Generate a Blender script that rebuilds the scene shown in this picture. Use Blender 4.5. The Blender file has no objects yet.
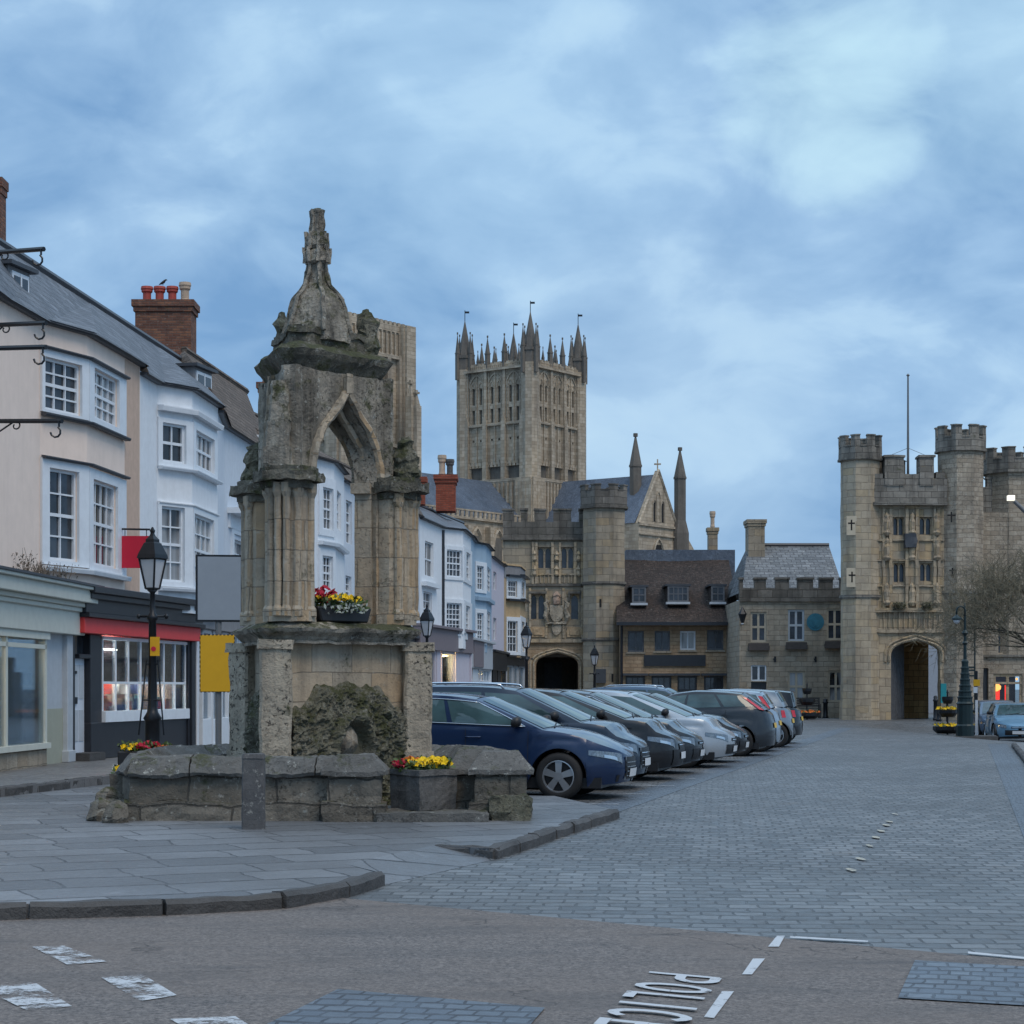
import bpy, bmesh, math, random
from mathutils import Vector, Matrix, noise
R = math.radians
random.seed(7)
F = 1950.0; CX = 512.0; HY = 688.0; EYE = 1.5
scene = bpy.context.scene
COL = scene.collection
def px(x, Y): return (x-CX)*Y/F
def zy(y, Y): return EYE-(y-HY)*Y/F
def pt(x, Y): return (px(x, Y), Y)
def ss(a, b, x):
    t = min(1, max(0, (x-a)/(b-a))); return t*t*(3-2*t)
def gz(X, Y): return -.42*ss(13.3, 17.3, X)*ss(50, 64, Y)*(1-ss(80, 89, Y))
def gy(y, z=0.0): return (EYE-z)*F/(y-HY)      # depth of a ground point seen at row y
def gp(x, y, z=0.0):
    Y = gy(y, z); return (px(x, Y), Y)

# ------------------------------------------------------------------ materials
def _nt(name):
    m = bpy.data.materials.new(name); m.use_nodes = True
    nt = m.node_tree; nt.nodes.clear()
    out = nt.nodes.new('ShaderNodeOutputMaterial'); b = nt.nodes.new('ShaderNodeBsdfPrincipled')
    nt.links.new(b.outputs[0], out.inputs[0])
    return m, nt, b, out
def N(nt, t, **kw):
    n = nt.nodes.new(t)
    for k, v in kw.items():
        if k.startswith('_'): setattr(n, k[1:], v)
        else: n.inputs[k.replace('__', ' ')].default_value = v
    return n
def c4(c): return (c[0], c[1], c[2], 1)
def mixc(nt, fac, a, b, blend='MIX'):
    n = nt.nodes.new('ShaderNodeMix'); n.data_type = 'RGBA'; n.blend_type = blend; n.clamp_factor = True
    for k, v in ((0, fac), (6, a), (7, b)):
        if isinstance(v, (int, float)): n.inputs[k].default_value = v
        elif isinstance(v, tuple): n.inputs[k].default_value = c4(v)
        else: nt.links.new(v, n.inputs[k])
    return n.outputs[2]
def ramp(nt, src, a, b, va=0.0, vb=1.0):
    n = nt.nodes.new('ShaderNodeMapRange'); n.clamp = True
    n.inputs[1].default_value = a; n.inputs[2].default_value = b; n.inputs[3].default_value = va; n.inputs[4].default_value = vb
    nt.links.new(src, n.inputs[0]); return n.outputs[0]
def noi(nt, vec, scale, detail=5, rough=.6, dist=0):
    n = N(nt, 'ShaderNodeTexNoise', Scale=scale, Detail=detail, Roughness=rough, Distortion=dist)
    nt.links.new(vec, n.inputs['Vector']); return n.outputs[0]
def mapv(nt, vec, sc=(1, 1, 1), loc=(0, 0, 0)):
    n = nt.nodes.new('ShaderNodeMapping'); n.inputs['Scale'].default_value = sc; n.inputs['Location'].default_value = loc
    nt.links.new(vec, n.inputs[0]); return n.outputs[0]
def bump(nt, h, bsdf, strength=.5, dist=.02):
    n = N(nt, 'ShaderNodeBump', Strength=strength, Distance=dist); nt.links.new(h, n.inputs['Height']); nt.links.new(n.outputs[0], bsdf.inputs['Normal'])
def math_(nt, op, a, b=0.0):
    n = nt.nodes.new('ShaderNodeMath'); n.operation = op
    for i, v in enumerate((a, b)):
        if isinstance(v, (int, float)): n.inputs[i].default_value = v
        else: nt.links.new(v, n.inputs[i])
    return n.outputs[0]

def stone(name, c1, c2, brick=None, mortar=(.12, .11, .1), dark=.5, moss=0.0, lichen=0.0, rough=.9, bumpd=.02, scale=1.0, streak=.4, tint=None, rock=.45, mortar_size=.012, pit=0.0):
    """weathered masonry: blocks from metre UVs, blotches, rain streaks, moss and lichen"""
    m, nt, b, out = _nt(name)
    geo = nt.nodes.new('ShaderNodeNewGeometry'); uv = nt.nodes.new('ShaderNodeUVMap').outputs[0]
    P = geo.outputs['Position']
    n1 = noi(nt, P, 1.1*scale, 6, .62); n2 = noi(nt, P, 7*scale, 6, .7); n3 = noi(nt, P, 38*scale, 3, .6)
    col = mixc(nt, ramp(nt, n1, .32, .68), c1, c2)
    h = n2
    if brick:
        br = N(nt, 'ShaderNodeTexBrick', Color1=(.15, .15, .15, 1), Color2=(.95, .95, .95, 1), Mortar=(0, 0, 0, 1), Scale=1.0)
        br.inputs['Mortar Size'].default_value = mortar_size; br.inputs['Mortar Smooth'].default_value = .4; br.inputs['Bias'].default_value = 0
        br.inputs['Brick Width'].default_value = brick[0]; br.inputs['Row Height'].default_value = brick[1]
        wob = nt.nodes.new('ShaderNodeVectorMath'); wob.operation = 'SCALE'; wob.inputs['Scale'].default_value = .05*brick[1]/.3
        nn = N(nt, 'ShaderNodeTexNoise', Scale=3.0); nt.links.new(P, nn.inputs['Vector']); nt.links.new(nn.outputs[1], wob.inputs[0])
        ad = nt.nodes.new('ShaderNodeVectorMath'); ad.operation = 'ADD'; nt.links.new(uv, ad.inputs[0]); nt.links.new(wob.outputs[0], ad.inputs[1])
        nt.links.new(ad.outputs[0], br.inputs['Vector'])
        bl = nt.nodes.new('ShaderNodeSeparateColor'); nt.links.new(br.outputs[0], bl.inputs[0])
        col = mixc(nt, rock, col, br.outputs[0], 'SOFT_LIGHT')
        if tint: col = mixc(nt, ramp(nt, bl.outputs[0], .55, .95), col, tint)
        col = mixc(nt, ramp(nt, br.outputs['Fac'], .2, .9, 0, .75), col, mortar)
        h = math_(nt, 'SUBTRACT', n2, math_(nt, 'MULTIPLY', br.outputs['Fac'], 1.2))
    col = mixc(nt, ramp(nt, n2, .25, .75, 0, .55), col, (c1[0]*.45, c1[1]*.45, c1[2]*.45))
    if streak:
        s = noi(nt, mapv(nt, P, (2.2*scale, 2.2*scale, .22*scale)), 1.6, 5, .65)
        col = mixc(nt, ramp(nt, s, .46, .74, 0, streak), col, (c1[0]*dark*.45, c1[1]*dark*.45, c1[2]*dark*.48))
    if pit:
        v = N(nt, 'ShaderNodeTexNoise', Scale=22.0*scale, Detail=4.0, Roughness=.7); nt.links.new(P, v.inputs['Vector'])
        msk = math_(nt, 'MULTIPLY', ramp(nt, v.outputs[0], .57, .62), ramp(nt, noi(nt, P, 1.3), .42, .6, 0, pit))
        col = mixc(nt, msk, col, (.035, .034, .032)); h = math_(nt, 'SUBTRACT', h, msk)
    if lichen:
        l = noi(nt, P, 9*scale, 8, .75); col = mixc(nt, ramp(nt, l, .58, .66, 0, lichen), col, (.42, .42, .38))
    if moss:
        sp = nt.nodes.new('ShaderNodeSeparateXYZ'); nt.links.new(geo.outputs['Normal'], sp.inputs[0])
        up = ramp(nt, sp.outputs[2], .2, .95, 0, .13)
        g = math_(nt, 'ADD', noi(nt, P, 2.6*scale, 7, .72), up)
        mc = mixc(nt, n3, (.018, .02, .01), (.075, .08, .022))
        col = mixc(nt, ramp(nt, g, .66-.16*moss, .76-.16*moss, 0, .95), col, mc)
    nt.links.new(col, b.inputs['Base Color']); b.inputs['Roughness'].default_value = rough
    hh = math_(nt, 'ADD', h, math_(nt, 'MULTIPLY', n3, .35))
    bump(nt, hh, b, .8, bumpd)
    return m

def plain(name, c, rough=.6, metal=0, var=.12, bumpd=0.0, coat=0, spec=.5, scale=6, streak=0.0, emit=None):
    m, nt, b, out = _nt(name)
    geo = nt.nodes.new('ShaderNodeNewGeometry'); P = geo.outputs['Position']
    n = noi(nt, P, scale, 6, .65)
    col = mixc(nt, ramp(nt, n, .3, .7), tuple(x*(1-var) for x in c), tuple(min(1, x*(1+var)) for x in c))
    if streak:
        s = noi(nt, mapv(nt, P, (3, 3, .35)), 1.5, 6, .7)
        col = mixc(nt, ramp(nt, s, .48, .75, 0, streak), col, tuple(x*.5 for x in c))
    nt.links.new(col, b.inputs['Base Color'])
    b.inputs['Roughness'].default_value = rough; b.inputs['Metallic'].default_value = metal
    b.inputs['Coat Weight'].default_value = coat; b.inputs['Coat IOR'].default_value = 1.4; b.inputs['Coat Roughness'].default_value = .05; b.inputs['Specular IOR Level'].default_value = spec
    if bumpd: bump(nt, n, b, .6, bumpd)
    if emit: b.inputs['Emission Color'].default_value = c4(emit[0]); b.inputs['Emission Strength'].default_value = emit[1]
    return m

def glass(name, c=(.02, .025, .03), rough=.06, var=.6, curtain=None):
    """window glass over a dark room, slightly uneven, some panes with a curtain behind"""
    m, nt, b, out = _nt(name)
    geo = nt.nodes.new('ShaderNodeNewGeometry'); P = geo.outputs['Position']
    n = noi(nt, P, 1.7, 3, .5)
    col = mixc(nt, ramp(nt, n, .35, .65), tuple(x*(1-var) for x in c), tuple(x*(1+var) for x in c))
    if curtain:
        w = N(nt, 'ShaderNodeTexNoise', Scale=1.0, Detail=3.0); nt.links.new(mapv(nt, P, (14, 14, .6)), w.inputs['Vector'])
        cc = mixc(nt, w.outputs[0], tuple(x*.35 for x in curtain), curtain)
        col = mixc(nt, ramp(nt, noi(nt, mapv(nt, P, (1, 1, .5)), .9, 2, .4), .42, .5), col, cc)
    nt.links.new(col, b.inputs['Base Color']); b.inputs['Roughness'].default_value = rough
    b.inputs['Specular IOR Level'].default_value = .65
    bump(nt, noi(nt, P, 1.2, 2, .5), b, .25, .03)
    return m

def clear_glass(name):
    m, nt, b, out = _nt(name)
    nt.nodes.remove(b)
    g = N(nt, 'ShaderNodeBsdfGlossy', Roughness=.03, Color=(.9, .95, 1, 1)); t = N(nt, 'ShaderNodeBsdfTransparent', Color=(.85, .9, .92, 1))
    f = N(nt, 'ShaderNodeFresnel', IOR=1.42); mx = nt.nodes.new('ShaderNodeMixShader')
    fa = math_(nt, 'MULTIPLY', f.outputs[0], .8)
    nt.links.new(fa, mx.inputs[0]); nt.links.new(t.outputs[0], mx.inputs[1]); nt.links.new(g.outputs[0], mx.inputs[2]); nt.links.new(mx.outputs[0], out.inputs[0])
    return m

def setts(name, w, h, c1, c2, mortar, ang=0, gap=.012, flag=False, patch=None, an=2.6):
    m, nt, b, out = _nt(name)
    geo = nt.nodes.new('ShaderNodeNewGeometry'); P = geo.outputs['Position']
    mp = nt.nodes.new('ShaderNodeMapping'); mp.inputs['Rotation'].default_value = (0, 0, ang); nt.links.new(P, mp.inputs[0])
    nn = N(nt, 'ShaderNodeTexNoise', Scale=1.3, Detail=3.0); nt.links.new(P, nn.inputs['Vector'])
    sc = nt.nodes.new('ShaderNodeVectorMath'); sc.operation = 'SCALE'; sc.inputs['Scale'].default_value = .22 if flag else .12; nt.links.new(nn.outputs[1], sc.inputs[0])
    n0 = N(nt, 'ShaderNodeTexNoise', Scale=9.0, Detail=2.0); nt.links.new(P, n0.inputs['Vector'])
    sc2 = nt.nodes.new('ShaderNodeVectorMath'); sc2.operation = 'SCALE'; sc2.inputs['Scale'].default_value = .035; nt.links.new(n0.outputs[1], sc2.inputs[0])
    ad = nt.nodes.new('ShaderNodeVectorMath'); ad.operation = 'ADD'; nt.links.new(mp.outputs[0], ad.inputs[0]); nt.links.new(sc.outputs[0], ad.inputs[1])
    ad2 = nt.nodes.new('ShaderNodeVectorMath'); ad2.operation = 'ADD'; nt.links.new(ad.outputs[0], ad2.inputs[0]); nt.links.new(sc2.outputs[0], ad2.inputs[1])
    br = N(nt, 'ShaderNodeTexBrick', Color1=(.05, .05, .05, 1), Color2=(1, 1, 1, 1), Mortar=(.4, .4, .4, 1), Scale=1.0)
    br.inputs['Mortar Size'].default_value = gap; br.inputs['Mortar Smooth'].default_value = .35; br.inputs['Brick Width'].default_value = w*an; br.inputs['Row Height'].default_value = h
    br.offset = .43; br.squash = 1.0 if not flag else .72; br.squash_frequency = 3
    nt.links.new(mapv(nt, ad2.outputs[0], (an, 1, 1)), br.inputs['Vector'])
    n1 = noi(nt, P, .35, 6, .6); n2 = noi(nt, P, 9, 6, .7); n3 = noi(nt, P, 60, 3, .6)
    col = mixc(nt, ramp(nt, br.outputs[0], 0, 1), c1, c2)
    col = mixc(nt, ramp(nt, n1, .38, .62, 0, .65), col, (c1[0]*.75, c1[1]*.68, c1[2]*.62))
    n4 = noi(nt, mapv(nt, P, (.9, .22, 1)), 1.4, 6, .65, .8); col = mixc(nt, ramp(nt, n4, .52, .7, 0, .55), col, tuple(x*.42 for x in c2))
    n5 = noi(nt, P, 3.1, 6, .7); col = mixc(nt, ramp(nt, n5, .6, .7, 0, .35), col, tuple(min(1, x*1.35) for x in c2))
    col = mixc(nt, ramp(nt, n2, .3, .75, 0, .5), col, (c2[0]*.5, c2[1]*.5, c2[2]*.48))
    mort = math_(nt, 'MULTIPLY', ramp(nt, br.outputs['Fac'], .15, .8), ramp(nt, noi(nt, P, 3.2, 6, .75), .35, .62, .3, .95))
    col = mixc(nt, mort, col, mortar)
    if patch: col = mixc(nt, ramp(nt, noi(nt, P, .8, 5, .7), .6, .72, 0, .5), col, patch)
    nt.links.new(col, b.inputs['Base Color'])
    rg = ramp(nt, n2, .3, .8, .3, .75); nt.links.new(rg, b.inputs['Roughness'])
    h_ = math_(nt, 'ADD', math_(nt, 'SUBTRACT', math_(nt, 'MULTIPLY', n2, .5), math_(nt, 'MULTIPLY', mort, 1.0)), math_(nt, 'MULTIPLY', br.outputs[0], .15))
    bump(nt, h_, b, .9, .018)
    return m

def asphalt(name):
    m, nt, b, out = _nt(name)
    P = nt.nodes.new('ShaderNodeNewGeometry').outputs['Position']
    n1 = noi(nt, P, .5, 6, .6); n2 = noi(nt, P, 42, 5, .85); n3 = noi(nt, mapv(nt, P, (.6, 2.4, 1)), 1.1, 6, .65, .6)
    col = mixc(nt, ramp(nt, n2, .38, .62), (.03, .027, .027), (.25, .22, .2))
    col = mixc(nt, ramp(nt, n1, .35, .65, 0, .6), col, (.155, .125, .105))
    col = mixc(nt, ramp(nt, n3, .5, .72, 0, .55), col, (.05, .05, .052))
    col = mixc(nt, ramp(nt, noi(nt, P, 16, 5, .75), .5, .75, 0, .6), col, (.05, .046, .046))
    v = N(nt, 'ShaderNodeTexVoronoi', Scale=2.4); v.feature = 'DISTANCE_TO_EDGE'
    nn = N(nt, 'ShaderNodeTexNoise', Scale=3.0, Detail=4.0); nt.links.new(P, nn.inputs['Vector']); nt.links.new(nn.outputs[1], v.inputs['Vector'])
    mp = nt.nodes.new('ShaderNodeVectorMath'); mp.operation = 'ADD'; nt.links.new(P, mp.inputs[0]); nt.links.new(nn.outputs[1], mp.inputs[1]); nt.links.new(mp.outputs[0], v.inputs['Vector']); v.inputs['Scale'].default_value = .55
    crack = math_(nt, 'MULTIPLY', ramp(nt, v.outputs[0], .0, .012, 1, 0), ramp(nt, n1, .5, .6))
    col = mixc(nt, math_(nt, 'MULTIPLY', crack, .7), col, (.02, .018, .018))
    w = noi(nt, P, 5.5, 5, .8); col = mixc(nt, ramp(nt, w, .7, .74, 0, .5), col, (.3, .3, .3))
    nt.links.new(col, b.inputs['Base Color']); b.inputs['Roughness'].default_value = .75
    bump(nt, math_(nt, 'SUBTRACT', n2, crack), b, .7, .008)
    return m

def worn_paint(name, c=(.62, .64, .66), wear=.5):
    m, nt, b, out = _nt(name)
    P = nt.nodes.new('ShaderNodeNewGeometry').outputs['Position']
    f = math_(nt, 'ADD', math_(nt, 'MULTIPLY', noi(nt, mapv(nt, P, (1, 2.2, 1)), 34, 6, .75), .5), math_(nt, 'MULTIPLY', noi(nt, P, 4.5, 5, .7), .5))
    k = ramp(nt, f, .62-.18*wear, .66-.18*wear)
    b.inputs['Roughness'].default_value = .6; b.inputs['Base Color'].default_value = c4(c)
    t = nt.nodes.new('ShaderNodeBsdfTransparent'); mx = nt.nodes.new('ShaderNodeMixShader')
    nt.links.new(k, mx.inputs[0]); nt.links.new(b.outputs[0], mx.inputs[1]); nt.links.new(t.outputs[0], mx.inputs[2]); nt.links.new(mx.outputs[0], out.inputs[0])
    return m

def leafm(name, c, var=.5):
    m, nt, b, out = _nt(name)
    P = nt.nodes.new('ShaderNodeNewGeometry').outputs['Position']
    col = mixc(nt, noi(nt, P, 40, 3, .6), tuple(x*(1-var) for x in c), tuple(x*(1+var) for x in c))
    nt.links.new(col, b.inputs['Base Color']); b.inputs['Roughness'].default_value = .6
    return m

M = {}
M['fount'] = stone('fountain_stone', (.53, .44, .325), (.38, .345, .285), brick=(.62, .34), mortar=(.19, .165, .13), moss=.3, lichen=.4, streak=.75, bumpd=.025, tint=(.42, .28, .15), rock=.35, mortar_size=.006, dark=.4, pit=.35)
M['fount_pit'] = stone('pitted_stone', (.53, .455, .35), (.37, .325, .255), moss=.3, lichen=.25, streak=.7, bumpd=.05, pit=1.0, dark=.5)
M['fount_top'] = stone('weathered_top_stone', (.20, .18, .145), (.54, .485, .40), moss=.7, lichen=.9, streak=1.0, bumpd=.06, dark=.1, pit=.9)
M['fount_dark'] = stone('blackened_cornice_stone', (.10, .092, .07), (.22, .205, .165), moss=.95, lichen=.7, streak=.9, bumpd=.06, dark=.1, pit=.6)
M['moss'] = stone('mossy_rockwork', (.24, .225, .18), (.085, .085, .04), moss=.85, lichen=.6, streak=.2, bumpd=.06, scale=1.6, pit=.6)
M['basin'] = stone('basin_stone', (.21, .185, .15), (.12, .11, .09), brick=(.95, .29), mortar=(.03, .03, .028), moss=.35, lichen=.6, streak=.6, bumpd=.04, rock=.4, pit=.4)
M['coping'] = stone('coping_stone', (.17, .165, .155), (.10, .098, .09), moss=.15, lichen=.8, streak=.2, bumpd=.04, pit=.4)
M['porch'] = stone('porch_stone', (.43, .36, .265), (.31, .275, .225), brick=(.75, .38), mortar=(.2, .175, .14), streak=.65, tint=(.37, .28, .17), bumpd=.03, scale=.5, dark=.5)
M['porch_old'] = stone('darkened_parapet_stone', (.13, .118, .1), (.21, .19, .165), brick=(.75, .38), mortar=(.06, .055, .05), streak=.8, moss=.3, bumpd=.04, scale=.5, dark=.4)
M['carve'] = stone('golden_carved_stone', (.52, .425, .30), (.40, .33, .25), brick=(.6, .4), mortar=(.22, .18, .13), streak=.6, tint=(.5, .36, .2), bumpd=.05, scale=.7)
M['eye'] = stone('gatehouse_stone', (.54, .45, .325), (.40, .345, .27), brick=(.7, .34), mortar=(.27, .23, .175), streak=.7, tint=(.45, .35, .22), bumpd=.04, scale=.45, dark=.5, lichen=.3)
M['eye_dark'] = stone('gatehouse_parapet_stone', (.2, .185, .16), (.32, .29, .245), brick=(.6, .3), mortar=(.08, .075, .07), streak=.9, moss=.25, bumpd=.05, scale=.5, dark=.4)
M['eye_rubble'] = stone('patched_turret_stone', (.50, .42, .32), (.33, .28, .22), brick=(.42, .22), mortar=(.28, .25, .21), streak=.5, bumpd=.05, scale=.7, lichen=.5, dark=.4, pit=.5)
M['deanery'] = stone('grey_rubble_stone', (.38, .335, .265), (.46, .40, .315), brick=(.55, .26), mortar=(.26, .235, .19), streak=.4, bumpd=.04, scale=.6, tint=(.35, .28, .2))
M['pub'] = stone('warm_coursed_stone', (.42, .30, .19), (.5, .37, .25), brick=(.42, .2), mortar=(.3, .23, .16), streak=.3, bumpd=.03, scale=.7, tint=(.34, .23, .13))
M['cath'] = stone('cathedral_stone', (.54, .44, .32), (.40, .34, .265), brick=(.9, .45), mortar=(.2, .175, .135), streak=.8, bumpd=.05, scale=.18, dark=.6)
M['cath_pin'] = stone('dark_pinnacle_stone', (.2, .175, .145), (.13, .12, .11), streak=.6, bumpd=.05, scale=.3)
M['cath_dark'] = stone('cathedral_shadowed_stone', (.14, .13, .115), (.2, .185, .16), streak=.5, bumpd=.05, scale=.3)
M['tile'] = stone('clay_tile_roof', (.038, .026, .022), (.065, .045, .036), brick=(.3, .2), mortar=(.02, .015, .012), streak=.35, bumpd=.04, scale=.8, lichen=.25, rock=.5, mortar_size=.02)
M['oldtile'] = stone('brown_tile_roof', (.12, .09, .07), (.17, .135, .11), brick=(.3, .2), mortar=(.03, .025, .02), streak=.5, bumpd=.04, scale=.8, lichen=.4, mortar_size=.02)
M['slate'] = stone('blue_slate_roof', (.105, .12, .145), (.155, .17, .195), brick=(.36, .24), mortar=(.035, .038, .045), streak=.35, bumpd=.03, scale=.8, lichen=.25, rough=.6, rock=.5, mortar_size=.014)
M['slate_stone'] = stone('stone_slate_roof', (.13, .14, .15), (.23, .24, .25), brick=(.45, .3), mortar=(.05, .05, .055), streak=.4, bumpd=.04, scale=.8, lichen=.9, rough=.7, mortar_size=.02)
M['lead'] = stone('lead_roof', (.1, .135, .19), (.15, .185, .24), brick=(.8, 60), mortar=(.05, .065, .1), streak=.4, bumpd=.06, scale=.3, rough=.5, mortar_size=.06)
M['brick'] = stone('red_brick', (.22, .085, .05), (.15, .07, .05), brick=(.23, .08), mortar=(.16, .13, .11), streak=.4, bumpd=.02, scale=1, moss=.15, tint=(.3, .13, .07), lichen=.3)
M['newbrick'] = stone('orange_brick', (.36, .08, .04), (.28, .07, .04), brick=(.23, .08), mortar=(.2, .1, .07), streak=.2, bumpd=.02, scale=1)
M['bollard'] = stone('bollard_stone', (.075, .075, .08), (.12, .12, .12), streak=.2, lichen=.5, bumpd=.015, scale=1.5, pit=.2)
M['planter'] = stone('planter_stone', (.10, .10, .098), (.16, .155, .15), streak=.8, lichen=.3, bumpd=.03, scale=1.5, pit=.4, moss=.2)
M['kerb'] = stone('kerb_stone', (.05, .047, .045), (.10, .097, .095), streak=0, lichen=0, bumpd=.03, rough=.7)  # dirt plus the shade of the kerb face, put into one dark colour
M['flag'] = setts('flagstone_paving', .98, .66, (.10, .108, .12), (.225, .237, .255), (.022, .023, .026), ang=R(-24), gap=.03, flag=True, patch=(.12, .12, .13))
M['pav'] = setts('small_flag_paving', .9, .6, (.15, .15, .155), (.22, .22, .22), (.05, .05, .05), ang=R(9), gap=.012, flag=True)
M['sett_big'] = setts('large_sett_paving', .21, .22, (.078, .086, .094), (.215, .228, .238), (.035, .035, .035), ang=R(4), gap=.026, patch=(.15, .13, .11))
M['sett'] = setts('small_sett_paving', .17, .24, (.07, .077, .084), (.215, .222, .23), (.03, .028, .027), ang=R(6), gap=.034, patch=(.17, .145, .12))
M['sett_blue'] = setts('blue_sett_paving', .12, .16, (.1, .125, .16), (.15, .18, .215), (.03, .03, .035), ang=R(13), gap=.022)
M['asph'] = asphalt('brown_asphalt')
M['paint'] = worn_paint('worn_white_line', (.46, .48, .5), wear=.8)
M['paint2'] = worn_paint('fresh_white_line', (.46, .48, .5), wear=.34)
M['yellow_stud'] = worn_paint('cream_stud', (.38, .36, .29), wear=.5)
M['iron'] = plain('cast_iron_black', (.012, .014, .018), .35, .3, .2)
M['iron_green'] = plain('dark_green_iron', (.006, .02, .023), .4, .2, .2)
M['white'] = plain('white_joinery', (.66, .71, .76), .45, 0, .06)
M['cream'] = plain('cream_joinery', (.56, .56, .5), .5, 0, .08)
M['black'] = plain('black_joinery', (.016, .018, .024), .35, 0, .2)
M['dgrey'] = plain('dark_grey_panel', (.045, .05, .06), .5, 0, .1)
M['red'] = plain('red_fascia', (.62, .045, .045), .5, 0, .06)
M['redsign'] = plain('crimson_sign', (.5, .005, .03), .5, 0, .04)
M['signgrey'] = plain('grey_sign_face', (.235, .27, .31), .6, 0, .05)
M['signyel'] = plain('mustard_sign_face', (.62, .33, .002), .6, 0, .04)
M['pole'] = plain('galvanised_pole', (.16, .165, .17), .5, .4, .1)
M['r_cream'] = plain('pink_cream_render', (.80, .66, .57), .9, 0, .05, .006, scale=3, streak=.14)
M['r_peach'] = plain('peach_render', (.55, .40, .31), .9, 0, .08, .006, streak=.2)
M['r_white'] = plain('white_render', (.70, .74, .78), .85, 0, .05, .006, streak=.15)
M['r_white2'] = plain('cool_white_render', (.56, .62, .69), .85, 0, .05, .006, streak=.2)
M['r_blue'] = plain('pale_blue_render', (.30, .42, .53), .85, 0, .05, .006, streak=.15)
M['r_lilac'] = plain('lilac_white_render', (.5, .48, .55), .85, 0, .05, .006, streak=.15)
M['r_ochre'] = plain('ochre_render', (.46, .33, .19), .9, 0, .12, .01, streak=.3)
M['r_grey'] = plain('grey_render', (.22, .22, .23), .9, 0, .1, .01, streak=.3)
M['shop1'] = plain('sage_white_joinery', (.56, .58, .52), .5, 0, .06)
M['shop_cream'] = plain('olive_cream_panel', (.34, .35, .28), .6, 0, .06)
M['mauve'] = plain('mauve_grey_fascia', (.19, .165, .185), .5, 0, .08)
M['pale'] = plain('pale_grey_fascia', (.42, .46, .5), .5, 0, .08)
M['stonetrim'] = plain('dressed_stone_trim', (.42, .37, .29), .9, 0, .15, .01)
M['glass'] = glass('window_glass', (.03, .036, .045), var=.6)
M['glass_c'] = glass('curtained_window_glass', (.02, .024, .03), var=.6, curtain=(.36, .38, .4))
M['glass_lead'] = glass('leaded_glass', (.028, .036, .05), .25)
M['clear'] = clear_glass('shop_window_glass')
M['void'] = plain('dark_interior', (.012, .011, .011), .9)
M['inner'] = stone('passage_wall_stone', (.6, .38, .17), (.42, .27, .13), brick=(.5, .3), mortar=(.06, .045, .03), streak=.5, bumpd=.03)
M['oak'] = plain('grey_oak_door', (.11, .12, .135), .7, 0, .25, .01, streak=.5)
M['doorwhite'] = plain('white_door_paint', (.58, .64, .72), .45, 0, .05)
M['pot_red'] = plain('red_chimney_pot', (.36, .06, .045), .7, 0, .15)
M['pot_buff'] = plain('buff_chimney_pot', (.44, .33, .24), .7, 0, .15)
M['leaf'] = leafm('green_leaf', (.055, .09, .02)); M['fy'] = leafm('yellow_petal', (.8, .55, .01), .12)
M['fr'] = leafm('crimson_petal', (.4, .012, .04), .3); M['fo'] = leafm('orange_petal', (.6, .16, .02), .2); M['fb'] = leafm('blue_petal', (.02, .03, .2), .3); M['fw'] = leafm('silver_leaf', (.3, .33, .3), .2)
M['twig'] = plain('bare_twig_bark', (.17, .15, .105), .9, 0, .3)
M['trunk'] = plain('grey_brown_bark', (.07, .06, .045), .95, 0, .3, .03)
M['dry'] = leafm('dry_plant', (.12, .1, .08))
M['lampglass'] = plain('frosted_lamp_glass', (.5, .52, .55), .3, 0, .05)
M['lit'] = plain('lit_lamp_glass', (.8, .8, .8), .3, emit=((1, .86, .6), 1.6))
M['tyre'] = plain('tyre_rubber', (.012, .012, .013), .8)
M['rim'] = plain('alloy_rim', (.42, .44, .47), .3, .8, .05)
M['chrome'] = plain('chrome_trim', (.6, .65, .7), .15, .9, .03)
M['plastic'] = plain('black_plastic', (.01, .01, .012), .5)
M['carglass'] = glass('car_glass', (.045, .085, .095), .03, .4)
M['lens'] = plain('headlight_lens', (.2, .23, .26), .1, .6, .5, coat=1, scale=40)
M['tail'] = plain('tail_light_lens', (.5, .01, .02), .15, 0, .1, coat=1)
M['plate_w'] = plain('white_number_plate', (.6, .62, .64), .4, 0, .05); M['plate_y'] = plain('yellow_number_plate', (.65, .42, .03), .4, 0, .05)
M['teal'] = plain('teal_sign', (.01, .22, .25), .5)
M['plaque'] = plain('turquoise_plaque', (.03, .16, .22), .6, 0, .2)
M['wood'] = plain('weathered_bench_wood', (.07, .06, .055), .8, 0, .2)
M['bird'] = plain('black_feather', (.01, .01, .012), .6)
def paintm(name, c, flake=.25): return plain(name, c, .35, flake, .02, coat=.85, spec=.4)

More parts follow.
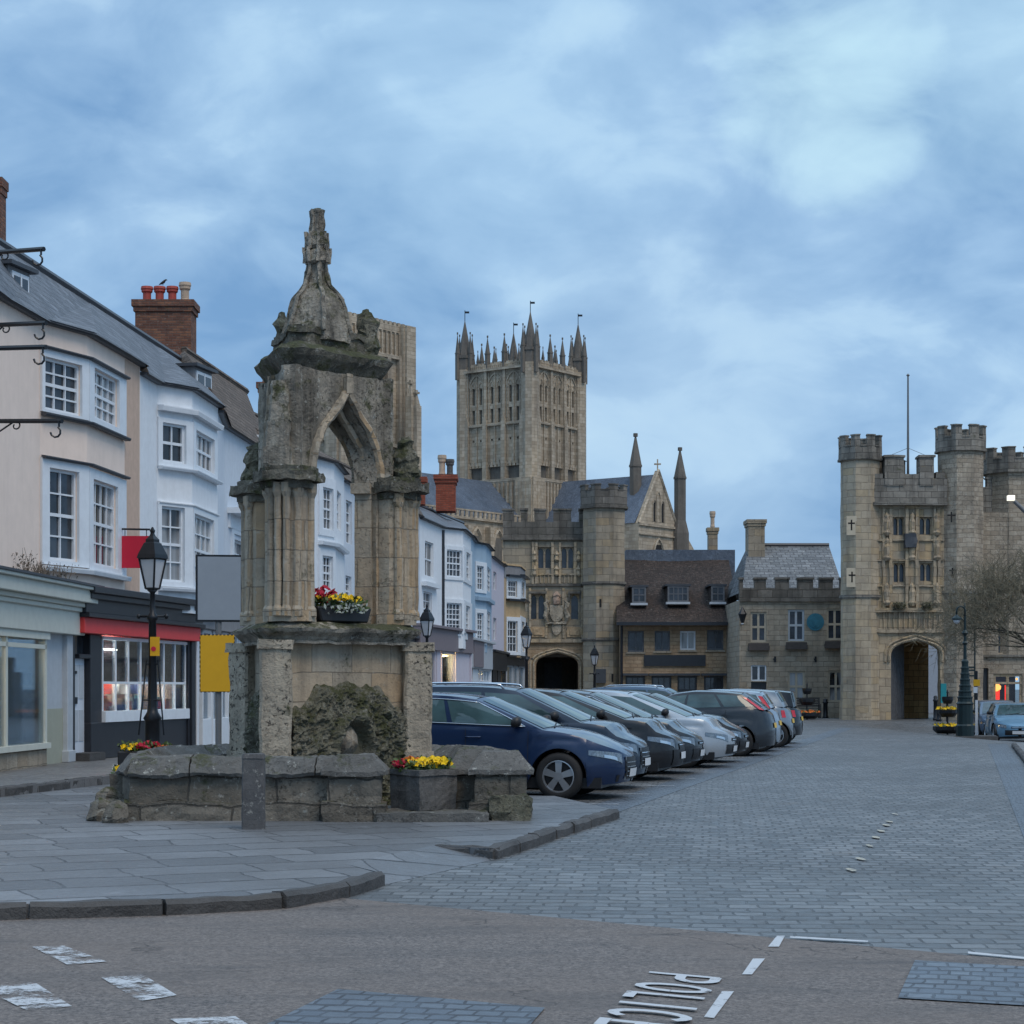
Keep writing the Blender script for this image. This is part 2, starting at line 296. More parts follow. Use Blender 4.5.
# ------------------------------------------------------------------ mesh builder
ORG = {}
class MB:
    def __init__(s): s.v = []; s.f = []
    def add(s, verts, faces):
        o = len(s.v); s.v += [tuple(p) for p in verts]; s.f += [tuple(i+o for i in f) for f in faces]; return s
    def box(s, x0, x1, y0, y1, z0, z1):
        return s.add([(x0, y0, z0), (x1, y0, z0), (x1, y1, z0), (x0, y1, z0), (x0, y0, z1), (x1, y0, z1), (x1, y1, z1), (x0, y1, z1)],
                     [(0, 3, 2, 1), (4, 5, 6, 7), (0, 1, 5, 4), (1, 2, 6, 5), (2, 3, 7, 6), (3, 0, 4, 7)])
    def prism(s, pts, z0, z1, k=1.0, c=None, cap=True):
        n = len(pts)
        if c is None: c = (sum(p[0] for p in pts)/n, sum(p[1] for p in pts)/n)
        a = sum(pts[i][0]*pts[(i+1) % n][1]-pts[(i+1) % n][0]*pts[i][1] for i in range(n))
        if a < 0: pts = pts[::-1]
        top = [(c[0]+(p[0]-c[0])*k, c[1]+(p[1]-c[1])*k) for p in pts]
        vs = [(p[0], p[1], z0) for p in pts]+[(p[0], p[1], z1) for p in top]
        fs = [(i, (i+1) % n, n+(i+1) % n, n+i) for i in range(n)]
        if cap: fs += [tuple(range(n))[::-1], tuple(range(n, 2*n))]
        return s.add(vs, fs)
    def fbox(s, fr, u0, u1, z0, z1, o0, o1):
        vs = [fr.p(u, z, o) for z in (z0, z1) for (u, o) in ((u0, o1), (u1, o1), (u1, o0), (u0, o0))]
        return s.add(vs, [(0, 3, 2, 1), (4, 5, 6, 7), (0, 1, 5, 4), (1, 2, 6, 5), (2, 3, 7, 6), (3, 0, 4, 7)])
    def fpoly(s, fr, pts, o0, o1):
        n = len(pts)
        a = sum(pts[i][0]*pts[(i+1) % n][1]-pts[(i+1) % n][0]*pts[i][1] for i in range(n))
        if a < 0: pts = pts[::-1]
        vs = [fr.p(u, z, o1) for u, z in pts]+[fr.p(u, z, o0) for u, z in pts]
        return s.add(vs, [tuple(range(n)), tuple(range(n, 2*n))[::-1]]+[(i, n+i, n+(i+1) % n, (i+1) % n) for i in range(n)])
    def tube(s, pts, r, n=6, cap=True):
        pts = [Vector(p) for p in pts]; rs = r if isinstance(r, (list, tuple)) else [r]*len(pts)
        rings = []; ref = None
        for i, p in enumerate(pts):
            d = (pts[min(i+1, len(pts)-1)]-pts[max(i-1, 0)]); d = d.normalized() if d.length > 1e-9 else Vector((0, 0, 1))
            if ref is None: ref = Vector((0, 0, 1)) if abs(d.z) < .9 else Vector((1, 0, 0))
            a = d.cross(ref).normalized(); b = a.cross(d).normalized(); ref = b
            rings.append([p+(a*math.cos(t)+b*math.sin(t))*rs[i] for t in [2*math.pi*k/n for k in range(n)]])
        vs = [q for rg in rings for q in rg]; m = len(pts)
        fs = [(i*n+k, (i+1)*n+k, (i+1)*n+(k+1) % n, i*n+(k+1) % n) for i in range(m-1) for k in range(n)]
        if cap: fs += [tuple(range(n)), tuple(range((m-1)*n, m*n))[::-1]]
        return s.add(vs, fs)
    def lathe(s, cx, cy, prof, n=16, rot=0.0):
        vs = []; m = len(prof)
        for r, z in prof:
            r = max(r, 1e-4)
            vs += [(cx+r*math.cos(rot+2*math.pi*k/n), cy+r*math.sin(rot+2*math.pi*k/n), z) for k in range(n)]
        fs = [(i*n+k, i*n+(k+1) % n, (i+1)*n+(k+1) % n, (i+1)*n+k) for i in range(m-1) for k in range(n)]
        fs += [tuple(range(n))[::-1], tuple(range((m-1)*n, m*n))]
        return s.add(vs, fs)
    def sweep(s, path, prof, closed=False):
        """profile of (outward offset, z) carried along a 2-D path, mitred"""
        n = len(path); P = [Vector(p) for p in path]; rings = []
        for i in range(n):
            a = P[i]-P[i-1] if (i > 0 or closed) else None; b = P[(i+1) % n]-P[i] if (i < n-1 or closed) else None
            na = Vector((a.y, -a.x)).normalized() if a is not None else None; nb = Vector((b.y, -b.x)).normalized() if b is not None else None
            if na is None: nn = nb
            elif nb is None: nn = na
            else:
                nn = (na+nb).normalized(); nn = nn/max(.35, nn.dot(na))
            rings.append([(P[i].x+nn.x*o, P[i].y+nn.y*o, z) for o, z in prof])
        m = len(prof); vs = [q for r in rings for q in r]; fs = []
        for i in range(n if closed else n-1):
            j = (i+1) % n
            fs += [(i*m+k, j*m+k, j*m+(k+1) % m, i*m+(k+1) % m) for k in range(m)]
        if not closed: fs += [tuple(range(m)), tuple(range((n-1)*m, n*m))[::-1]]
        return s.add(vs, fs)
    def grid(s, fn, nu, nv):
        vs = [fn(i/nu, j/nv) for j in range(nv+1) for i in range(nu+1)]
        return s.add(vs, [(j*(nu+1)+i, j*(nu+1)+i+1, (j+1)*(nu+1)+i+1, (j+1)*(nu+1)+i) for j in range(nv) for i in range(nu)])
    def build(s, name, mat, parent=None, smooth=False, weather=None, local=False, bevel=0, recalc=True, sub=0):
        me = bpy.data.meshes.new(name)
        org = Vector((0, 0, 0))
        if parent is not None and not local: org = ORG.get(parent.name, Vector((0, 0, 0)))
        me.from_pydata([(p[0]-org.x, p[1]-org.y, p[2]-org.z) for p in s.v], [], s.f); me.update()
        bm = bmesh.new(); bm.from_mesh(me)
        if recalc: bmesh.ops.recalc_face_normals(bm, faces=bm.faces)
        if bevel:
            bmesh.ops.bevel(bm, geom=[e for e in bm.edges if e.is_manifold and e.calc_face_angle(0) > .5], offset=bevel, segments=1, affect='EDGES', clamp_overlap=True)
        uvl = bm.loops.layers.uv.new('UVMap')
        bm.normal_update()
        for f in bm.faces:
            nrm = f.normal
            if abs(nrm.z) > .98: ua = Vector((1, 0, 0)); va = Vector((0, 1, 0))
            else:
                ua = Vector((-nrm.y, nrm.x, 0)).normalized(); va = nrm.cross(ua)
                if va.z < 0: va = -va
            for l in f.loops:
                w = l.vert.co+org; l[uvl].uv = (w.dot(ua), w.dot(va))
        if weather:
            cut, amp, sc = weather
            for _ in range(6):
                es = [e for e in bm.edges if e.calc_length() > cut]
                if not es: break
                bmesh.ops.subdivide_edges(bm, edges=es, cuts=1, use_grid_fill=True)
            bmesh.ops.triangulate(bm, faces=[f for f in bm.faces if len(f.verts) > 4])
            for v in bm.verts:
                q = (v.co+org)*sc
                v.co += Vector((noise.noise(q), noise.noise(q+Vector((31, 0, 0))), noise.noise(q+Vector((0, 57, 0)))))*amp+Vector((noise.noise(q*3.1), noise.noise(q*3.1+Vector((31, 0, 0))), noise.noise(q*3.1+Vector((0, 57, 0)))))*amp*.5
        for f in bm.faces: f.smooth = smooth
        bm.to_mesh(me); bm.free()
        ob = bpy.data.objects.new(name, me); COL.objects.link(ob)
        if mat is not None: me.materials.append(mat)
        if parent is not None: ob.parent = parent; ORG[ob.name] = ORG.get(parent.name, Vector((0, 0, 0)))
        if sub:
            md = ob.modifiers.new('sub', 'SUBSURF'); md.levels = sub; md.render_levels = sub
        return ob
class Frame:
    def __init__(s, a, b):
        s.a = Vector(a); d = Vector(b)-s.a; s.L = d.length; s.d = d.normalized(); s.n = Vector((s.d.y, -s.d.x))
    def p(s, u, z, o=0): q = s.a+s.d*u+s.n*o; return (q.x, q.y, z)
    def ux(s, x):
        k = (x-CX)/F; return (k*s.a.y-s.a.x)/(s.d.x-k*s.d.y)
    def Y(s, u): return s.a.y+s.d.y*u
    def z(s, u, y): return zy(y, s.Y(u))
    def shift(s, o):
        a = s.a+s.n*o; return Frame(a, a+s.d*s.L)
def tag(o, label, cat, group=None, kind=None):
    if label: o['label'] = label
    if cat: o['category'] = cat
    if group: o['group'] = group
    if kind: o['kind'] = kind
    return o
def thing(name, label, cat, loc, group=None, rz=0, kind=None):
    o = bpy.data.objects.new(name, None); COL.objects.link(o); o.empty_display_size = .3
    o.location = loc; o.rotation_euler = (0, 0, rz); ORG[o.name] = Vector(loc)
    return tag(o, label, cat, group, kind)
def struct(o): o['kind'] = 'structure'; return o
def kids(o): return [c for c in bpy.data.objects if c.parent == o]
def copy_tree(o, parent=None):
    c = o.copy(); COL.objects.link(c)
    if parent: c.parent = parent
    for ch in kids(o): copy_tree(ch, c)
    return c

ARCH = {
 'pointed': [(-1+2*math.cos(R(a)), 2*math.sin(R(a))/1.732) for a in (0, 10, 20, 30, 40, 50, 60)],
 'round': [(math.cos(R(a)), math.sin(R(a))) for a in range(0, 91, 10)],
 'tudor': [(1, 0), (.985, .2), (.93, .4), (.82, .57), (.66, .7), (.45, .82), (.22, .92), (0, 1)],
 'ogee': [(1, 0), (.99, .1), (.95, .24), (.87, .37), (.76, .48), (.62, .58), (.46, .67), (.3, .76), (.16, .86), (.06, .94), (0, 1)],
}
def arch_pts(a0, a1, zs, za, kind):
    c = (a0+a1)/2; h = (a1-a0)/2
    r = [(c+h*x, zs+(za-zs)*z) for x, z in ARCH[kind]]
    l = [(c-h*x, zs+(za-zs)*z) for x, z in ARCH[kind]][::-1]
    return l[::-1]+r[::-1][1:]            # left springing, apex, right springing
def arch_slab(mb, fr, U0, U1, Z0, Z1, a0, a1, zs, za, kind, o0, o1, zb=None):
    c = (a0+a1)/2; pts = arch_pts(a0, a1, zs, za, kind); n = len(pts)//2
    zb = Z0 if zb is None else zb
    lft = [(U0, Z0)]+([(c, Z0), (c, zb)] if zb > Z0 else [])+[(a0, zb)]+pts[:n+1]+[(c, Z1), (U0, Z1)]
    rgt = [(U1, Z0)]+([(c, Z0), (c, zb)] if zb > Z0 else [])+[(a1, zb)]+pts[n:][::-1]+[(c, Z1), (U1, Z1)]
    mb.fpoly(fr, lft, o0, o1); mb.fpoly(fr, rgt, o0, o1)
def wall(mb, fr, u0, u1, z0, z1, holes=(), t=.2, o=0.0):
    us = sorted({u0, u1, *[h[0] for h in holes], *[h[1] for h in holes]}); zs = sorted({z0, z1, *[h[2] for h in holes], *[h[3] for h in holes]})
    us = [u for u in us if u0 <= u <= u1]; zs = [z for z in zs if z0 <= z <= z1]
    for i in range(len(us)-1):
        for j in range(len(zs)-1):
            cu = (us[i]+us[i+1])/2; cz = (zs[j]+zs[j+1])/2
            if any(h[0] < cu < h[1] and h[2] < cz < h[3] for h in holes): continue
            mb.add([fr.p(us[i], zs[j], o), fr.p(us[i+1], zs[j], o), fr.p(us[i+1], zs[j+1], o), fr.p(us[i], zs[j+1], o)], [(0, 1, 2, 3)])
    for h in holes:
        a, b, c, d = h[:4]
        for (p, q) in (((a, c), (b, c)), ((b, c), (b, d)), ((b, d), (a, d)), ((a, d), (a, c))):
            mb.add([fr.p(p[0], p[1], o), fr.p(q[0], q[1], o), fr.p(q[0], q[1], o-t), fr.p(p[0], p[1], o-t)], [(0, 1, 2, 3)])
def window(fr, u0, u1, z0, z1, nx, ny, parent, fm=None, gm=None, rec=.1, fw=.06, bw=.026, sash=True, name='window', mull=None):
    fm = fm or M['white']; gm = gm or M['glass']
    mb = MB(); o0 = -rec-.03; o1 = -rec+.03
    mb.fbox(fr, u0, u0+fw, z0, z1, o0, o1); mb.fbox(fr, u1-fw, u1, z0, z1, o0, o1)
    mb.fbox(fr, u0+fw, u1-fw, z0, z0+fw, o0, o1); mb.fbox(fr, u0+fw, u1-fw, z1-fw, z1, o0, o1)
    W = u1-u0-2*fw; H = z1-z0-2*fw
    for i in range(1, nx):
        u = u0+fw+W*i/nx; w = bw if not (mull and i % mull == 0) else bw*2.4
        mb.fbox(fr, u-w/2, u+w/2, z0+fw, z1-fw, o0+.005, o1-.012)
    for j in range(1, ny):
        z = z0+fw+H*j/ny; w = bw*(2.0 if sash and j == ny//2 else 1)
        mb.fbox(fr, u0+fw, u1-fw, z-w/2, z+w/2, o0+.007, o1-.008)
    w = mb.build(name, fm, parent)
    MB().fbox(fr, u0+.01, u1-.01, z0+.01, z1-.01, o0-.005, o0+.012).build('pane', gm, w)
    return w
def ring(cx, cy, r, n, rot=0.0): return [(cx+r*math.cos(rot+2*math.pi*k/n), cy+r*math.sin(rot+2*math.pi*k/n)) for k in range(n)]
def merlons(mb, fr, u0, u1, z0, z1, n, o0, o1, frac=.55, start=True, cap=.05):
    """n merlons between u0 and u1 with gaps"""
    if n == 1: w = (u1-u0); st = 0
    else: w = (u1-u0)*frac/(n*frac+(n-1)*(1-frac)); st = (u1-u0-w)/(n-1)
    for i in range(n):
        a = u0+i*st; mb.fbox(fr, a, a+w, z0, z1, o0, o1); mb.fbox(fr, a-.04, a+w+.04, z1, z1+cap*1.6, o0-cap, o1+cap)
# ------------------------------------------------------------------ camera, light, sky
cam = bpy.data.cameras.new('camera'); co = bpy.data.objects.new('camera', cam); COL.objects.link(co)
co.location = (0, 0, EYE); co.rotation_euler = (R(90), 0, 0)
cam.sensor_width = 36; cam.lens = F/1024*36; cam.shift_y = (HY-512)/1024; cam.clip_end = 4000; cam.clip_start = .3
scene.camera = co
scene.view_settings.view_transform = 'Standard'; scene.view_settings.look = 'None'; scene.view_settings.exposure = .08; scene.view_settings.gamma = 1
SUN_EL, SUN_AZ = R(54), R(142)       # azimuth clockwise from +Y
sl = bpy.data.lights.new('sun', 'SUN'); so = bpy.data.objects.new('sun', sl); COL.objects.link(so)
sd = Vector((math.sin(SUN_AZ)*math.cos(SUN_EL), math.cos(SUN_AZ)*math.cos(SUN_EL), math.sin(SUN_EL)))
so.rotation_euler = sd.to_track_quat('Z', 'Y').to_euler(); sl.energy = 1.35; sl.angle = R(30); sl.color = (1, .82, .62)
w = bpy.data.worlds.new('World'); scene.world = w; w.use_nodes = True; nt = w.node_tree; nt.nodes.clear()
out = nt.nodes.new('ShaderNodeOutputWorld'); bg = nt.nodes.new('ShaderNodeBackground'); nt.links.new(bg.outputs[0], out.inputs[0])
sky = nt.nodes.new('ShaderNodeTexSky'); sky.sky_type = 'NISHITA'; sky.sun_disc = False; sky.sun_elevation = SUN_EL; sky.sun_rotation = SUN_AZ
tc = nt.nodes.new('ShaderNodeTexCoord'); G = tc.outputs['Generated']
sp = nt.nodes.new('ShaderNodeSeparateXYZ'); nt.links.new(G, sp.inputs[0])
zz = math_(nt, 'ADD', math_(nt, 'MAXIMUM', sp.outputs[2], 0.0), .22)
cb = nt.nodes.new('ShaderNodeCombineXYZ'); nt.links.new(math_(nt, 'DIVIDE', sp.outputs[0], zz), cb.inputs[0]); nt.links.new(math_(nt, 'DIVIDE', sp.outputs[1], zz), cb.inputs[1])
nt.links.new(math_(nt, 'MULTIPLY', sp.outputs[2], 1.3), cb.inputs[2])
V = cb.outputs[0]
a1 = noi(nt, mapv(nt, G, (1, .6, 2.0), (.4, .1, .65)), 6.0, 7, .5, .5); a2 = noi(nt, mapv(nt, G, (1, .6, 1.7), (3.1, 1.7, .3)), 15, 7, .52, .4); a3 = noi(nt, mapv(nt, G, (1, .6, 1.6), (.2, .5, .9)), 2.4, 3, .5)
cl = math_(nt, 'ADD', math_(nt, 'MULTIPLY', a1, .5), math_(nt, 'ADD', math_(nt, 'MULTIPLY', a2, .3), math_(nt, 'MULTIPLY', a3, .2)))
col = mixc(nt, ramp(nt, cl, .40, .57), (.175, .345, .60), (.385, .59, .83))
col = mixc(nt, ramp(nt, cl, .53, .64, 0, .7), col, (.55, .76, .92))
def lobe(xp, yp, r0, r1, amt):
    d = Vector(((xp-CX)/F, 1, (HY-yp)/F)).normalized()
    dt = nt.nodes.new('ShaderNodeVectorMath'); dt.operation = 'DOT_PRODUCT'; nt.links.new(G, dt.inputs[0]); dt.inputs[1].default_value = d
    k = ramp(nt, math_(nt, 'ADD', dt.outputs['Value'], math_(nt, 'MULTIPLY', math_(nt, 'SUBTRACT', math_(nt, 'ADD', math_(nt, 'MULTIPLY', a2, .6), math_(nt, 'MULTIPLY', a1, .6)), .6), .005)), math.cos(r1), math.cos(r0), 0, amt)
    return k
col = mixc(nt, lobe(835, 95, R(.0), R(3.4), .85), col, (.55, .80, .93))
col = mixc(nt, lobe(975, 20, R(.1), R(5.5), .4), col, (.52, .78, .93))
col = mixc(nt, lobe(450, 20, R(1), R(9), .3), col, (.47, .72, .93))
col = mixc(nt, lobe(660, 420, R(.5), R(6), .35), col, (.47, .66, .85))
col = mixc(nt, ramp(nt, sp.outputs[2], .02, .10, .3, 0), col, (.42, .6, .8))
col = mixc(nt, ramp(nt, sp.outputs[2], .37, .7, 0, .5), col, (.48, .58, .68))
skys = nt.nodes.new('ShaderNodeVectorMath'); skys.operation = 'SCALE'; skys.inputs['Scale'].default_value = .1; nt.links.new(sky.outputs[0], skys.inputs[0])
col = mixc(nt, .93, skys.outputs[0], col)
nt.links.new(col, bg.inputs[0]); nt.links.new(ramp(nt, sp.outputs[2], .36, .75, 1.0, 1.75), bg.inputs[1])
SKYBG = bg

# ------------------------------------------------------------------ ground, roads, pavements
def sheet(name, mat, poly, z, step=None):
    mb = MB(); mb.add([(x, y, z) for x, y in poly], [tuple(range(len(poly)))]); o = mb.build(name, mat, recalc=False)
    for p in o.data.polygons:
        if p.normal.z < 0: o.data.flip_normals(); break
    return struct(o)
def gsheet(name, mat, x0, x1, y0, y1, z, n, m_):
    mb = MB()
    def fn(a, b): X = x0+(x1-x0)*a; Y = y0+(y1-y0)*b; return (X, Y, gz(X, Y)+z)
    mb.grid(fn, n, m_); return struct(mb.build(name, mat, recalc=False))
g = gsheet('ground', M['sett'], -900, 900, -60, 2400, -.5, 4, 4)
gsheet('cobbled_road', M['sett'], -30, 60, -2, 150, 0, 70, 90)
ab = lambda x: 899+(962-899)*(x-340)/(1024-340)          # edge between brown asphalt and setts, photo row
A0 = gp(340, 899); A1 = gp(1024, 962); AD = (Vector(A1)-Vector(A0)).normalized()
Af = tuple(Vector(A0)-AD*14); Ag = tuple(Vector(A1)+AD*14)
B0 = Vector(gp(600, 862)); B1 = Vector(gp(1024, 884)); BD = (B1-B0).normalized()
sheet('sett_apron', M['sett_big'], [tuple(Vector(A0)-AD*2.5), Ag, tuple(B1+BD*12), tuple(B0-BD*6)], .004)
sheet('asphalt_road', M['asph'], [(-22, -6), (22, -6), Ag, Af], .009)
def resample(path, step):
    P = [Vector(p) for p in path]; out = [P[0]]; acc = 0; d = []
    L = [0]
    for a, b in zip(P, P[1:]): L.append(L[-1]+(b-a).length)
    n = max(1, round(L[-1]/step)); r = []
    for k in range(n+1):
        s_ = L[-1]*k/n
        for i in range(len(P)-1):
            if s_ <= L[i+1]+1e-9: r.append(P[i]+(P[i+1]-P[i])*((s_-L[i])/(L[i+1]-L[i]))); break
    return r
K1 = [tuple(v) for v in resample([gp(x, y) for x, y in ((-900, 950), (-60, 923), (0, 921), (120, 918), (245, 914), (310, 907), (350, 897), (383, 886))], .85)]
K2 = [tuple(v) for v in resample([gp(x, y) for x, y in ((495, 860), (530, 848), (575, 832), (618, 818))], .8)]
def inset(path, d):
    r = []
    for i, p in enumerate(path):
        a = Vector(path[min(i+1, len(path)-1)])-Vector(path[max(i-1, 0)]); n = Vector((-a.y, a.x)).normalized()
        r.append((p[0]+n.x*d, p[1]+n.y*d))
    return r
in1 = (K1[-1][0]-.35, K1[-1][1]+.75); in2 = (K2[0][0]-.55, K2[0][1]+.35)
plaza = inset(K1, .05)+[in1, in2]+inset(K2, .05)+[(.55, 25.3), (-3.0, 26.3), (-5.2, 31.5), (-6.2, 36), (-14, 36), (-20, 14)]
mb = MB(); mb.prism(plaza, -.2, .1); struct(mb.build('flagstone_pavement', M['flag']))
mb = MB(); mb.add([(K1[-1][0], K1[-1][1], .006), (K2[0][0], K2[0][1], .006), (in2[0], in2[1], .1), (in1[0], in1[1], .1)], [(0, 1, 2, 3)])
mb.add([(K1[-1][0], K1[-1][1], .006), (in1[0], in1[1], .1), (K1[-1][0]-.02, K1[-1][1]+.02, .1)], [(0, 1, 2)])
struct(mb.build('dropped_pavement_edge', M['flag']))
def kerb(name, path, z0, z1, step=.85, wd=.09, out_=.02):
    pts = resample(path, step) if step else [Vector(p) for p in path]; mb = MB(); rnd = random.Random(3)
    for a, b in zip(pts, pts[1:]):
        fr = Frame(a, b); L = fr.L; j = rnd.uniform(-.008, .008); g_ = .012
        o1 = out_+j; t = z1+rnd.uniform(-.004, .006)
        prof = [(-wd, z0), (o1, z0), (o1+.005, t-.03), (o1-.025, t), (-wd, t)]
        vs = [fr.p(g_, z, o) for o, z in prof]+[fr.p(L-g_, z, o) for o, z in prof]; n = len(prof)
        mb.add(vs, [tuple(range(n))[::-1], tuple(range(n, 2*n))]+[(i, (i+1) % n, n+(i+1) % n, n+i) for i in range(n)])
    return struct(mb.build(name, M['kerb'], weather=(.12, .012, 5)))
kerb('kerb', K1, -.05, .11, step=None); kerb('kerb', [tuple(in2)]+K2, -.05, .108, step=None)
# channel beside the parking bays
f = Frame((.233*22.6-4.2, 22.6), (.233*73-4.2, 73)); mb = MB(); mb.add([f.p(0, .004, -.55), f.p(f.L, .004, -.55), f.p(f.L, .004, 0), f.p(0, .004, 0)], [(0, 1, 2, 3)]); struct(mb.build('drainage_channel', M['sett_blue'], recalc=False))
AX = Vector((math.cos(R(-13.1)), math.sin(R(-13.1))))
mb = MB()
for k in range(17):
    Y = 25.0+2.36*k; e = Vector((.233*Y-4.45, Y))
    b = e-AX*4.9; n = Vector((-AX.y, AX.x))*.05
    mb.add([(*(e-n), .012), (*(e+n), .012), (*(b+n), .012), (*(b-n), .012)], [(0, 1, 2, 3)])
struct(mb.build('parking_bay_line', M['paint'], recalc=False))
# right-hand channel and pavement
L1 = lambda Y: .233*(Y-18.05)+4.78
mb = MB()
for a, b in zip(range(8, 52, 4), range(12, 56, 4)):
    mb.add([(L1(a), a, .006), (L1(a)+.5, a, .006), (L1(b)+.5, b, .006+gz(L1(b), b)), (L1(b), b, .006+gz(L1(b), b))], [(0, 1, 2, 3)])
struct(mb.build('drainage_channel', M['sett_blue'], recalc=False))
mb = MB(); mb.prism([(L1(8)+.6, 8), (L1(50)+.6, 50), (L1(50)+6, 49), (L1(8)+16, 8)], -.3, .09); struct(mb.build('side_pavement', M['pav']))
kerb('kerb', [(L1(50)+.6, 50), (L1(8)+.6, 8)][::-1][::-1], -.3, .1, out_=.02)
# paving in front of the far buildings
mb = MB(); mb.prism([(11.5, 95), (15.6, 91.4), (15.6, 99), (-3, 107), (-3, 101)], -.1, .012); struct(mb.build('far_pavement', M['pav']))
# road paint
def gquad(mb, pts, z=.014): mb.add([(*gp(x, y), z) for x, y in pts], [tuple(range(len(pts)))])
def marking(name, quads, mat):
    mb = MB()
    for q in quads: gquad(mb, q)
    o = mb.build(name, mat, recalc=False)
    return struct(o)
marking('give_way_marking', [[(32, 949), (64, 948), (107, 964), (67, 967)], [(101, 980), (143, 977), (177, 998), (140, 1004)], [(-20, 990), (35, 985), (72, 1009), (26, 1013)], [(170, 1022), (235, 1019), (262, 1036), (200, 1040)]], M['paint'])
marking('dashed_line', [[(768, 949), (777, 938), (785, 938), (779, 949)], [(742, 977), (753, 961), (765, 961), (752, 977)], [(704, 1020), (722, 994), (734, 994), (714, 1021)], [(672, 1070), (690, 1046), (705, 1046), (690, 1070)]], M['paint2'])
EL = marking('edge_line', [[(790, 938.9), (868, 943.6), (868, 945.0), (790, 940.6)], [(968, 954.6), (1040, 961.6), (1040, 963.6), (968, 956.6)]], M['paint2'])
EL.location.z = .004
# lettering POLICE, read from the right-hand side
LO = Vector(gp(649, 975)); LU = Vector((.345, -.215)); LR = Vector((-.073, -.347))
def letters(mb, word):
    lz = [.015]
    def stroke(pts, wd=.15):
        P = [Vector(p) for p in pts]; n = len(P); L_ = []
        for i in range(n):
            d = (P[min(i+1, n-1)]-P[max(i-1, 0)]).normalized(); q = Vector((-d.y, d.x))*wd/2; L_ += [P[i]+q, P[i]-q]
        vs = [LO+LR*p.x+LU*p.y for p in L_]
        lz[0] += .0012; mb.add([(v.x, v.y, lz[0]) for v in vs], [(2*i, 2*i+1, 2*i+3, 2*i+2) for i in range(n-1)])
    arc = lambda cx, cy, rx, ry, a0, a1: [(cx+rx*math.cos(R(a0+(a1-a0)*k/14)), cy+ry*math.sin(R(a0+(a1-a0)*k/14))) for k in range(15)]
    G_ = {'P': [[(0, 0), (0, 1)], [(0, .96)]+arc(.3, .72, .28, .24, 90, -90)+[(0, .48)]], 'O': [arc(.32, .5, .28, .46, 0, 360)], 'L': [[(.05, 1), (.05, .04)], [(.0, .04), (.5, .04)]],
          'I': [[(.12, 0), (.12, 1)]], 'C': [arc(.36, .5, .3, .46, 45, 315)], 'E': [[(.05, 0), (.05, 1)], [(0, .96), (.5, .96)], [(0, .5), (.42, .5)], [(0, .04), (.5, .04)]]}
    x = 0
    for ch in word:
        for st in G_[ch]: stroke([(p[0]+x, p[1]) for p in st])
        x += {'I': .55, 'L': .85}.get(ch, .95)
mb = MB(); letters(mb, 'POLICE'); struct(mb.build('road_lettering', M['paint2'], recalc=False))
mb = MB()
for x, y in ((895, 815), (889, 822.5), (886, 826), (880.5, 832), (876, 838.5), (869, 846.5), (860, 860), (852, 871.5)):
    c = gp(x, y); mb.add([(c[0]+.035*math.cos(t)*random.uniform(.7, 1.4), c[1]+.16*math.sin(t)*random.uniform(.6, 1.2), .014) for t in [k*math.pi/4 for k in range(8)]], [tuple(range(8))])
struct(mb.build('road_stud_marking', M['yellow_stud'], recalc=False))
def patchq(name, mat, pts, z=.016):
    return sheet(name, mat, [gp(x, y) for x, y in pts], z)
patchq('sett_patch', M['sett_blue'], [(262, 1030), (338, 992), (545, 1011), (520, 1040)])
patchq('sett_patch', M['sett_blue'], [(915, 963), (1070, 972), (1080, 1012), (898, 1001)])
# raised pavement in front of the shops
KP = [(-8.2, 12), gp(-30, 801, .1), gp(0, 797, .1), gp(110, 784, .1), (-5.55, 37), (-4.1, 47), (-2.6, 58), (-.9, 70), (.35, 82), (1.2, 92), (1.3, 100)]
mb = MB(); mb.prism(KP+[(-9, 100), (-16, 60), (-16, 12)], -.15, .22); struct(mb.build('shop_pavement', M['pav']))
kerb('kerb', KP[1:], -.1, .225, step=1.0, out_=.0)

# ------------------------------------------------------------------ the market fountain
TH = 48.0; CEN = Vector((-2.30, 22.80)); RC = 2.09/math.sqrt(3)
VD = [Vector((math.cos(R(TH+180+30+120*k)), math.sin(R(TH+180+30+120*k)))) for k in range(3)]   # near, far right, far left
def VX(r): return [CEN+d*r for d in VD]
order = [0, 1, 2]
def tri_frames(r, off=0.0):
    V_ = VX(r); return [Frame(V_[i], V_[(i+1) % 3]).shift(off) for i in range(3)]
FT = thing('market_fountain', 'tall three-sided gothic stone fountain with open ogee arches and a mossy spire', 'fountain', (CEN.x, CEN.y, .1))
def rotbox(mb, c, d, w_, dp, z0, z1, k=1.0, ch=.0):
    n = Vector((-d.y, d.x)); c = Vector(c)
    P = []
    for a, b in ((-1, -1), (1, -1), (1, 1), (-1, 1)):
        if ch:
            q1 = c+n*(a*(w_/2))+d*(b*(dp/2-ch)); q2 = c+n*(a*(w_/2-ch))+d*(b*dp/2)
            P += [q1, q2] if a*b > 0 else [q2, q1]
        else: P.append(c+n*(a*w_/2)+d*(b*dp/2))
    mb.prism([tuple(p) for p in P], z0, z1, k, tuple(c))
ZP = .1
fr_low = tri_frames(RC-.12, .1)
